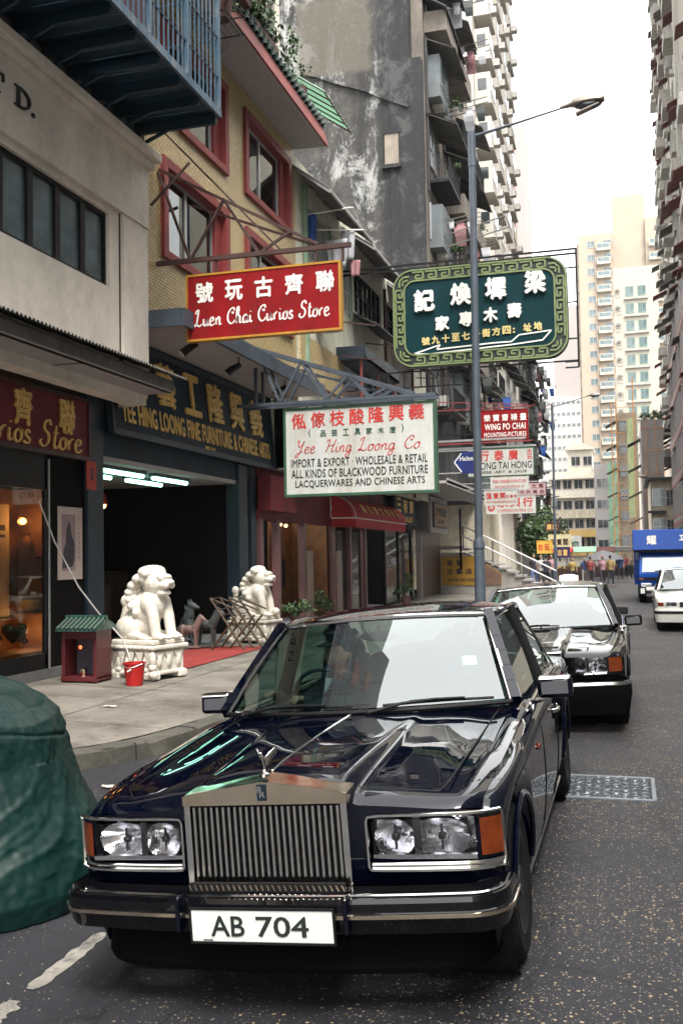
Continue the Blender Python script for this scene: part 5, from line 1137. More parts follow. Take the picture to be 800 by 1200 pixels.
# white furniture company sign
y = 18.5
s = board('hanging_sign', 'white hanging sign with green frame and red and black lettering for blackwood furniture', y, -6.45, -3.41, 3.01, 4.76, M['signwhite'], M['greenframe'], .05, .2)
for i, ch in enumerate('俬傢枝酸隆興義'): text('red_character', ch, .30, .31, (-6.28+.392*i,y,4.34+.012*i), XD, UD, M['letred'], s, bold=.02, depth=.003)
for i, ch in enumerate('(品芸工具家木唐)'): text('green_character', ch, .04 if ch in '()' else .12, .17 if ch in '()' else .13, (-5.93+.232*i,y,4.17), XD, UD, M['letgreen'], s, bold=.015, depth=.003)
for wd, x_, w_ in (('Yee',-6.22,.42),('Hing',-5.62,.56),('Loong',-4.94,.74),('Co.',-4.05,.40)): script('script_letter', wd, w_, .26, (x_,y,3.86), XD, UD, M['letred'], s, .07, .22)
text('black_lettering', 'IMPORT & EXPORT · WHOLESALE & RETAIL', 2.72, .165, (-6.30,y,3.585), XD, UD, M['letblack'], s, bold=.012, depth=.003, spacing=1.05)
text('black_lettering', 'ALL KINDS OF BLACKWOOD FURNITURE', 2.72, .165, (-6.30,y,3.375), XD, UD, M['letblack'], s, bold=.012, depth=.003, spacing=1.05)
text('black_lettering', 'LACQUERWARES AND CHINESE ARTS', 2.58, .165, (-6.22,y,3.165), XD, UD, M['letblack'], s, bold=.012, depth=.003, spacing=1.05)
fr = thing('sign_bracket', 'blue grey triangular truss holding the white furniture sign', 'bracket', (X,19,5))
b = B()
for yy in (18.45,18.85):
    b.bar((-7.4,yy,4.86),(-3.4,yy,4.86),.06); b.bar((-7.0,yy,6.0),(-3.8,yy,4.9),.06); b.bar((-7.0,yy,4.9),(-7.0,yy,6.0),.06)
    pts = [(-7.0,6.0),(-6.5,4.88),(-6.05,5.67),(-5.55,4.88),(-5.1,5.34),(-4.7,4.88),(-4.3,5.06)]
    for i in range(6): b.bar((pts[i][0],yy,pts[i][1]),(pts[i+1][0],yy,pts[i+1][1]),.045)
for xx, zz in ((-7.0,6.0),(-6.05,5.67),(-5.1,5.34)): b.bar((xx,18.45,zz),(xx,18.85,zz),.04)
b.bar((-7.35,20.2,6.1),(-4.4,18.8,4.95),.04); b.bar((-7.3,22.5,6.2),(-5.2,18.9,5.3),.04)
b.build('steel_truss', M['greysteel'], fr)
b = B(); b.bar((-6.0,18.6,4.76),(-6.0,18.6,4.86),.05); b.bar((-3.9,18.6,4.76),(-3.9,18.6,4.86),.05); b.build('hanger', M['greysteel'], fr)
# green coffin maker sign with fret border
y = 26.0; x0, x1, z0, z1 = -5.90, -1.29, 6.86, 9.52
s = thing('hanging_sign', 'large dark green rounded sign with a fret border and raised white characters', 'sign', ((x0+x1)/2,y,z1))
def rr(x0, x1, z0, z1, r, n=8):
    P = []
    for cx, cz, a0 in ((x1-r,z0+r,-90),(x1-r,z1-r,0),(x0+r,z1-r,90),(x0+r,z0+r,180)):
        for i in range(n+1): a = R(a0+90*i/n); P.append((cx+r*math.cos(a), cz+r*math.sin(a)))
    return P
b = B(); b.prism([(p[0],y,p[1]) for p in rr(x0,x1,z0,z1,.55)], (0,.2,0)); b.build('board', M['letblack'], s)
b = B(); b.prism([(p[0],y-.012,p[1]) for p in rr(x0+.36,x1-.36,z0+.36,z1-.36,.28)], (0,.011,0)); b.build('board_face', M['signgreen'], s)
b = B()
for (q0, q1, rr_) in (((x0+.035,x1-.035,z0+.035,z1-.035),0,.52),((x0+.325,x1-.325,z0+.325,z1-.325),0,.30)):
    P = rr(*q0, rr_)
    for i in range(len(P)): a = P[i]; c = P[(i+1) % len(P)]; b.bar((a[0],y-.02,a[1]),(c[0],y-.02,c[1]),.04,.05,up=(0,1,0))
b.build('border_rim', M['fret'], s)
def keyunit():
    k = B(); t = .046
    for a, c in (((0,.02),(.30,.02)),((.30,.02),(.30,.20)),((.30,.20),(.10,.20)),((.10,.20),(.10,.11)),((.10,.11),(.21,.11))): k.bar((a[0],0,a[1]),(c[0],0,c[1]),t,.03,up=(0,1,0))
    return k.mesh('fret_key', M['fret'])
KU = keyunit(); step = .365
n = int((x1-x0-1.1)/step)
for i in range(n+1):
    xx = x0+.55+(x1-x0-1.1-.30)*i/n
    inst('fret_key', KU, s, (xx,y-.02,z0+.07)); o = inst('fret_key', KU, s, (xx,y-.02,z1-.07)); o.scale = (1,1,-1)
n = int((z1-z0-1.1)/step)
for i in range(n+1):
    zz = z0+.55+(z1-z0-1.1-.30)*i/n
    o = inst('fret_key', KU, s, (x0+.07,y-.02,zz)); o.rotation_euler = (0,R(-90),0); o.scale = (1,1,-1)
    o = inst('fret_key', KU, s, (x1-.07,y-.02,zz)); o.rotation_euler = (0,R(-90),0)
for cx, cz, sx, sz in ((x0+.2,z0+.2,1,1),(x1-.2,z0+.2,-1,1),(x0+.2,z1-.2,1,-1),(x1-.2,z1-.2,-1,-1)):
    k = B()
    for a, c in (((0,.3),(.0,.12)),((0,.12),(.12,0)),((.12,0),(.3,0)),((.1,.26),(.1,.14)),((.1,.14),(.26,.1))): k.bar((cx+sx*a[0]*.9,y-.02,cz+sz*a[1]*.9),(cx+sx*c[0]*.9,y-.02,cz+sz*c[1]*.9),.046,.03,up=(0,1,0))
    k.build('fret_corner', M['fret'], s)
for ch, xx, zz in (('記',-5.30,8.47),('煥',-4.32,8.56),('墀',-3.40,8.62),('梁',-2.38,8.70)): text('raised_character', ch, .56, .60, (xx,y-.012,zz-.14), XD, UD, M['letwhite'], s, bold=.045, depth=.09)
for ch, xx, zz in (('家',-4.74,7.88),('專',-4.10,7.94),('木',-3.46,8.0),('壽',-2.84,8.06)): text('raised_character', ch, .38, .40, (xx,y-.012,zz-.1), XD, UD, M['letwhite'], s, bold=.045, depth=.07)
for i, ch in enumerate('號九十至七十街方四:址地'): text('gilt_character', ch, .22 if ch != ':' else .06, .22 if ch != ':' else .14, (-5.12+.268*i,y-.012,7.43+.016*i), XD, UD, mat('pale_gilt', (.62,.50,.20), .5) if i == 0 else bpy.data.materials['pale_gilt'], s, bold=.04, depth=.03)
b = B(); pts = [(-5.35,7.22),(-4.62,7.42),(-4.72,7.30),(-3.2,7.36),(-2.75,7.36),(-2.55,7.52),(-1.72,7.58),(-1.95,7.34),(-2.75,7.28),(-4.9,7.19)]
for i in range(len(pts)): a = pts[i]; c = pts[(i+1) % len(pts)]; b.bar((a[0],y-.022,a[1]),(c[0],y-.022,c[1]),.035,.02,up=(0,1,0))
b.build('arrow_outline', M['letwhite'], s)
fr = thing('sign_bracket', 'thin dark steel arms holding the large green sign', 'bracket', (X,26,9))
b = B()
for zz in (9.56,9.68): b.bar((-7.4,26.1,zz),(-1.05,26.1,zz),.045)
b.bar((-1.06,26.1,6.6),(-1.06,26.1,9.7),.05)
for zz in (9.2,8.3,7.35,6.75,6.6): b.bar((-1.4,26.12,zz),(-1.06,26.12,zz),.035)
b.bar((-7.4,26.15,6.78),(-1.05,26.15,6.78),.04); b.bar((-7.4,26.15,6.35),(-3.8,26.15,6.35),.04)
for k in range(7): b.bar((-7.0+.45*k,26.15,6.78),(-7.0+.45*k,26.15,6.35),.03)
b.bar((-3.85,26.1,5.0),(-3.85,26.1,6.78),.05); b.bar((-5.8,26.1,5.0),(-3.85,26.1,5.0),.035); b.bar((-5.8,26.1,5.55),(-3.85,26.1,5.6),.03)
b.build('steel_arm', M['black'], fr)
# washing hung under the green sign
laundry((-5.55,26.3,6.0),.45,1.1,M['clothblue'],'long blue garment hanging below the big green sign',7,0)
laundry((-5.8,26.4,5.9),.3,.9,M['letblack'],'black garment beside the long blue one below the green sign',8,0)
# cluster of smaller signs beyond the lamp post; placed by distance down the street
from math import tan
yb = 34.0; s = board('hanging_sign', 'small bright red sign with white lettering for mounted pictures', yb, -4.70, -3.11, 5.72, 6.76, M['signred'], M['signred'], .02, .12)
for i, ch in enumerate('榮寶齋裱畫'): text('white_character', ch, .22, .24, (-4.60+.305*i,yb,6.37), XD, UD, M['letwhite'], s, bold=.02, depth=.003)
text('white_lettering', 'WING PO CHAI', 1.38, .22, (-4.58,yb,6.07), XD, UD, M['letwhite'], s, bold=.025, depth=.003, spacing=1.1)
text('white_lettering', 'MOUNTING-PICTURES', 1.42, .16, (-4.60,yb,5.83), XD, UD, M['letwhite'], s, bold=.015, depth=.003, spacing=1.12)
yb = 32.0; s = board('hanging_sign', 'white green-edged sign with red characters and black serif lettering for jade', yb, -4.90, -2.76, 4.32, 5.24, M['signwhite'], M['greenframe'], .035, .14)
for i, ch in enumerate('行泰廣'): text('red_character', ch, .31, .34, (-4.50+.46*i,yb,4.83), XD, UD, M['letred'], s, bold=.02, depth=.003)
text('red_character', '古', .16, .16, (-2.99,yb,5.01), XD, UD, M['letred'], s, bold=.015, depth=.003); text('red_character', '玩', .16, .16, (-2.99,yb,4.83), XD, UD, M['letred'], s, bold=.015, depth=.003)
text('black_lettering', 'KWONG TAI HONG', 2.0, .23, (-4.84,yb,4.56), XD, UD, M['letblack'], s, bold=.008, depth=.003)
text('black_lettering', 'CHINESE  ART  &  JADE', 1.8, .11, (-4.80,yb,4.40), XD, UD, M['letblack'], s, bold=.006, depth=.003)
yb = 31.0; s = thing('arrow_sign', 'dark blue arrow shaped sign with white edge pointing left behind the jade sign', 'sign', (-4.9,yb,4.8))
b = B(); b.prism([(-5.22,yb+.05,4.74),(-4.94,yb+.05,5.07),(-4.55,yb+.05,5.07),(-4.55,yb+.05,4.38),(-4.94,yb+.05,4.38)], (0,.08,0)); b.build('board', mat('arrow_blue', (.010,.022,.14), .4), s)
b = B(); b.bar((-4.93,yb+.04,5.02),(-5.16,yb+.04,4.74),.035,.02,up=(0,1,0)); b.bar((-5.16,yb+.04,4.74),(-4.93,yb+.04,4.43),.035,.02,up=(0,1,0)); b.build('white_chevron', M['letwhite'], s)
text('white_lettering', 'Helen', .42, .15, (-4.99,yb+.05,4.78), XD, UD, M['letwhite'], s, bold=.01, depth=.003)
yb = 38.0; s = board('hanging_sign', 'white sign with three lines of red lettering for fine furniture', yb, -4.95, -3.51, 4.26, 4.95, M['signwhite'], M['signwhite'], .02)
text('red_lettering', 'HELEN ARTWARES', 1.25, .13, (-4.86,yb,4.76), XD, UD, M['letred'], s, bold=.01, depth=.003); text('red_lettering', 'FINE CHINESE FURNITURE', 1.25, .12, (-4.86,yb,4.54), XD, UD, M['letred'], s, bold=.006, depth=.003); text('red_lettering', 'SECOND FLOOR NO. 16', 1.1, .08, (-4.78,yb,4.36), XD, UD, M['letred'], s, bold=.005, depth=.003)
yb = 37.0; s = board('hanging_sign', 'pale pinkish sign with small red characters for antiques', yb, -5.06, -3.83, 3.65, 4.22, M['signwhite'], M['signwhite'], .02)
for i, ch in enumerate('匯寶閣'): text('red_character', ch, .2, .22, (-4.98+.25*i,yb,3.89), XD, UD, M['letred'], s, bold=.015, depth=.003)
for i, ch in enumerate('古美術'): text('red_character', ch, .11, .12, (-4.26+.14*i,yb,3.91), XD, UD, M['letred'], s, bold=.01, depth=.003)
text('red_lettering', 'MUI POKOK ANTIQUE CO.', 1.1, .09, (-4.98,yb,3.72), XD, UD, M['letred'], s, bold=.005, depth=.003)
yb = 42.0; s = board('hanging_sign', 'white sign with very large red characters and a round red emblem lowest in the cluster', yb, -5.68, -3.62, 3.53, 4.27, M['signwhite'], M['signwhite'], .02)
for i, ch in enumerate('永興行'): text('red_character', ch, .44, .40, (-5.2+.52*i,yb,3.80), XD, UD, M['letred'], s, bold=.03, depth=.003)
text('red_lettering', 'COPYING RYING CO.', 1.5, .12, (-5.2,yb,3.60), XD, UD, M['letred'], s, bold=.008, depth=.003)
b = B(); b.lathe([(0,-.01),(.15,-.01),(.15,.0)], (-5.46,yb,3.80), 20, axis='Y'); b.build('round_emblem', M['letred'], s)
text('emblem_character', '興', .18, .18, (-5.55,yb-.01,3.71), XD, UD, M['signwhite'], s, bold=.01, depth=.003)
yb = 44.0; s = board('hanging_sign', 'faint pink sign with two rows of maroon characters behind the others', yb, -4.55, -3.33, 4.38, 4.95, mat('pink_sign', (.42,.30,.30), .6), M['maroon'], .02)
for i, ch in enumerate('大東'): text('maroon_character', ch, .22, .2, (-3.95+.3*i,yb,4.69), XD, UD, M['maroon'], s, bold=.02, depth=.003)
for i, ch in enumerate('古玩美術'): text('maroon_character', ch, .18, .17, (-4.45+.28*i,yb,4.45), XD, UD, M['maroon'], s, bold=.02, depth=.003)
fr = thing('sign_bracket', 'long pale horizontal rails carrying the cluster of small signs', 'bracket', (X,34,5))
b = B()
b.bar((-7.4,34.05,6.85),(-3.0,34.05,6.84),.04); b.bar((-7.4,34.05,7.25),(-3.1,34.05,6.9),.03); b.bar((-7.4,34.0,5.66),(-3.0,34.0,5.66),.05)
for k in range(8): b.bar((-6.4+.55*k,34.05,6.78),(-6.15+.55*k,34.05,7.08-.03*k),.025)
b.build('red_rail', M['redframe'], fr)
for (x1_,y_,z_,w_) in ((-2.7,32.1,5.29,.05),(-3.4,38.1,5.0,.04),(-3.8,37.1,4.26,.04),(-3.6,42.1,4.34,.04),(-3.3,44.1,5.0,.04),(-4.5,31.1,5.12,.04),(-3.0,31.9,5.52,.06)): b = B(); b.bar((-7.4,y_,z_),(x1_,y_,z_),w_); b.build('white_rail', M['alu'], fr)
# skeleton sign frame high above the green sign
fr = thing('empty_sign_frame', 'empty rectangular sign frame jutting out beyond the lamp post', 'sign frame', (-6,40,12))
b = B(); b.bar((-7.3,40,14.85),(-4.36,40,15.50),.05); b.bar((-7.3,40,14.35),(-4.2,40,15.03),.05); b.bar((-4.36,40,15.5),(-4.2,40,15.03),.05)
for k in range(4): b.bar((-7.3,40,14.45+.1*k),(-4.3,40,15.1+.1*k),.012)
b.build('frame_rail', M['corr'], fr)
# ---------------------------------------------------------------- street lamps
def lamp(x, y, h, label, ax, s=1.0, rise=.35):
    t = thing('street_lamp', label, 'street lamp', (x,y,0)); z0 = swz(x,y)
    b = B(); b.lathe([(.16*s,0),(.140*s,.3),(.132*s,2.0-z0),(.132*s,2.05-z0)], (x,y,z0), 14); b.lathe([(.15*s,1.98-z0),(.15*s,2.08-z0),(.105*s,2.25-z0)], (x,y,z0), 14)
    b.build('lamp_base', M['greysteel'], t, smooth=True)
    b = B(); b.tube([(x,y,1.9),(x+.06*s,y,h-.9)], [.103*s,.090*s], 14); b.build('lamp_pole', M['greysteel'], t, smooth=True)
    b = B(); b.tube([(x+.06*s,y,h-.9),(x+.06*s,y,h)], [.102*s,.10*s], 14); b.build('pole_sleeve', M['greysteel'], t, smooth=True)
    b = B(); b.tube([(x+.06*s,y,h-.12),(x+ax*.5,y,h-.1+rise*.52),(x+ax,y,h+rise*.9)], [.042*s,.034*s,.024*s], 8); b.build('lamp_arm', M['greysteel'], t, smooth=True)
    hx = x+ax; hz = h+rise*.9
    P_ = [(-.10,.035,.05,.0),(.0,.07,.08,.0),(.15,.085,.10,.02),(.22,.14,.16,.03),(.45,.17,.18,.05),(.75,.175,.175,.06),(.92,.15,.14,.06),(.985,.06,.06,.05)]
    b = B(); n_ = 14
    vs = []; fs = []
    for (px, ry, rz2, dz) in P_:
        for k in range(n_): a = 2*math.pi*k/n_; cz = math.sin(a); vs.append((hx+px*s, y+ry*s*math.cos(a), hz+(dz+rz2*cz*(1 if cz > 0 else .30))*s))
    for i in range(len(P_)-1):
        for k in range(n_): fs.append((i*n_+k, i*n_+(k+1) % n_, (i+1)*n_+(k+1) % n_, (i+1)*n_+k))
    fs += [tuple(range(n_)), tuple((len(P_)-1)*n_+k for k in range(n_))]
    b.add(vs, fs); b.build('lamp_head', mat('lamp_shell', (.22,.19,.16), .4, .4) if 'lamp_shell' not in bpy.data.materials else bpy.data.materials['lamp_shell'], t, smooth=True)
    b = B(); b.ell((hx+.58*s,y,hz-.02*s),(.34*s,.14*s,.10*s),14,8); b.build('lamp_lens', M['wglass'], t, smooth=True)
    b = B(); b.prism([(hx+.28*s,y-.12*s,hz-.20*s),(hx+.84*s,y-.12*s,hz-.02*s),(hx+.84*s,y-.12*s,hz-.05*s),(hx+.30*s,y-.12*s,hz-.235*s)],(0,.24*s,0)); b.build('lamp_visor', bpy.data.materials['lamp_shell'], t)
    return t
lamp(-3.58, 25, 12.62, 'tall blue grey street lamp whose post crosses the green sign', 2.38)
lamp(-3.42, 50, 9.2, 'slim dark street lamp farther down beside the far crowd', 1.75, .62)
lamp(3.3, 92, 8.2, 'distant street lamp on the right pavement by the grey block', -2.2, .8)
# ---------------------------------------------------------------- stair
st = thing('street_stair', 'white tiled stair with handrail climbing to the left beyond the lamp post', 'stair', (-5.5,44.5,.1))
M['wtile'] = tilemat('white_wall_tile', (.50,.48,.44), (.44,.42,.38), (.28,.26,.24), .2, .1, rough=.4, var=.3)
n = 12; xs_, xe = -7.1, -3.1; zt, zb_ = 2.25, .15
b = B(); b.prism([(-8.3,44,.1),(-3.2,44,.1),(-3.2,44,.2),(-7.1,44,1.95),(-8.3,44,1.95)], (0,.15,0)); b.build('side_wall', M['wtile'], st)
for i in range(n):
    xa = xs_+(xe-xs_)*i/n; z = zt-(zt-zb_)*(i+1)/n
    q = B(); q.box(xa,43.9,z-.05+.02,xa+(xe-xs_)/n+.04,45.8,z+.06); q.build('step', M['soffit2'], st)
b = B(); b.prism([(-7.2,44.15,1.95),(-3.2,44.15,.15),(-3.2,44.15,.1),(-7.2,44.15,.1)], (0,1.6,0)); b.build('stair_body', M['stucco_grey'], st)
b = B(); b.box(-8.3,43.9,2.1,-7.05,45.8,2.25); b.build('landing', M['soffit2'], st)
M['whitepaint'] = mat('white_paint', (.70,.70,.68), .45, var=.06)
for dz in (.45,.92):
    b = B(); b.tube([(-7.05,43.95,zt+dz),(-3.0,43.95,zb_+dz+.02)], .035, 7); b.build('handrail', M['whitepaint'], st)
for k in range(4): xx = -7.0+1.3*k; z = zt-(xx-xs_)/(xe-xs_)*(zt-zb_); b = B(); b.tube([(xx,43.95,z-.05),(xx,43.95,z+.94)], .03, 6); b.build('rail_post', M['greysteel'], st)
b = B(); b.tube([(-7.1,43.9,1.2),(-7.1,43.9,3.9)], .05, 7); b.build('corner_post', M['black'], st)
s = thing('wall_sign', 'ochre painted sign with dark characters on the white tiled stair wall', 'sign', (-6.7,43.98,1))
b = B(); b.prism([(-8.0,43.95,.50),(-5.34,43.95,.50),(-5.34,43.95,.98),(-6.5,43.95,1.78),(-8.0,43.95,1.78)], (0,.045,0)); b.build('board', mat('ochre_board', (.52,.29,.04), .6, var=.12), s)
b = B(); b.prism([(-6.5,43.94,.52),(-5.36,43.94,.52),(-5.36,43.94,.96),(-6.5,43.94,1.75)], (0,.009,0)); b.build('brown_board', mat('brown_board', (.22,.13,.09), .7), s)
for i, ch in enumerate('裕發'): text('dark_character', ch, .28, .26, (-7.75+.42*i,43.95,1.36), XD, UD, M['ink'], s, bold=.03, depth=.003)
for i, ch in enumerate('古藝店'): text('dark_character', ch, .28, .26, (-7.75+.42*i,43.95,.98), XD, UD, M['ink'], s, bold=.03, depth=.003)
text('dark_lettering', 'YU FA CO HOUSE', 1.5, .13, (-7.75,43.935,.68), XD, UD, M['ink'], s, bold=.03, depth=.003)
# signs of the far end
def farsign(label, y, x0, x1, z0, z1, face, txt, lm):
    s = board('hanging_sign', label, y, x0, x1, z0, z1, face, face, .03); n = len(txt); w = (x1-x0)*.8/n
    for i, ch in enumerate(txt): text('sign_character', ch, w*.8, min((z1-z0)*.6, w*1.1), (x0+(x1-x0)*.1+w*i, y, z0+(z1-z0)*.2), XD, UD, lm, s, bold=.03, depth=.003)
M['ochre'] = mat('ochre_sign', (.62,.36,.05), .6); M['palesign'] = mat('pale_yellow_sign', (.55,.48,.28), .6)
farsign('pale yellow sign with brown characters over the distant crowd', 60, -4.5, -3.15, 2.15, 2.98, M['palesign'], '榮寶閣', M['wood'])
farsign('bright ochre sign half hidden left of the pale yellow one', 58, -5.0, -4.12, 1.85, 2.6, M['ochre'], '珍玩', M['letred'])
farsign('dark purple sign low beside the slim street lamp', 57, -3.86, -3.09, 1.6, 2.2, mat('purple_sign', (.03,.015,.07), .6), '古董', M['gold'])
farsign('red brown sign above the pale yellow one', 62, -4.8, -3.95, 3.2, 3.75, M['rust'], '酒家', M['gold'])
farsign('small white and red shop sign at the far street end', 100, -3.6, -2.0, .9, 1.7, M['signwhite'], '茶餐廳', M['letred'])
farsign('little white sign by the distant stalls', 95, -2.6, -1.6, .3, 1.0, M['signwhite'], '生果', M['letred'])
farsign('narrow white sign with orange marks right of the green netting', 120, -1.9, .25, 2.0, 2.65, M['signwhite'], '藥行', M['ochre'])
# ---------------------------------------------------------------- stone lions
LM = {}
def lion_mesh():
    b = B(); q = random.Random(4)
    def E(c, r, m=None): b.ell(c, r, 14, 10, rot=m)
    # faces +x; local origin on top of the pedestal
    E((-.16,0,.22),(.30,.26,.25)); E((-.02,0,.42),(.24,.23,.30)); E((.10,0,.52),(.20,.22,.24))
    for s in (-1,1):
        E((-.20,s*.20,.17),(.22,.12,.18)); E((-.02,s*.24,.06),(.17,.07,.06)); E((.08,s*.24,.045),(.07,.075,.05))
        b.tube([(.16,s*.15,.56),(.25,s*.16,.32),(.30,s*.16,.06)], [.11,.085,.075], 10); E((.35,s*.16,.05),(.11,.085,.055)); E((.15,s*.15,.52),(.13,.11,.15))
        for k in range(4): E((.43,s*.16+(k-1.5)*.035,.035),(.035,.02,.03))
    E((.36,.02,.12),(.12,.12,.12)) if False else None
    # head
    E((.16,0,.83),(.20,.19,.19)); E((.33,0,.80),(.12,.13,.08)); E((.31,0,.68),(.10,.11,.045)); E((.43,0,.84),(.05,.07,.045)); E((.30,0,.92),(.10,.14,.05))
    for s in (-1,1): E((.33,s*.09,.895),(.045,.04,.04)); E((.06,s*.19,.90),(.05,.04,.07)); E((.40,s*.06,.79),(.05,.05,.05))
    # curls of the mane
    for i in range(9):
        a = -1.5+3.0*i/8
        for j in range(7):
            t = j/6; x = .10-.25*math.sin(t*2.6)*.9-.02; z = 1.02-.60*t; r = .21+.05*math.sin(t*3)
            cx = x-.05*math.cos(a*1.0)*0; E((cx+.02*math.cos(a), r*math.sin(a), z+.05*math.cos(a)-.03), (.062,.058,.06))
    for i in range(7): E((.20-.08*abs(i-3)/3,(i-3)*.065,1.02-.02*abs(i-3)),(.055,.045,.045))
    for k in range(6): E((.17,(k-2.5)*.06,.60-.015*abs(k-2.5)),(.07,.035,.03))
    # tail
    b.tube([(-.42,.0,.12),(-.50,.03,.30),(-.44,.02,.5)], [.05,.06,.05], 8); E((-.46,.02,.55),(.08,.07,.10))
    E((.02,.0,.02),(.40,.28,.035))
    return b
def pedestal():
    b = B()
    b.box(-.40,-.34,.50,.40,.34,.57); b.box(-.44,-.38,.43,.44,.38,.495); b.box(-.38,-.33,.10,.38,.33,.43)
    for sx in (-1,1):
        for sy in (-1,1): b.box(sx*.42,sy*.37,0,sx*.24,sy*.20,.10)
    b.box(-.40,-.35,.06,.40,.35,.12)
    return b
lionsrc = remesh(lion_mesh(), .0115, 'lion_body', M['whitemarble'], None, 1); lmesh = lionsrc.data; bpy.data.objects.remove(lionsrc)
pc = B()
for k in range(5):
    pc.prism([(-.34+.17*k-.075,-.345,.40),(-.34+.17*k+.075,-.345,.40),(-.34+.17*k,-.345,.20)], (0,-.022,0)); pc.prism([(-.34+.17*k-.03,-.365,.385),(-.34+.17*k+.03,-.365,.385),(-.34+.17*k,-.365,.30)], (0,-.012,0))
    pc.ell((-.255+.17*k if k < 4 else -.40,-.34,.24),(.045,.03,.085),8,6); pc.ell((-.255+.17*k if k < 4 else -.40,-.345,.14),(.055,.03,.04),8,6)
for k in range(3): pc.ell((.39,-.2+.2*k,.26),(.035,.05,.1),8,6); pc.prism([(.385,-.3+.2*k,.40),(.385,-.1+.2*k,.40),(.385,-.2+.2*k,.22)], (.02,0,0))
for sx in (-1,1): pc.ell((sx*.4,-.345,.3),(.05,.05,.12),8,6); pc.ell((sx*.4,-.345,.08),(.08,.06,.07),8,6); pc.ell((sx*.4,-.35,.18),(.06,.06,.06),8,6)
for k in range(9): pc.ell((-.36+.09*k,-.385,.462),(.035,.012,.022),8,5)
pcm = pc.mesh('pedestal_relief', M['whitemarble'], True)
M['redball'] = M['redframe']
for i, (x, y, rot, lb, s) in enumerate(((-6.70,13.15,-16,'white marble guardian lion with curled mane nearest the camera on its pedestal',1.0),(-7.18,18.7,-8,'white marble guardian lion seen between the shop and the parked car',.98))):
    z = swz(x,y)
    t = thing('stone_lion', lb, 'statue', (x,y,z))
    def add(nm, me, dz=0): o = bpy.data.objects.new(nm, me); COL.objects.link(o); o.parent = t; o.location = (0,0,dz); return o
    add('lion_body', lmesh, .565)
    pm_ = pedestal().mesh('pedestal', M['whitemarble']); o = add('pedestal', pm_); m = o.modifiers.new('b','BEVEL'); m.width = .02; m.segments = 2
    add('pedestal_relief', pcm)
    if i == 1: bb = B(); bb.ell((.42,.10,.10),(.085,.085,.085),14,10); o = add('stone_ball', bb.mesh('stone_ball', M['whitemarble'], True), .565)
    bb = B(); bb.ell((.37,0,.74),(.06,.07,.02),8,6); add('open_mouth', bb.mesh('open_mouth', M['ink'], True), .565) 
    t.rotation_euler = (0,0,R(rot)); t.scale = (s,s,s*(.97 if i == 0 else .94))
# red bucket
x, y = -6.48, 12.30; z = swz(x,y)
t = thing('bucket', 'red plastic bucket standing in front of the first stone lion', 'bucket', (x,y,z))
b = B(); b.lathe([(0,.01),(.105,.01),(.11,0),(.145,.29),(.155,.29),(.157,.31),(.143,.31),(.10,.03),(0,.03)], (x,y,z), 24); b.build('bucket_body', M['redplastic'], t, smooth=True)
b = B(); b.tube([(x+.155*math.cos(a), y-.155+.0*a, z+.29-.14*math.sin(a)) if False else (x-.15+.3*k/10, y-.06-.10*math.sin(math.pi*k/10), z+.30-.05*math.sin(math.pi*k/10)) for k, a in [(k, 0) for k in range(11)]], .004, 5); b.build('bucket_handle', M['alu'], t)
b = B(); b.tube([(x-.02,y-.158,z+.20),(x+.03,y-.158,z+.23)], .012, 6); b.build('handle_grip', M['letwhite'], t)
# hose drooping from the shop to the bucket
b = B(); pts = [(-7.75,12.0,2.65),(-7.7,12.3,2.1),(-7.5,12.6,1.45),(-7.25,12.75,1.05),(-6.95,12.6,.86),(-6.72,12.45,.72),(-6.56,12.35,.45)]
b.tube(pts, .011, 6); tag(b.build('rubber_hose', mat('pale_hose', (.42,.41,.38), .5), smooth=True), 'thin pale hose drooping from the shop down to the red bucket', 'hose')
# offering cabinet
x, y = -7.28, 12.42; z = swz(x,y)
t = thing('offering_cabinet', 'dark red cabinet with a small green tiled roof standing left of the lion', 'cabinet', (x,y,z))
M['lacq'] = mat('dark_red_lacquer', (.085,.012,.014), .4, var=.3, bump=.05)
b = B(); b.box(x-.27,y-.2,z+.05,x-.22,y+.22,z+.72); b.box(x+.22,y-.2,z+.05,x+.27,y+.22,z+.72); b.box(x-.22,y+.17,z+.05,x+.22,y+.22,z+.72); b.box(x-.27,y-.22,z+.02,x+.27,y+.22,z+.08); b.box(x-.22,y-.2,z+.60,x+.22,y+.17,z+.72); b.build('cabinet_body', M['lacq'], t, bevel=.006)
b = B(); b.box(x-.21,y+.1,z+.09,x+.21,y+.16,z+.6); b.build('cabinet_back', M['ink'], t)
b = B()
for dx in (-.24,.24):
    for dy in (-.18,.18): b.box(x+dx-.025,y+dy-.025,z,x+dx+.025,y+dy+.025,z+.05)
b.build('cabinet_foot', M['lacq'], t)
rt = B(); rt.tube([(0,0,0),(0,-.30,-.14)], .022, 7); rtm = rt.mesh('roof_tile', mat('green_tile_light', (.045,.085,.06), .35, var=.5, scale=20), True)
for s_ in (0,1):
    for k in range(9): o = inst('roof_tile', rtm, t, (x-.28+.07*k, y, z+.88)); o.rotation_euler = (0,0,R(180*s_)); 
b = B(); b.prism([(x-.31,y-.31,z+.71),(x-.31,y,z+.86),(x-.31,y+.31,z+.71)], (.62,0,0)); b.build('cabinet_roof', M['gtile'], t)
b = B(); b.tube([(x-.32,y,z+.89),(x+.32,y,z+.89)], .028, 8); b.build('roof_ridge', M['gtile'], t)
b = B(); b.ell((x-.02,y-.12,z+.48),(.022,.022,.026),8,6); b.build('offering_lamp', M['redled'], t)
b = B(); b.lathe([(.03,0),(.05,.05),(.05,.09)], (x,y-.08,z+.09), 10); b.build('incense_pot', M['brasstint'], t)
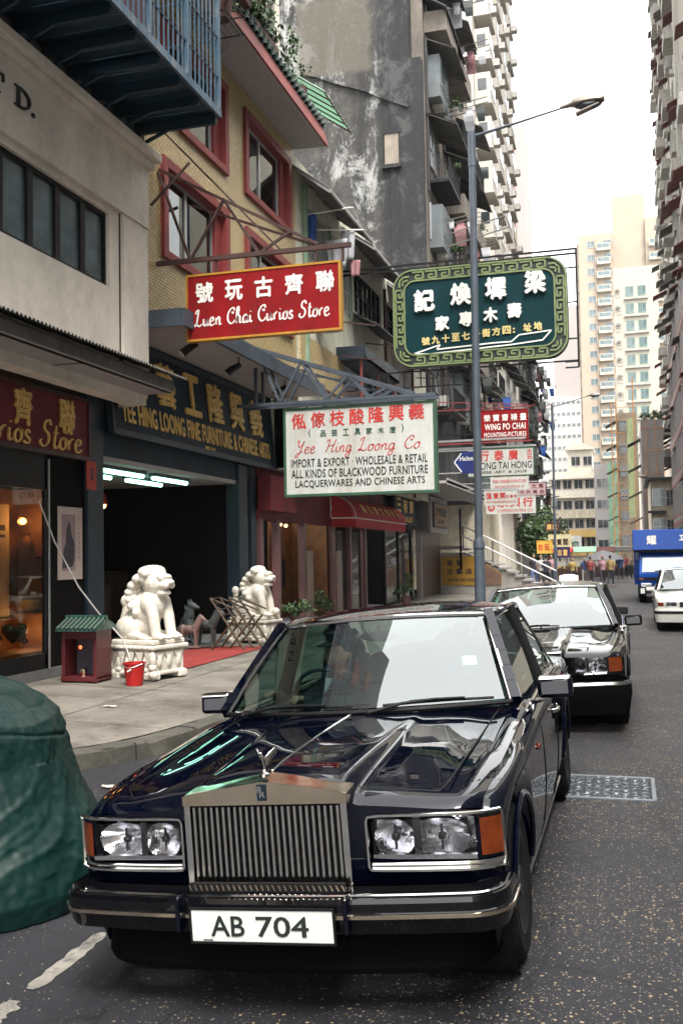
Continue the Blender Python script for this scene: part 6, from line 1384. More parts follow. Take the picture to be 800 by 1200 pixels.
# horse and dog statues in the doorway
def horse(x, y, z, rot, s, mt, lb, sit=False):
    b = B()
    if not sit:
        b.ell((0,0,.62),(.33,.14,.17),12,8); b.ell((.24,0,.68),(.15,.13,.17),12,8); b.ell((-.24,0,.65),(.15,.14,.16),12,8)
        for sx in (.24,-.24):
            for sy in (-.08,.08): b.tube([(sx,sy,.6),(sx+.02,sy,.32),(sx,sy,.03)], [.075,.045,.035], 8); b.ell((sx+.02,sy,.03),(.05,.04,.03),8,6)
        b.tube([(.28,0,.72),(.42,0,.95),(.47,0,1.08)], [.13,.09,.075], 10); b.tube([(.45,0,1.08),(.58,0,.98),(.66,0,.90)], [.08,.06,.045], 9)
        for sy in (-.035,.035): b.tube([(.44,sy,1.12),(.43,sy,1.21)], [.025,.008], 6)
        b.tube([(-.36,0,.72),(-.44,0,.55),(-.44,0,.3)], [.04,.05,.02], 7); b.tube([(.22,0,.86),(.34,0,1.02),(.40,0,1.14)], [.04,.05,.03], 7)
    else:
        b.ell((-.1,0,.26),(.22,.17,.24),12,8); b.ell((.03,0,.5),(.16,.14,.26),12,8); b.tube([(.08,0,.65),(.12,0,.86)], [.12,.09], 10); b.ell((.16,0,.92),(.12,.09,.09),12,8); b.tube([(.2,0,.91),(.36,0,.87)], [.07,.04], 9)
        for sy in (-.06,.06): b.tube([(.10,sy,.98),(.07,sy,1.12)], [.04,.01], 6); b.tube([(.12,sy,.5),(.2,sy,.04)], [.06,.045], 8); b.ell((.24,sy,.03),(.07,.04,.03),8,6); b.ell((-.05,sy*2,.1),(.2,.07,.09),10,6)
    t = thing('animal_statue', lb, 'statue', (0,0,0)); remesh(b, .02, 'statue_body', mt, t)
    bb = B(); bb.box(-.4,-.2,-.02,.4,.2,.02); bb.build('statue_base', mt, t); t.location = (x,y,z); t.rotation_euler = (0,0,R(rot)); t.scale = (s,)*3
M['greystone'] = mat('grey_stone', (.075,.085,.085), .6, var=.5); M['pinkmarble'] = mat('pink_marble', (.22,.14,.125), .5, var=.3)
horse(-8.35,17.9,.22,-15,.66,M['greystone'],'grey seated dog statue deepest in the doorway behind the pale one',True)
horse(-8.1,17.5,.22,-10,.78,M['greystone'],'pale grey seated dog statue in the shop doorway',True)
horse(-7.85,17.05,.2,0,.52,M['pinkmarble'],'small pinkish horse statue standing before the grey ones')
horse(-7.65,17.35,.2,-5,.62,M['greystone'],'dark grey horse statue between the dog and the folding chairs')
# folded bamboo deck chairs
for i, (x, y, a) in enumerate(((-7.05,17.1,0),(-6.85,17.5,12))):
    t = thing('folding_chair', ('worn dark folding chair leaning open before the second lion','second folding chair tangled behind the first one')[i], 'chair', (x,y,.15)); b = B(); z = .15
    for dy in (-.22,.22):
        b.tube([(x-.30,y+dy,z+.95),(x+.36,y+dy,z+.02)], .022, 6); b.tube([(x-.28,y+dy,z+.02),(x+.20,y+dy,z+.62)], .02, 6); b.tube([(x-.30,y+dy,z+.95),(x+.27,y+dy,z+.72)], .018, 6)
    b.build('chair_frame', mat('worn_bamboo', (.07,.04,.02), .6, var=.8, scale=15) if i == 0 else bpy.data.materials['worn_bamboo'], t)
    b = B()
    for k in range(6): f = k/5; b.tube([(x-.30+.07*k,y-.22,z+.95-.10*k),(x-.30+.07*k,y+.22,z+.95-.10*k)], .012, 5)
    b.build('back_slat', M['wood'], t); t.rotation_euler = (0,0,0)

# potted plants near the maroon shop
def potplant(x, y, z, h, lb, seed):
    t = thing('potted_plant', lb, 'plant', (x,y,z)); b = B(); b.lathe([(0,0),(.13,0),(.18,.28),(.16,.28),(.0,.25)], (x,y,z), 14); b.build('pot', M['pot'], t, smooth=True)
    me = foliage_me((.3,.3,h*.45), 260, .13, None, seed); o = bpy.data.objects.new('foliage', me); COL.objects.link(o); o.parent = t; o.location = (0,0,.28+h*.4)
potplant(-7.75,25.2,.15,.55,'potted plant before the warm wood partition of the maroon shop',21)
potplant(-7.4,33.8,.15,.6,'low potted plant at the dark glazed shop front',22)
potplant(-7.6,22.6,.15,.5,'potted plant beside the pink stone pier of the maroon shop',23)
# plants on the eave of the tiled building
for i, (x, y, z, h, lb) in enumerate(((-6.1,14.75,10.6,.5,'plant pot in the wire rack at the end of the blue balcony'),(-6.5,15.6,11.95,1.4,'bushy plant overhanging the left end of the tiled eave'),(-6.7,17.2,12.15,1.3,'leafy plant on the tiled eave beside the white window'),(-7.1,21.9,12.6,1.8,'leafy climber by the white column over the green awning'))):
    potplant(x, y, z, h, lb, 30+i)
for i, (x, y, z, rr, lb) in enumerate(((-6.55,16.3,12.55,(.45,.9,.45),'dense green plants trailing over the tiled eave near the balcony corner'),(-6.75,18.4,12.6,(.35,.8,.35),'second clump of green plants on the tiled eave'))):
    t = thing('eave_plant', lb, 'plant', (x,y,z)); me = foliage_me(rr, 900, .15, None, 60+i); o = bpy.data.objects.new('foliage', me); COL.objects.link(o); o.parent = t
    b = B(); b.box(x-.2,y-.6,z-.55,x+.15,y+.6,z-.3); b.build('planter', M['pot'], t)
b = B()
for k in range(5): b.bar((-6.4+.12*k,14.3,10.5),(-6.4+.12*k,15.1,10.5),.015)
for zz in (10.5,10.8): b.bar((-6.45,14.3,zz),(-5.85,14.3,zz),.018); b.bar((-6.45,15.1,zz),(-5.85,15.1,zz),.018); b.bar((-5.85,14.3,zz),(-5.85,15.1,zz),.018); b.bar((-6.45,14.3,zz),(-6.45,15.1,zz),.018)
b.bar((-5.9,15.1,10.5),(-5.95,14.28,9.7),.015)
tag(b.build('wire_rack', M['black']), 'black wire plant rack fixed to the end of the blue balcony', 'rack')
# ---------------------------------------------------------------- covered motorcycle
M['tarp'] = mat('green_tarpaulin', (.0008,.0145,.0120), .5, var=.15, scale=2, bump=.25, bscale=9, dirt=(.012,.045,.038), dirtamt=.3, dscale=2, spec=.3)
cx, cy = -3.97, 5.22
def ridge(p): return 1-abs(noise.noise(p))*2.2
CPR = [(0,0,1.13),(.10,.22,1.13),(.2,.42,1.09),(.28,.55,1.02),(.34,.63,.93),(.40,.67,.83),(.50,.71,.64),(.62,.78,.45),(.74,.87,.27),(.86,.95,.10),(.94,.985,-.02),(1,.97,-.13)]
crf = None
def cover(u, v):
    a = 2*math.pi*u; f = v; ca, sa = math.cos(a), math.sin(a)
    r = float(np.interp(f, [c[0] for c in CPR], [c[1] for c in CPR])); z = float(np.interp(f, [c[0] for c in CPR], [c[2] for c in CPR]))
    g = min(1, f*2.2)
    w = noise.noise(Vector((ca*1.3,sa*1.3,f*1.5)))
    tw = .9*w+.5*f                                                  # drapes lean as they fall
    cb, sb = math.cos(a+tw), math.sin(a+tw)
    fold = .050*w*g
    fold += .026*(max(0, ridge(Vector((cb*3.1, sb*3.1, z*.55)))-.35)-.2)*g
    fold += .012*(max(0, ridge(Vector((cb*6.5+z*1.2, sb*6.5, z*1.3)))-.4)-.15)*g
    fold += .011*max(0, ridge(Vector((ca*9, sa*9, z*9+ca*3)))-.45)*max(0, 1.1-z*1.2)
    fold += .006*noise.noise(Vector((ca*22,sa*22,z*20)))
    fold -= .012*math.exp(-((f-.40-.03*math.sin(a*3))/.006)**2)
    z -= .10*max(0, ca)*(1-abs(2*min(f,.5)/.5-1)) if f < .5 else 0
    z += (.03*ridge(Vector((ca*r*3,sa*r*3,1.7)))-.02)*(1-g*.6) if f < .5 else 0
    return (cx+(r+fold)*ca, cy+(r*.95+fold)*sa, max(-.132, z))
mc = thing('covered_motorcycle', 'motorcycle hidden under a dark green tarpaulin at the lower left', 'motorcycle', (cx,cy,-.14))
b = B(); b.grid(cover, 340, 150); b.build('tarpaulin', M['tarp'], mc, smooth='all')
b = B(); b.box(-3.42,4.68,.86,-3.36,4.72,.93); b.build('white_tag', M['letwhite'], mc)
b = B()
for yy in (4.6,6.0): b.lathe([(.20,-.05),(.28,-.05),(.30,0),(.28,.05),(.20,.05),(.20,-.05)], (cx,yy,.16), 20, axis='X')
b.build('wheel', M['rubber'], mc)
# ---------------------------------------------------------------- vehicles
def paint(name, col, rough=.22, coat=1.0, metal=0.0):
    m, t, b = nt(name); b.inputs['Base Color'].default_value = (*col, 1); b.inputs['Roughness'].default_value = rough; b.inputs['Metallic'].default_value = metal
    b.inputs['Coat Weight'].default_value = coat; b.inputs['Coat Roughness'].default_value = .015; b.inputs['Coat IOR'].default_value = 1.5; b.inputs['Specular IOR Level'].default_value = .0
    bp = t.nodes.new('ShaderNodeBump'); bp.inputs['Strength'].default_value = .03; bp.inputs['Distance'].default_value = .02; t.links.new(tex(t, 2.2, 2), bp.inputs['Height']); t.links.new(bp.outputs[0], b.inputs['Coat Normal'])
    return m
M['navypaint'] = paint('navy_car_paint', (.0008,.0016,.0066)); M['blackpaint'] = paint('black_car_paint', (.003,.003,.004))
M['whitecar'] = paint('white_car_paint', (.62,.61,.57), .3); M['redcar'] = paint('red_taxi_paint', (.35,.02,.02), .3); M['bluetruck'] = paint('blue_truck_paint', (.01,.07,.36), .4, .5)
M['carglass'] = glassmat('car_glass', (.42,.60,.56), 1.85, 0, boost=2.25)
M['sideglass'] = glassmat('side_glass', (.30,.42,.38), 1.6)
def ribbed():
    m = glassmat('headlamp_lens', (.84,.84,.84), 1.6, .04, 0); t = m.node_tree; gl = [n for n in t.nodes if n.type == 'BSDF_GLOSSY'][0]; tr = [n for n in t.nodes if n.type == 'BSDF_TRANSPARENT'][0]
    mx = [n for n in t.nodes if n.type == 'MIX_SHADER'][0]; rf = t.nodes.new('ShaderNodeBsdfRefraction'); rf.inputs['Roughness'].default_value = .02; rf.inputs['IOR'].default_value = 1.12; rf.inputs[0].default_value = (.9,.9,.9,1)
    w = t.nodes.new('ShaderNodeTexWave'); w.inputs['Scale'].default_value = 28; w.bands_direction = 'X'; tc = t.nodes.new('ShaderNodeTexCoord'); t.links.new(tc.outputs['Object'], w.inputs[0])
    bp = t.nodes.new('ShaderNodeBump'); bp.inputs['Strength'].default_value = .5; bp.inputs['Distance'].default_value = .0025; t.links.new(w.outputs['Fac'], bp.inputs['Height']); t.links.new(bp.outputs[0], gl.inputs['Normal']); t.links.new(bp.outputs[0], rf.inputs['Normal'])
    t.links.new(rf.outputs[0], mx.inputs[1]); return m
M['lens'] = ribbed()
M['cabin'] = mat('dark_cabin', (.012,.02,.024), .7)
M['rim'] = mat('wheel_rim', (.03,.03,.032), .4, .6)
def smooth_tab(tab):
    xs = np.array([a for a, _ in tab], float); ys = np.array([b for _, b in tab], float)
    d = np.zeros(len(xs)); s = np.diff(ys)/np.diff(xs)
    for i in range(1, len(xs)-1): d[i] = 0 if s[i-1]*s[i] <= 0 else 2*s[i-1]*s[i]/(s[i-1]+s[i])
    d[0] = s[0]; d[-1] = s[-1]
    def f(x):
        x = min(max(x, xs[0]), xs[-1]); i = min(max(int(np.searchsorted(xs, x))-1, 0), len(xs)-2); h = xs[i+1]-xs[i]; t = (x-xs[i])/h
        return float((2*t**3-3*t*t+1)*ys[i] + (t**3-2*t*t+t)*h*d[i] + (-2*t**3+3*t*t)*ys[i+1] + (t**3-t*t)*h*d[i+1])
    return f
def make_car(P):
    """car in local coordinates: x across, y back from the nose, z up; returns the root empty"""
    root = thing(P['name'], P['label'], P['cat'])
    W = smooth_tab(P['w']); ZS = smooth_tab(P['zs']); ZC = smooth_tab(P['zc']); L = P['L']; yc0 = P['cowl']; ytr = P['trunk']; hw = P['hw']
    yf = P['yf']; pb = P['body']; RW = P['rw']; wy = P['wheels']; zsill = P['sill']; zf0 = P['faceb']; xr0, rh, rlen = P['ridge']
    def top(x, y):
        w = W(y)-.07; u = min(1, abs(x)/w); zc, zs = ZC(y), ZS(y)
        z = zc-(zc-zs)*u**2.6
        if y < yc0+.4:
            f = max(0, 1-max(0, y-.2)/rlen); xr = xr0+.05*(y/1.9); e = (abs(x)-xr)/.009
            z += (rh+P.get('peak',0)*max(0,1-abs(x)/xr))*f**.8*(1/(1+math.exp(max(-30, min(30, e)))))
            z += .010*math.exp(-((abs(x)-w*.93)/.06)**2)
            z -= .030*math.exp(-((abs(x)-w*.80)/.09)**2)*min(1, max(0, (y-.5)*2)) * P.get('valley', 1)
        return z
    # across samples: centre to shoulder (ridge refined), then down the side
    xf = [0,.1,.2,.3,.345,.36,.372,.382,.392,.402,.412,.43,.46,.52,.6,.7,.78,.84,.885,.92,.95,.975,1.0]
    sideq = [(.0,.070),(.015,.045),(.04,.025),(.08,.013),(.14,.006),(.25,0),(.40,0),(.55,.004),(.70,.016),(.85,.035),(1.0,.07)]
    ts = sorted(set([0,.004,.012,.03] + [round(i/90, 4) for i in range(1, 91)] + [(wy[k]+s*RW*c)/L for k in (0,1) for s in (-1,1) for c in (.999,.98,.94,.85)]))
    def arch(y):
        z = zsill
        for wc in wy:
            d = abs(y-wc)
            if d < RW: z = max(z, P['rz']+math.sqrt(RW*RW-d*d))
        return z
    rows = []
    for t in ts:
        y = t*L; row = []; fr = max(0, 1-t*L/.9)
        for f in xf:
            x = f*(W(y)-.07); dy = yf(f*W(0)) * max(0, 1-y/1.3); yy = y*(1) + dy if y < 1.3 else y
            yy = y + yf(f*W(0))*max(0, 1-y/1.6)**1.5 if y < 1.6 else y
            nose = .04*math.exp(-((y)/.035)) if y < .2 else 0
            row.append((x, yy, top(x, max(y, .03))-nose*1.0))
        for (q, tk) in sideq:
            w = W(y); x = w-tk; zt = ZS(y)-(.04*math.exp(-(y/.035)) if y < .2 else 0); yy = y + yf(W(0))*max(0, 1-y/1.6)**1.5 if y < 1.6 else y
            zb = arch(yy if y < 1.6 else y) if y > .0 else zsill
            if yy < yf(W(0))+.02: zb = zsill+.15
            row.append((x, yy, zt-(zt-zb)*q if q > 0 else zt))
        rows.append(row)
    n = len(rows[0])
    b = B(); b2 = B()
    for sgn in (1, -1):
        vs = [(sgn*p[0], p[1], p[2]) for r in rows for p in r]; fs = []; fd = []
        for i in range(len(rows)-1):
            ym = (rows[i][0][1]+rows[i+1][0][1])/2
            for j in range(n-1):
                q = (i*n+j, i*n+j+1, (i+1)*n+j+1, (i+1)*n+j)
                (fd if (yc0+.05 < ym < ytr-.02 and j < 17) else fs).append(q)
        b.add(vs, fs, 0); b2.add(vs, fd, 0)
    # front face with lamp openings
    y0 = 0; NX = 60; NZ = 12; hl = P['lamp']
    xsF = sorted(set([round(-1+2*i/NX, 4) for i in range(NX+1)]))
    ztopf = lambda x: top(x, .03)-.04
    def ff(u, v):
        s = -1+2*u; w = W(0)-.0; x = s*w; xs_ = min(abs(x), w-.0); zt = ztopf(min(abs(x), W(0)-.07)) - (0 if abs(x) < w-.07 else 0)
        z = zt*(1-v)+zf0*v; tuck = .012*math.sin(v*math.pi)
        return (x*(1.0-.0*(v)), yf(min(abs(x), W(0)))-tuck+.02*v, z)
    def skipf(i, j):
        x = abs((-1+2*(i+.5)/NX)*W(0)); p = ff((i+.5)/NX, (j+.5)/NZ); return hl[0] < x < hl[1] and hl[2] < p[2] < hl[3] or (x < P['gw'] and P['open'] and p[2] < P['gz'][1])
    b.grid(ff, NX, NZ, 0, skipf)
    # tail face
    b.grid(lambda u, v: ((-1+2*u)*(W(L)-.02), L+.0+.03*math.sin(v*3)-.10*abs(-1+2*u)**6, ZS(L)*(1-v)+.35*v + (.02*(1-abs(-1+2*u))*(1-v))), 20, 6)
    body = b.build('body', pb, root, smooth=32)
    b2.build('cabin_deck', M['cabin'], root)
    # underside and wheel wells
    u = B(); u.box(-W(2)*.88, .55, zsill+.02, W(2)*.88, L-.2, zsill+.10); u.box(-W(1)*.62,.6,zsill,W(1)*.62,L-.3,.62); u.build('underbody', M['trim'], root)
    for k, wc in enumerate(wy):
        for s in (-1, 1):
            if P.get('detail', 1):
                lp = B(); pts = []
                for i in range(17):
                    a = math.pi*(i/16); yy = wc-RW*math.cos(a)*.995; zz = P['rz']+RW*math.sin(a)*.995; w_ = W(yy); q_ = max(0, min(1, (ZS(yy)-zz)/(ZS(yy)-zsill))); tk = float(np.interp(q_, [a_ for a_, _ in sideq], [b_ for _, b_ in sideq])); pts.append((s*(w_-tk+.002), yy, zz))
                lp.tube(pts, .014, 6); lp.build('wheel_arch_lip', pb, root, smooth=True)
            wl = B(); r = P['tr']; wd = P['tw']; xo = s*(W(wc)-.035)
            wl.lathe([(r*.62,-wd/2),(r*.86,-wd/2-.008),(r*.96,-wd/2+.015),(r,-wd/2+.04),(r,wd/2-.04),(r*.96,wd/2-.015),(r*.86,wd/2+.008),(r*.62,wd/2),(r*.6,0),(r*.62,-wd/2)], (xo-s*wd/2, wc, r), 36, axis='X')
            tg = thing.__wrapped__ if False else None
            whl = wl.build('wheel', M['rubber'], root, smooth=30)
            rm = B(); rm.lathe([(0,s*(wd/2-.005)),(r*.18,s*(wd/2-.0)),(r*.22,s*(wd/2-.03)),(r*.5,s*(wd/2-.05)),(r*.58,s*(wd/2-.005)),(r*.64,s*(wd/2+.004)),(r*.64,0)], (xo-s*wd/2, wc, r), 28, axis='X'); rm.build('rim', M['rim'], whl, smooth=True)
            if P.get('detail', 1):
                tr = B()
                for i in range(48):
                    a = 2*math.pi*i/48
                    for xx in (-.3,0,.3): tr.bar((xo-s*wd/2+xx*wd-.02, wc+math.cos(a)*(r+.001), r+math.sin(a)*(r+.001)), (xo-s*wd/2+xx*wd+.02, wc+math.cos(a+.06)*(r+.001), r+math.sin(a+.06)*(r+.001)), .012, .008, up=(0,math.cos(a),math.sin(a)))
                tr.build('tyre_tread', M['rubber'], whl)
            wk = B(); wk.lathe([(RW*.99,-.02),(RW*.99,-.34)] if s > 0 else [(RW*.99,.02),(RW*.99,.34)], (s*(W(wc)-.03), wc, P['rz']), 28, axis='X'); wk.build('wheel_well', M['trim'], root)
    # glasshouse
    g = P['gh']; (bx,by,bz,bbow),(tx,ty,tz,tbow),(rx,ry,rz_,rbow),(dx,dy,dz,dbow) = g['wsb'], g['wst'], g['rwt'], g['rwb']
    def sheet(a, c, u, v):   # a: base spec, c: top spec
        s = -1+2*u; A = Vector((a[0]*s, a[1]-a[3]*(1-s*s), a[2]+.012*(1-s*s))); C = Vector((c[0]*s, c[1]-c[3]*(1-s*s), c[2]+.03*(1-s*s)))
        p = A.lerp(C, v); p.y -= .02*math.sin(v*math.pi)*(1 if a[3] > 0 else -1); p.z += .01*math.sin(v*math.pi); return p
    gl = B(); gl.grid(lambda u, v: sheet(g['wsb'], g['wst'], .03+.94*u, .03+.93*v), 24, 10); gl.build('windscreen', M['carglass'], root, smooth='all')
    gl = B(); gl.grid(lambda u, v: sheet(g['rwb'], g['rwt'], .05+.9*u, .05+.9*v), 16, 8); gl.build('rear_window', M['sideglass'], root, smooth='all')
    # roof skin
    def roof(u, v):
        s = -1+2*u; yy = ty+(ry-ty)*v; hx = tx+(rx-tx)*v; hx = hx+.05*math.sin(v*math.pi); zz = tz+(rz_-tz)*v + g['rh']*math.sin(min(1, v*1.02)*math.pi)**.8
        edge = abs(s)**5*.055; bow = -(tbow*(1-v)+rbow*v)*(1-s*s); return (hx*s*1.03, yy+bow, zz+.03*(1-s*s)-edge+.012)
    rf = B(); rf.grid(roof, 28, 24); rf.build('roof', P.get('roofm', pb), root, smooth='all')
    # pillars and side windows
    for s in (-1, 1):
        def be(y): return Vector((s*(min(bx+.03, W(y)-.085)), y, ZS(y)+.005))
        def te(v): p = roof(1, v); return Vector((s*p[0]*.995, p[1], p[2]+.02))
        A0 = Vector((s*bx, by, bz)); A1 = Vector((s*tx, ty, tz+.01)); a0w = .055
        pl = B(); 
        for q in range(6):
            f0, f1 = q/6, (q+1)/6; pl.bar(A0.lerp(A1, f0), A0.lerp(A1, f1+.01), .055, .06)
        vb = g['bv']; Bb = be(g['by']); Bt = te(vb)
        pl.build('front_pillar', pb, root)
        pl = B(); pl.bar(Bb-Vector((0,0,.02)), Bt, .05, .085, up=(s,0,0)); pl.build('middle_pillar', M['trim'], root)
        cp = B(); c0 = be(g['cy0']); c1 = te(g['cv0']); c2 = te(1.0); c3 = Vector((s*dx, dy, dz))
        cp.grid(lambda u, v: (c0.lerp(c3, u)).lerp(c1.lerp(c2, u), v)+Vector((s*.012*math.sin(v*3.14),0,0)), 8, 8); o = cp.build('rear_pillar', pb, root, smooth='all'); o.modifiers.new('t','SOLIDIFY').thickness = .03
        cr = B(); cr.tube([te(v/10) for v in range(11)], .022, 7); cr.build('roof_rail', pb, root, smooth=True)
        ct = B(); ct.tube([te(v/10)+Vector((s*.018,0,-.012)) for v in range(11)], .007, 5); ct.build('drip_rail', M['chrome'], root, smooth=True)
        dg_ = B()
        fr_ = g['mirr_y']
        q0, q1 = be(fr_+.04), be(g['by']-.03); q2, q3 = te(vb-.03), A0.lerp(A1, .93)+Vector((0,.06,0))
        a1 = A0+Vector((0,.10,.0))
        dg_.grid(lambda u, v: a1.lerp(q1, u).lerp(q3.lerp(q2, u), v)+Vector((s*.012*math.sin(v*3.14),0,0)), 8, 6); dg_.build('door_glass', M['sideglass'], root, smooth='all')
        q0, q1, q2, q3 = be(g['by']+.04), be(g['cy0']), te(g['cv0']), te(vb+.03)
        dg_ = B(); dg_.grid(lambda u, v: q0.lerp(q1, u).lerp(q3.lerp(q2, u), v)+Vector((s*.012*math.sin(v*3.14),0,0)), 8, 6); dg_.build('door_glass', M['sideglass'], root, smooth='all')
        tr = B(); tr.tube([be(yy)+Vector((s*.035,0,.012)) for yy in np.linspace(by+.12, g['cy0'], 12)], .009, 5); tr.tube([a1+Vector((s*.02,0,0)), q3 if False else (A0.lerp(A1,.93)+Vector((s*.01,.05,0)))], .009, 5)
        tr.tube([Bb+Vector((s*.03,0,0)), Bt+Vector((s*.02,0,-.02))], .011, 5); tr.tube([c0+Vector((s*.02,0,0)), c1+Vector((s*.015,0,-.02))], .009, 5); tr.build('window_trim', M['chrome'], root, smooth=True)
        # mirror
        mx, my, mz = s*(W(fr_)+.075), fr_, ZS(fr_)+.075
        mm_ = B(); mm_.prism([(mx-.10,my-.035,mz-.065),(mx+.10,my-.035,mz-.065),(mx+.10,my-.02,mz+.055),(mx-.10,my-.02,mz+.055)], (0,.08,0)); mr = mm_.build('door_mirror', P.get('mirm', M['chrome']), root, smooth=True, bevel=.025)
        mm_ = B(); mm_.prism([(mx-.094,my-.028,mz+.042),(mx+.094,my-.028,mz+.042),(mx+.09,my-.018,mz+.061),(mx-.09,my-.018,mz+.061)], (0,.075,0)); mm_.build('mirror_cap', P.get('mirc', M['trim']), mr, bevel=.008)
        mm_ = B(); mm_.tube([(s*(W(fr_)-.08),my+.0,ZS(fr_)-.01),(s*(W(fr_)+.03),my,mz-.06)], .02, 7); mm_.build('mirror_arm', M['chrome'], mr, smooth=True)
        mm_ = B(); mm_.ell((mx,my+.045,mz),(.105,.02,.06),12,8); mm_.build('mirror_glass', M['refl'], mr, smooth=True)
        # doors: handles, gap lines, sill strip, indicator
        for k, yy in enumerate(g['handles']):
            h = B(); w = W(yy); zz = ZS(yy)-.16; h.tube([(s*(w-.005),yy-.09,zz),(s*(w+.025),yy-.06,zz),(s*(w+.025),yy+.06,zz),(s*(w-.005),yy+.09,zz)], .014, 7); h.ell((s*(w+.01),yy+.13,zz-.0),(.012,.02,.02),8,6); h.build('door_handle', M['chrome'], root, smooth=True)
        for yy in g['gaps']:
            h = B(); pts = []
            for q_ in (.03,.1,.25,.4,.55,.7,.85,.97): zt = ZS(yy); zb = zsill; tk = float(np.interp(q_, [a_ for a_, _ in sideq], [b_ for _, b_ in sideq])); pts.append((s*(W(yy)-tk+.0005), yy, zt-(zt-zb)*q_))
            h.tube(pts, .0035, 4); h.build('door_gap', M['trim'], root)
        h = B(); h.tube([(s*(W(yy)-.0 - .066), yy, zsill+.012) for yy in np.linspace(wy[0]+RW+.03, wy[1]-RW-.03, 12)], .010, 5); h.build('sill_strip', M['chrome'], root, smooth=True)
        if P.get('waist'):
            zz = P['waist']; h = B(); h.tube([(s*(W(yy)-.004), yy, ZS(yy)-zz) for yy in np.linspace(.75, L-.5, 30)], .006, 5); h.build('waist_line', M['chrome'] if P.get('waistc') else M['trim'], root, smooth=True)
    # windscreen surround
    fr = B(); fr.tube([sheet(g['wsb'], g['wst'], .012, v/8) for v in range(9)] + [sheet(g['wsb'], g['wst'], .012+.976*u/14, 1.0) for u in range(1, 14)] + [sheet(g['wsb'], g['wst'], .988, 1-v/8) for v in range(9)], .015, 6)
    fr.build('windscreen_trim', M['chrome'], root, smooth=True)
    fr = B(); fr.tube([sheet(g['wsb'], g['wst'], .012+.976*u/20, 0.0)+Vector((0,-.012,.0)) for u in range(21)], .014, 6); fr.build('scuttle_seal', M['trim'], root, smooth=True)
    # interior
    si = B(); si.grid(lambda u, v: ((bx*.9)*(-1+2*u), by+.12+.30*v-bbow*(1-(2*u-1)**2)*(1-v), bz-.045+.03*math.sin(v*3)), 12, 4); si.build('dashboard', M['leather'], root, smooth='all')
    for s in (-1, 1):
        o = B(); o.ell((s*.36, by+1.05, bz-.02),(.24,.09,.30),12,8); o.build('seat_back', M['leather'], root, smooth=True)
        o = B(); o.ell((s*.36, by+1.02, bz+.27),(.12,.05,.09),12,8); o.build('headrest', M['leather'], root, smooth=True)
    o = B(); o.ell((0, by+2.0, bz-.03),(.62,.1,.25),14,8); o.build('rear_seat', M['leather'], root, smooth=True)
    # right hand drive wheel (left as seen from the front)
    o = B(); cxw = -.36; cyw = by+.42; czw = bz+.03; o.tube([(cxw+.19*math.cos(a), cyw-.09*math.sin(a)*1.0, czw+.17*math.sin(a)) for a in [2*math.pi*k/24 for k in range(25)]], .013, 6); o.bar((cxw-.18,cyw,czw),(cxw+.18,cyw,czw),.03,.03); o.build('steering_wheel', M['cabin'] if 'swm' not in P else P['swm'], root, smooth=True)
    o = B(); p = sheet(g['wsb'], g['wst'], .5, .86); o.ell((p.x, p.y+.10, p.z-.05),(.13,.02,.035),12,6); o.tube([(p.x,p.y+.08,p.z+.02),(p.x,p.y+.1,p.z-.02)], .008, 5); o.build('rear_view_mirror', M['cabin'], root, smooth=True)
    # wipers
    for (u0, u1, ub) in (P['wipers']):
        o = B(); a = sheet(g['wsb'], g['wst'], ub, -.03)+Vector((0,-.03,.015)); m_ = sheet(g['wsb'], g['wst'], (u0+u1)/2, .045)+Vector((0,-.04,.025))
        o.tube([a, a.lerp(m_, .5)+Vector((0,-.01,.015)), m_], [.011,.009,.008], 6)
        pts = [sheet(g['wsb'], g['wst'], u0+(u1-u0)*k/8, .035+.012*math.sin(k*.4))+Vector((0,-.028,.012)) for k in range(9)]
        o.tube(pts, .008, 5); o.tube([pts[2]+Vector((0,-.01,.01)), m_, pts[6]+Vector((0,-.01,.01))], .007, 5); o.ell(a, (.018,.018,.014), 8, 6); o.build('wiper', M['trim'], root, smooth=True)
    root['_'] = 0; del root['_']
    return root, dict(W=W, ZS=ZS, ZC=ZC, yf=yf, top=top, sheet=sheet)
def front_band(root, name, mt, P, fn, path, prof, smooth=25):
    """sweep a profile [(out, z)] along a plan path [(x, y)] with outward normals"""
    b = B(); n = len(prof); vs = []; fs = []
    for i, p in enumerate(path):
        a = Vector(path[max(i-1, 0)]); c = Vector(path[min(i+1, len(path)-1)]); d = (c-a).normalized(); nn = Vector((d.y, -d.x))
        for (o_, z) in prof: vs.append((p[0]+nn.x*o_, p[1]+nn.y*o_, z))
    for i in range(len(path)-1):
        for j in range(n): fs.append((i*n+j, i*n+(j+1) % n, (i+1)*n+(j+1) % n, (i+1)*n+j))
    fs += [tuple(range(n)), tuple((len(path)-1)*n+j for j in range(n-1, -1, -1))]
    b.add(vs, fs); return b.build(name, mt, root, smooth=smooth)
def plan_path(hw, y0, bow, rc, yend):
    pts = [(-hw, yend), (-hw, y0+bow+rc)]
    pts = [(-hw, yend + (y0+bow+rc-yend)*k/4) for k in range(5)]
    for k in range(1, 9): a = math.pi/2*k/8; pts.append((-hw+rc*(1-math.cos(a)), y0+bow+rc*(1-math.sin(a))))
    xi = hw-rc
    for k in range(1, 24): x = -xi+2*xi*k/24; pts.append((x, y0+bow*(x/xi)**2))
    r = [(-x, y) for x, y in pts[:13]][::-1]
    return pts + r
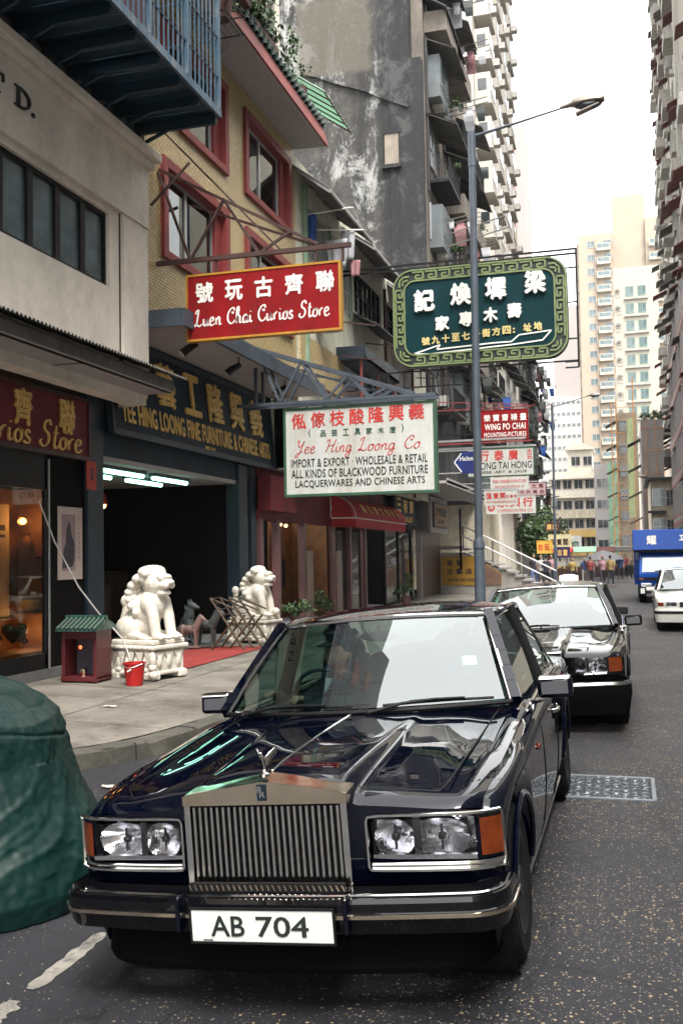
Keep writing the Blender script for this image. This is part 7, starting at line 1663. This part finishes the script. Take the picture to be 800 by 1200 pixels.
def headlamp(root, yfn, x0, x1, xa, z0, z1, s, amber=True, chrome=True):
    """rectangular lamp unit between x0 and xa, indicator from xa to x1; yfn gives the plan curve"""
    F = lambda x, z, o: (s*x, yfn(x)-o, z)
    h = B(); N_ = 8
    h.grid(lambda u, v: F(x0+(xa-x0)*u, z0+(z1-z0)*v, -.09), N_, 2); 
    hl = h.build('headlamp', M['refl'], root)
    r = B()
    for cx_, rx_, dd in ((x0+(xa-x0)*.22, (xa-x0)*.20, .075), (x0+(xa-x0)*.66, (xa-x0)*.31, .085)):
        cz = (z0+z1)/2; rz2 = (z1-z0)*.47
        r.grid(lambda u, v: F(cx_+rx_*v*math.cos(2*math.pi*u)*.98, cz+rz2*v*math.sin(2*math.pi*u)*.98, -.012-dd*(1-v*v)), 20, 8)
        r.ell(F(cx_, cz, -.05), (.022,.03,.022), 8, 6)
    r.build('reflector', M['refl'], hl, smooth=True)
    r = B()
    for cx_ in (x0+(xa-x0)*.22, x0+(xa-x0)*.66): r.tube([F(cx_, (z0+z1)/2-.05, -.03), F(cx_, (z0+z1)/2+.05, -.03)], .006, 5); r.ell(F(cx_, (z0+z1)/2, -.035), (.02,.02,.02), 8, 6)
    r.bar(F(x0+(xa-x0)*.44, z0+.01, -.02), F(x0+(xa-x0)*.44, z1-.01, -.02), .012, .03); r.build('lamp_divider', M['rim'], hl)
    r = B(); r.grid(lambda u, v: F(x0+(xa-x0)*u, z0+(z1-z0)*v, -.085+.0*u), 6, 4, 0); 
    for k in range(5): zz = z0+(z1-z0)*(.12+.19*k)
    r.box(s*(x0+.004), yfn(x0)+.005, z0+.004, s*(xa-.004), yfn(x0)+.03, z0+.022); r.build('lamp_housing', M['refl'], hl)
    r = B(); r.grid(lambda u, v: F(x0+.008+(xa-x0-.016)*u, z0+.01+(z1-z0-.02)*v, .004+.006*math.sin(u*3.14)*math.sin(v*3.14)), 14, 8); r.build('lens', M['lens'], hl, smooth='all')
    if amber:
        r = B(); r.grid(lambda u, v: F(xa+.012+(x1-xa-.012)*u, z0+.012+(z1-z0-.024)*v, .006), 10, 8); r.build('indicator_lens', M['amber'], hl, smooth='all')
        r = B(); r.grid(lambda u, v: F(xa+(x1-xa)*u, z0+(z1-z0)*v, -.015), 8, 2); r.build('indicator_back', M['trim'], hl)
    if chrome:
        r = B(); pth = [F(x0-.014, z0-.03, .012)]
        up = [F(x0+(x1-x0)*k/12, z1+.012, .012) for k in range(13)]; dn = [F(x1-(x1-x0)*k/12, z0-.036, .012) for k in range(13)]
        loop = [F(x0-.012, z0-.02, .012), F(x0-.012, z1-.01, .012)] + [F(x0-.004, z1+.008, .012)] + up[1:] + [F(x1+.004, z1-.01, .006), F(x1+.004, z0-.01, .006)] + dn[:-1] + [F(x0-.004, z0-.034, .012), F(x0-.012, z0-.02, .012)]
        r.tube(loop, .0075, 5); r.grid(lambda u, v: F(x0+(x1-x0)*u, z0-.030+.024*v, .008+.004*math.sin(v*3.14)), 12, 3); r.build('lamp_surround', M['chrome'], hl, smooth=True)
    return hl
# --- the dark blue luxury saloon in front
yf = lambda x: .285+.022*(abs(x)/.98)**2+.125*(abs(x)/.98)**14
P = dict(name='luxury_saloon', label='dark navy luxury saloon with upright chrome grille parked nearest the camera', cat='car', L=5.45,
  w=[(0,.945),(.5,.968),(1.2,.98),(3.0,.985),(4.4,.975),(5.0,.955),(5.45,.90)], zs=[(0,.815),(.4,.852),(1.2,.905),(1.9,.945),(3.0,.965),(4.3,.955),(5.0,.93),(5.45,.86)],
  zc=[(0,.865),(.4,.905),(1.2,.965),(1.75,1.0),(2.2,1.03),(4.3,1.04),(4.8,1.03),(5.45,.93)], cowl=1.86, trunk=4.72, hw=.98, yf=yf, body=M['navypaint'], roofm=M['navypaint'],
  rw=.385, rz=.345, wheels=(.86,4.02), sill=.21, faceb=.50, ridge=(.335,.055,1.55), lamp=(.415,.86,.60,.775), gw=.32, gz=(.5,.86), open=True, tr=.345, tw=.235,
  gh=dict(wsb=(.865,1.90,1.00,.26), wst=(.675,2.50,1.455,.10), rwt=(.66,4.02,1.43,-.06), rwb=(.76,4.66,1.06,-.16), rh=.05, by=3.02, bv=.36, cy0=4.02, cv0=.80, mirr_y=2.22, handles=(2.86,3.82), gaps=(2.02,3.02,4.05)),
  waist=.085, wipers=((.60,.94,.56),(.14,.50,.10)), mirm=M['navypaint'], mirc=M['chrome'], valley=0.25, peak=.032)
car, cd = make_car(P)
def y_f(x): return yf(abs(x))
for s in (1, -1): headlamp(car, y_f, .422, .945, .855, .600, .770, s)
# grille
gw, gb_, gt = .345, .515, .855; gy = .20
b = B(); b.box(-gw,gy+.05,gb_,gw,gy+.14,gt); b.build('grille_back', M['trim'], car)
vm = B(); vm.box(-.0055,-.006,0,.0055,.03,gt-gb_-.02); vm.box(-.0025,-.010,0,.0025,-.006,gt-gb_-.02); vmm = vm.mesh('grille_vane', M['chrome'])
for i in range(25):
    xx = -gw+.03+(2*gw-.06)*i/24; inst('grille_vane', vmm, car, (xx, gy+.012, gb_+.01))
b = B()
b.box(-gw-.012,gy-.004,gb_-.02,-gw+.016,gy+.18,gt); b.box(gw-.016,gy-.004,gb_-.02,gw+.012,gy+.18,gt); b.box(-gw-.012,gy-.006,gb_-.025,gw+.012,gy+.18,gb_+.006); b.build('grille_shell', M['chrome'], car, bevel=.003)
b = B()
zp = .948; zg = .908
b.prism([(-gw-.014,gy-.008,gt),(gw+.014,gy-.008,gt),(gw+.014,gy-.008,zg-.015),(gw-.02,gy-.008,zg-.004),(0,gy-.008,zp),(-gw+.02,gy-.008,zg-.004),(-gw-.014,gy-.008,zg-.015)], (0,.02,0))
b.add([(-gw-.014,gy+.012,zg-.015),(0,gy+.012,zp),(gw+.014,gy+.012,zg-.015),(gw+.012,gy+.135,zg-.004),(0,gy+.135,zp+.012),(-gw-.012,gy+.135,zg-.004),(-gw-.014,gy+.012,gt),(gw+.014,gy+.012,gt),(gw+.012,gy+.135,gt-.03),(-gw-.012,gy+.135,gt-.03)], [(0,1,4,5),(1,2,3,4),(0,5,9,6),(2,7,8,3)])
b.build('grille_pediment', M['brasstint'], car)  # warm reflection on the chrome is put into the pediment's own colour
b = B(); b.box(-.020,gy-.015,.872,.020,gy-.009,.938); b.box(-.02,gy+.012,zp-.001,.02,gy+.03,zp+.004); b.build('badge', M['navy'], car, bevel=.003)
text('badge_letter', 'R', .024, .026, (-.016,gy-.015,.905), XD, UD, M['chrome'], car, bold=.02, depth=.001, lift=.001); text('badge_letter', 'R', .024, .026, (-.006,gy-.015,.885), XD, UD, M['chrome'], car, bold=.02, depth=.001, lift=.001)
# winged mascot
b = B(); mz = .962; my_ = gy+.04
b.lathe([(.0,0),(.030,0),(.026,.012),(.012,.02),(.010,.03)], (0,my_,mz), 12)
b.tube([(0,my_+.012,mz+.02),(0,my_+.004,mz+.055),(0,my_-.012,mz+.085),(0,my_-.022,mz+.105)], [.012,.011,.013,.008], 8); b.ell((0,my_-.030,mz+.115),(.009,.010,.011),8,6)
for s in (-1, 1):
    b.grid(lambda u, v: (s*(.004+.05*u+.006*math.sin(v*3)), my_-.004+.05*u*u+.012*v, mz+.092+.045*u-.055*v*(1-.4*u)), 8, 6)
    b.tube([(s*.008,my_-.014,mz+.09),(s*.03,my_+.012,mz+.10),(s*.045,my_+.04,mz+.125)], [.006,.005,.004], 6)
b.v = [(p[0]*.78, my_+(p[1]-my_)*.78, mz+(p[2]-mz)*.82) for p in b.v]; o = b.build('mascot', M['chrome'], car, smooth=True); o.modifiers.new('t','SOLIDIFY').thickness = .003
# hood centre strip and shut lines
b = B(); b.tube([(0,gy+.14+1.52*k/14,cd['top'](0,gy-.10+1.60*k/14)+.002) for k in range(15)], .006, 5); b.build('bonnet_strip', M['chrome'], car, smooth=True)
b = B()
for s in (-1, 1):
    pts = [(s*(gw+.03),.36,cd['top'](gw+.03,.07)+.001)]
    pts = [(s*(.36+.34*k/8), yf(.36+.34*k/8)+.10, cd['top'](.36+.34*k/8,.10)+.001) for k in range(9)]
    pts += [(s*(.735+.04*k/10), .44+1.40*k/10, cd['top'](.735+.04*k/10,.44+1.40*k/10-(.0))+.0015) for k in range(11)]
    b.tube(pts, .004, 4)
b.build('bonnet_gap', M['trim'], car)
# bumper
bp_ = plan_path(.965, .10, .05, .16, .50)
front_band(car, 'front_bumper', M['blackpaint'], P, None, bp_, [(-.12,.515),(-.03,.515),(.0,.503),(.008,.485),(.008,.452),(.014,.448),(.016,.43),(.010,.42),(.0,.385),(-.01,.365),(-.05,.355),(-.12,.355)], 20)
front_band(car, 'bumper_strip', M['brasstint'], P, None, bp_, [(.012,.446),(.019,.444),(.019,.430),(.012,.428)])
front_band(car, 'bumper_top_strip', M['chrome'], P, None, bp_, [(-.018,.5125),(-.014,.516),(-.008,.5115),(-.012,.508)])
vp = plan_path(.86, .22, .05, .25, .55)
front_band(car, 'valance', mat('valance_black', (.003,.003,.0035), .9, bump=0, spec=.05), P, None, vp, [(-.05,.36),(.0,.36),(.015,.28),(.03,.20),(.02,.175),(-.05,.175)], 30)
b = B()
for i in range(28): pass
for i in range(28): xx = -.33+.66*i/27; b.bar((xx-.006,.152,.543),(xx+.006,.142,.522),.006,.006)
kind(b.build('vent_slats', M['brasstint'], car), 'stuff')
b = B(); b.box(-.335,.15,.515,.335,.17,.55); b.build('vent_back', M['trim'], car)
for xx in (-.365, .345): b = B(); b.box(xx,.062,.38,xx+.02,.14,.515); b.build('overrider', M['navypaint'], car, bevel=.006)
pl_ = B(); pl_.box(-.30,.075,.343,.30,.088,.468); pl_.build('number_plate', M['plate'], car, bevel=.004)
npl = [o for o in car.children if o.name.startswith('number_plate')][0]
pl_ = B(); 
for a in ((-.307,.336,.307,.343),(-.307,.468,.307,.475),(-.307,.343,-.30,.468),(.30,.343,.307,.468)): pl_.box(a[0],.072,a[1],a[2],.09,a[3])
pl_.build('plate_frame', M['trim'], npl)
text('plate_character', 'AB', .145, .080, (-.215,.075,.366), XD, UD, M['letblack'], npl, bold=.012, depth=.001, lift=.001); text('plate_character', '704', .22, .080, (-.02,.075,.366), XD, UD, M['letblack'], npl, bold=.012, depth=.001, lift=.001)
text('plate_print', 'HONG KONG', .04, .006, (-.25,.075,.348), XD, UD, M['ink'], npl, depth=.0005, lift=.001)
for s in (-1, 1):
    b = B(); yy = 1.72; b.ell((s*(cd['W'](yy)+.004),yy,.78),(.012,.04,.018),10,8); o = b.build('side_repeater', M['amber'], car, smooth=True)
    b = B(); b.lathe([(.018,0),(.018,.006),(.0,.008)] if s > 0 else [(.018,0),(.018,-.006),(0,-.008)], (s*(cd['W'](3.0)-.01),3.25,.70), 10, axis='X'); b.build('door_lock', M['chrome'], car)
# roof edge chrome patch and licence discs
b = B(); b.grid(lambda u, v: cd['sheet'](P['gh']['wsb'], P['gh']['wst'], .86+.05*u, .40+.10*v)+Vector((0,.01,-.004)), 3, 3); b.build('licence_disc', M['plate'], car)
car.location = (-1.414, 3.70, -.062); car.rotation_euler = (0, R(-3.94), 0)
# --- the dark executive saloon behind it
yf2 = lambda x: .12+.03*(abs(x)/.93)**2+.10*(abs(x)/.93)**10
P2 = dict(name='parked_saloon', label='black executive saloon with amber indicator parked behind the navy car', cat='car', L=5.15,
  w=[(0,.90),(.5,.925),(1.2,.94),(3.0,.945),(4.3,.935),(5.15,.86)], zs=[(0,.78),(.4,.83),(1.2,.89),(1.8,.92),(3.0,.945),(4.3,.94),(5.15,.88)],
  zc=[(0,.81),(.4,.86),(1.2,.94),(1.6,.98),(2.2,1.0),(4.3,1.0),(4.8,.99),(5.15,.93)], cowl=1.62, trunk=4.35, hw=.94, yf=yf2, body=M['blackpaint'],
  rw=.36, rz=.33, wheels=(.88,3.95), sill=.20, faceb=.50, ridge=(.30,.035,1.9), lamp=(.43,.72,.60,.765), gw=.28, gz=(.5,.80), open=False, tr=.33, tw=.21, valley=.3,
  gh=dict(wsb=(.82,1.68,.965,.20), wst=(.63,2.42,1.40,.08), rwt=(.62,3.80,1.39,-.05), rwb=(.72,4.30,1.03,-.12), rh=.04, by=2.80, bv=.30, cy0=3.72, cv0=.88, mirr_y=2.0, handles=(2.66,3.55), gaps=(1.85,2.80,3.80)),
  waist=.34, wipers=((.35,.62,.5),), mirm=M['blackpaint'])
c2, cd2 = make_car(P2)
for s in (1, -1): headlamp(c2, lambda x: yf2(abs(x)), .38, .875, .735, .60, .765, s, chrome=False)
b = B(); b.box(-.27,.055,.52,.27,.14,.80); b.build('grille_back', M['trim'], c2)
b = B()
for z in (.56,.61,.66,.71,.76): b.box(-.26,.045,z,.26,.056,z+.012)
for k in range(9): xx = -.24+.06*k; b.box(xx-.003,.048,.53,xx+.003,.057,.79)
b.build('grille_bars', M['chrome'], c2)
b = B(); b.box(-.30,.03,.79,.30,.14,.84); b.box(-.30,.03,.51,-.262,.14,.79); b.box(.262,.03,.51,.30,.14,.79); b.build('grille_shell', M['chrome'], c2, bevel=.012)
p2 = plan_path(.935, -.02, .05, .16, .45)
front_band(c2, 'front_bumper', bpy.data.materials['valance_black'], P2, None, p2, [(-.1,.52),(.0,.52),(.015,.49),(.02,.40),(.0,.30),(-.02,.20),(-.1,.20)], 25)
front_band(c2, 'bumper_strip', M['chrome'], P2, None, p2, [(.0,.528),(.018,.524),(.024,.500),(.02,.49),(-.01,.50)])
b = B(); b.tube([(.5,.10,.595),(.72,.105,.60)], .008, 5); b.tube([(.55,.06,.63),(.60,.09,.60)], .006, 5); b.build('lamp_wiper', M['chrome'], c2)
b = B(); b.box(-.27,-.075,.35,.27,-.045,.46); b.build('number_plate', M['plate'], c2, bevel=.004)
for s in (-1, 1):
    b = B()
    for k in range(2): b.grid(lambda u, v: (s*(.34+.22*u), 1.25+.05*v+.08*k, cd2['top'](.34+.22*u, 1.25+.05*v+.08*k)+.002), 4, 1)
    b.build('bonnet_vent', M['trim'], c2)
b = B(); b.tube([(0,.10,.86),(0,.10,.90)], .006, 6)
b.tube([(.035*math.cos(a),.10,.935+.035*math.sin(a)) for a in [2*math.pi*k/20 for k in range(21)]], .0035, 5)
for k in range(3): a = math.pi/2+2*math.pi*k/3; b.bar((0,.10,.935),(.034*math.cos(a),.10,.935+.034*math.sin(a)),.006)
b.build('bonnet_emblem', M['chrome'], c2)
c2.location = (-.93, 10.30, -.04); c2.rotation_euler = (0, R(-2.8), 0)
# --- white saloon coming on the right
yf3 = lambda x: .08+.03*(abs(x)/.85)**2+.12*(abs(x)/.85)**8
P3 = dict(name='white_saloon', label='white saloon with black bumper strip driving towards the camera at the right edge', cat='car', L=4.5,
  w=[(0,.80),(.5,.835),(1.2,.85),(3.0,.85),(4.0,.84),(4.5,.78)], zs=[(0,.70),(.5,.77),(1.2,.84),(3.0,.90),(4.5,.86)], zc=[(0,.72),(.5,.80),(1.2,.89),(2.2,.95),(4.0,.97),(4.5,.90)], cowl=1.3, trunk=3.9, hw=.85, yf=yf3, body=M['whitecar'],
  rw=.33, rz=.30, wheels=(.80,3.35), sill=.20, faceb=.45, ridge=(.30,.01,1.5), lamp=(.40,.62,.56,.67), gw=.28, gz=(.5,.7), open=False, tr=.30, tw=.19, valley=.2, detail=0,
  gh=dict(wsb=(.74,1.35,.90,.18), wst=(.58,2.05,1.36,.08), rwt=(.57,3.20,1.35,-.05), rwb=(.66,3.75,.99,-.12), rh=.03, by=2.35, bv=.28, cy0=3.2, cv0=.9, mirr_y=1.62, handles=(2.2,3.1), gaps=(1.5,2.35,3.2)), wipers=((.35,.7,.5),), mirm=M['whitecar'])
c3, cd3 = make_car(P3)
for s in (1, -1): headlamp(c3, lambda x: yf3(abs(x)), .36, .80, .66, .56, .67, s, chrome=False)
b = B(); b.box(-.33,.06,.56,.33,.09,.67)
for z in (.58,.61,.64): b.box(-.32,.05,z,.32,.062,z+.01)
b.build('grille', M['rim'], c3)
p3 = plan_path(.855, -.02, .05, .16, .42)
front_band(c3, 'front_bumper', M['whitecar'], P3, None, p3, [(-.1,.53),(.0,.53),(.02,.48),(.02,.34),(.0,.22),(-.1,.22)], 25)
front_band(c3, 'bumper_strip', M['trim'], P3, None, p3, [(.0,.475),(.03,.47),(.03,.41),(.0,.405)])
b = B(); b.box(-.26,-.05,.27,.26,-.042,.38); b.build('number_plate', M['trim'], c3)
c3.location = (1.42, 23.7, 0)
# --- taxi hidden behind the black saloon; only its roof lamp shows
P4 = dict(P3); P4.update(name='taxi', label='pale saloon with a white roof lamp parked beyond the black saloon', body=M['whitecar'], roofm=M['whitecar'], mirm=M['trim'])
c4, cd4 = make_car(P4)
for s in (1, -1): headlamp(c4, lambda x: yf3(abs(x)), .36, .80, .66, .56, .67, s, chrome=False)
b = B(); b.grid(lambda u, v: (.17*(-1+2*u)*(1-.15*v), 2.5+.0, 1.41+.14*v*(1-(-1+2*u)**6*.3)), 8, 4); b.box(-.17,2.44,1.40,.17,2.58,1.53); o = b.build('roof_lamp', M['letwhite'], c4, bevel=.02)
c4.location = (-1.05, 16.2, -.12)
# --- blue truck
tk = thing('box_truck', 'bright blue box truck with white characters driving up the right lane', 'truck', (0,0,0))
b = B(); b.prism([(-1.05,0,.75),(-1.05,-.03,1.25),(-1.02,.18,2.0),(-1.0,.3,2.15),(-1.0,1.6,2.15),(-1.05,1.6,.6)], (2.1,0,0)); b.build('cab', M['bluetruck'], tk, bevel=.04)
b = B(); b.prism([(-.93,-.035,1.32),(-.90,.13,1.90),(.90,.13,1.90),(.93,-.035,1.32)], (0,-.012,0)); b.build('windscreen', M['carglass'], tk)
b = B(); b.prism([(-.93,-.015,1.32),(-.90,.145,1.90),(.90,.145,1.90),(.93,-.015,1.32)], (0,-.006,0)); b.build('cab_interior', M['cabin'], tk)
b = B(); b.box(-1.18,1.65,.75,1.18,6.4,2.25); b.box(-1.22,-.1,2.22,1.22,6.4,3.06); b.build('cargo_box', M['bluetruck'], tk, bevel=.02)
b = B(); b.box(-1.19,-.05,2.13,1.19,1.6,2.22); b.build('box_underside', M['trim'], tk)
for ch, xx in (('耀',-.75),('平',.35)): text('painted_character', ch, .34, .38, (xx,-.1,2.44), XD, UD, M['letwhite'], tk, bold=.03, depth=.004)
b = B(); b.box(-1.06,-.08,.98,1.06,-.03,1.10); b.build('grille_strip', M['trim'], tk)
for s in (-1, 1):
    b = B(); b.box(s*.62,-.11,.70,s*.98,-.05,.86); b.build('headlamp', M['refl'], tk, bevel=.01)
    b = B(); b.box(s*.9,-.09,1.0,s*1.03,-.07,1.08); b.build('indicator_lens', M['amber'], tk)
    b = B(); b.tube([(s*1.05,.1,1.75),(s*1.3,-.1,1.8),(s*1.3,-.1,1.1),(s*1.05,.05,1.05)], .018, 6); b.box(s*1.22,-.16,1.25,s*1.42,-.1,1.6); b.build('door_mirror', M['trim'], tk)
    for yy in (.75,4.9):
        b = B(); b.lathe([(.2,-.12),(.38,-.12),(.42,-.08),(.42,.08),(.38,.12),(.2,.12)], (s*.92,yy,.42), 24, axis='X'); w_ = b.build('wheel', M['rubber'], tk, smooth=30); b = B(); b.lathe([(0,s*.10),(.2,s*.13),(.22,s*.08)], (s*.92,yy,.42), 16, axis='X'); b.build('rim', M['rim'], w_)
b = B(); b.box(-1.08,-.14,.42,1.08,-.04,.68); b.box(-1.0,0,.5,1.0,6.3,.74); b.build('chassis', M['trim'], tk)
b = B(); b.box(-.5,-.15,.45,-.2,-.14,.55); b.box(-1.0,-.15,.44,-.86,-.14,.66); b.build('number_plate', M['plate'], tk)
b = B(); b.tube([(-.5,-.07,1.36),(.1,-.05,1.38)], .015, 5); b.build('wiper', M['trim'], tk)
tk.location = (1.40, 37.2, -.03); tk.scale = (1,1,.865)
# ---------------------------------------------------------------- people
def person(loc, rz_, label, shirt, trousers, pose=0, s=1.0, hairm=None, group=None, vox=.028, hat=None):
    t = thing('person', label, 'person', (0,0,0), group); q = random.Random(hash(label) % 999)
    sw = .22 if pose == 0 else .30
    def legs(b, g):
        for k, sd in ((0,-1),(1,1)):
            st_ = sw*(1 if k else -1)
            b.tube([(sd*.085,0,.92),(sd*.095,st_*.45,.50),(sd*.095,st_*.8+(.08 if k else 0),.10)], [.085+g,.06+g,.045+g], 9)
    def torso(b, g):
        b.tube([(0,0,.88),(0,0,1.05),(0,-.01,1.25),(0,0,1.40)], [.14+g,.125+g,.15+g,.11+g], 12); b.ell((0,0,1.38),(.19+g,.10+g,.07+g),12,8)
    def arms(b, g, a=1.0):
        for k, sd in ((0,-1),(1,1)):
            st_ = -.2*(1 if k else -1)
            b.tube([(sd*.19,0,1.38),(sd*.235,st_*.3,1.12),(sd*.235,st_*1.0-.04,.88)][:3 if a else 2], [.05+g,.04+g,.03+g][:3 if a else 2], 8)
    b = B(); legs(b, -.012); torso(b, -.015); arms(b, -.006); b.tube([(0,0,1.38),(0,-.01,1.52)], [.055,.05], 8); b.ell((0,-.015,1.62),(.075,.09,.11),12,10); b.ell((0,-.105,1.60),(.012,.02,.018),6,4)
    for sd in (-1,1):
        b.ell((sd*.078,0,1.61),(.012,.02,.03),6,4); b.ell((sd*.095,.0+ (sw*(.8) if sd > 0 else -sw*.8)-.05,.05),(.045,.12,.045),8,6)
        yb_ = (-.2 if sd > 0 else .2)-.04
        for f in range(4): b.tube([(sd*.235+(f-1.5)*.014,yb_-.005,.86),(sd*.235+(f-1.5)*.016,yb_-.012,.80)], [.011,.009], 5)
        b.tube([(sd*.225,yb_-.02,.87),(sd*.215,yb_-.045,.83)], [.012,.009], 5)
    remesh(b, vox*.8, 'body', M['skin'], t, 1)
    b = B(); torso(b, .006); arms(b, .012, 0); remesh(b, vox, 'shirt', shirt, t, 2)
    b = B(); legs(b, .006); b.ell((0,0,.92),(.155,.115,.09),10,8); remesh(b, vox, 'trousers', trousers, t, 2)
    b = B(); b.ell((0,.02,1.655),(.085,.10,.095),10,8); b.build('hair', hairm or M['hair'], t, smooth=True)
    if hat: b = B(); b.lathe([(.16,0),(.10,.02),(.09,.09),(.0,.11)], (0,0,1.67), 12); b.build('hat', hat, t, smooth=True)
    for sd in (-1,1): b = B(); b.ell((sd*.028,-.098,1.63),(.009,.006,.006),6,4); b.build('eye', M['ink'], t)
    t.location = loc; t.rotation_euler = (0,0,rz_); t.scale = (s,)*3; return t
M['cl1'] = mat('shirt_white', (.36,.35,.34), .9); M['cl2'] = mat('shirt_blue', (.07,.12,.3), .9); M['cl3'] = mat('shirt_red', (.20,.04,.04), .9); M['cl4'] = mat('trousers_dark', (.03,.03,.04), .9); M['cl5'] = mat('shirt_yellow', (.28,.20,.07), .9); M['cl6'] = mat('shirt_pink', (.32,.18,.19), .9)
ppl = [(-4.3,52,0,'person in a white shirt walking behind the foot of the stair rail','cl1','cl4'),(-4.0,55,.5,'person in a pink shirt close behind the one in white','cl6','cl4'),(-3.8,49,2.8,'person in dark clothes nearest the slim lamp post','cl4','cl4'),
 (-5.1,57,0,'person in black on the pavement left of the walker in white','cl4','cl2'),(-3.3,63,.2,'person in a yellow shirt right of the slim lamp post','cl5','cl4'),(-2.7,66,0,'person in light blue beside the fruit stall','cl2','cl1'),(-2.2,62,3,'person in red bending near the stall','cl3','cl4'),
 (-1.7,70,0,'dark clothed person in the middle of the distant crowd','cl4','cl4'),(-1.1,74,.3,'distant person in white in the middle of the crowd','cl1','cl2'),(-1.43,60,.1,'person with a pink top and pale hat crossing left of the blue truck','cl6','cl4'),(-.95,57.5,2.9,'person in yellow next to the pink topped one','cl5','cl4'),(-.5,66,0,'distant person in blue left of the crossing pair','cl2','cl4'),(.6,52,3.1,'person in pale clothes right beside the blue truck','cl1','cl1'),(-.2,72,0,'distant person in red at the right of the crowd','cl3','cl4')]
for i, (x, y, a, lb, c1, c2_) in enumerate(ppl): person((x,y,swz(x,y) if x < kx(y) else rz(x)), a, lb, M[c1], M[c2_], i % 2, 1.0, vox=.034, hat=M['clothpink'] if i == 9 else None)
# market stalls
for i, (x, y, mt, lb) in enumerate(((-3.2,72,'greencorr','fruit stall with a green roof in the distant crowd'),(-2.0,78,'awnred','stall under a red brown cloth at the far end'),(-.6,84,'corr','stall with a grey roof at the far street end'),(-4.6,68,'canvas','stall under a red cloth near the small tree'))):
    t = thing('market_stall', lb, 'stall', (x,y,0)); b = B(); b.box(x-.8,y-.5,.0,x+.8,y+.5,.8); b.build('counter', M['wood'], t)
    b = B(); b.prism([(x-1.1,y-.8,1.95),(x-1.1,y,2.3),(x-1.1,y+.8,1.95),(x-1.1,y+.8,1.91),(x-1.1,y,2.26),(x-1.1,y-.8,1.91)],(2.2,0,0)); b.build('cloth_roof', M[mt], t)
    b = B()
    for dx in (-.95,.95): b.bar((x+dx,y-.7,0),(x+dx,y-.7,1.95),.04); b.bar((x+dx,y+.7,0),(x+dx,y+.7,1.95),.04)
    b.build('stall_post', M['greysteel'], t)
    b = B(); q = random.Random(i)
    for k in range(26): b.ell((x+q.uniform(-.7,.7), y+q.uniform(-.4,.4), .86+q.random()*.06), (.08,)*3, 6, 4, k % 3)
    b.build('produce', [M['ochre'], M['redplastic'], M['leaf2']], t)
um = thing('street_umbrella', 'large grey umbrella open over the far stalls left of the blue truck', 'umbrella', (-1.5,66,0))
b = B(); b.lathe([(0,2.75),(.5,2.62),(1.0,2.38),(1.3,2.15)], (-1.5,66,-.75), 10); b.build('canopy', mat('grey_canvas', (.13,.13,.14), .8), um); b = B(); b.tube([(-1.5,66,0),(-1.5,66,1.95)], .03, 6); b.build('umbrella_pole', M['greysteel'], um)
# the chauffeur
M['suit'] = mat('dark_suit', (.01,.011,.014), .9)
ch = thing('person', 'chauffeur in dark suit and peaked cap at the wheel of the navy car', 'person', (0,0,0))
b = B(); b.tube([(0,.04,.55),(0,.02,.8),(0,0,1.0)], [.17,.18,.15], 12); b.ell((0,0,1.02),(.21,.11,.09),12,8)
for s in (-1, 1): b.tube([(s*.20,0,1.0),(s*.24,-.18,.86),(s*.16,-.42,.98)], [.06,.05,.04], 9)
remesh(b, .02, 'jacket', M['suit'], ch, 2)
b = B(); b.tube([(0,0,1.02),(0,-.02,1.14)], [.055,.052], 8); b.ell((0,-.03,1.22),(.075,.09,.115),14,10); b.ell((-.015,-.125,1.21),(.013,.022,.022),6,5); b.ell((-.01,-.105,1.165),(.03,.02,.012),8,5); b.ell((0,-.10,1.255),(.05,.02,.012),8,5)
for s in (-1, 1):
    b.ell((s*.077,0,1.21),(.012,.02,.032),6,5); b.ell((s*.155,-.44,.985),(.035,.045,.022),8,6)
    for f in range(4): b.tube([(s*.155+(f-1.5)*.02,-.47,.99),(s*.155+(f-1.5)*.02,-.50,.965)], [.010,.009], 5)
    b.tube([(s*.125,-.43,.99),(s*.11,-.46,1.0)], [.011,.009], 5)
remesh(b, .011, 'body', mat('face_skin', (.30,.15,.10), .55, bump=0), ch, 1)
b = B(); b.ell((0,.02,1.27),(.09,.105,.09),12,8); b.build('hair', M['hair'], ch, smooth=True)
b = B(); b.lathe([(.088,0),(.09,.04),(.12,.075),(.10,.10),(0,.105)], (0,-.01,1.28), 14); b.prism([(-.07,-.09,1.285),(.07,-.09,1.285),(.05,-.165,1.27),(-.05,-.165,1.27)], (0,0,.008)); b.build('cap', M['suit'], ch, smooth=True)
b = B(); b.prism([(-.035,-.10,1.07),(.035,-.10,1.07),(0,-.135,.96)], (0,-.012,0)); b.build('shirt_collar', M['cl1'], ch)
ch.location = (-1.80, 6.25, -.04); ch.rotation_euler = (0,0,R(-38))
# ---------------------------------------------------------------- thin city haze
b = B(); b.box(-520,-320,-1.7,520,920,84)
hz_m = bpy.data.materials.new('haze_air'); hz_m.use_nodes = True; t = hz_m.node_tree; t.nodes.clear()
pv = t.nodes.new('ShaderNodeVolumePrincipled'); pv.inputs['Color'].default_value = (.93,.95,1,1); pv.inputs['Density'].default_value = .00018
o = t.nodes.new('ShaderNodeOutputMaterial'); t.links.new(pv.outputs[0], o.inputs['Volume'])
kind(b.build('haze', hz_m), 'stuff')
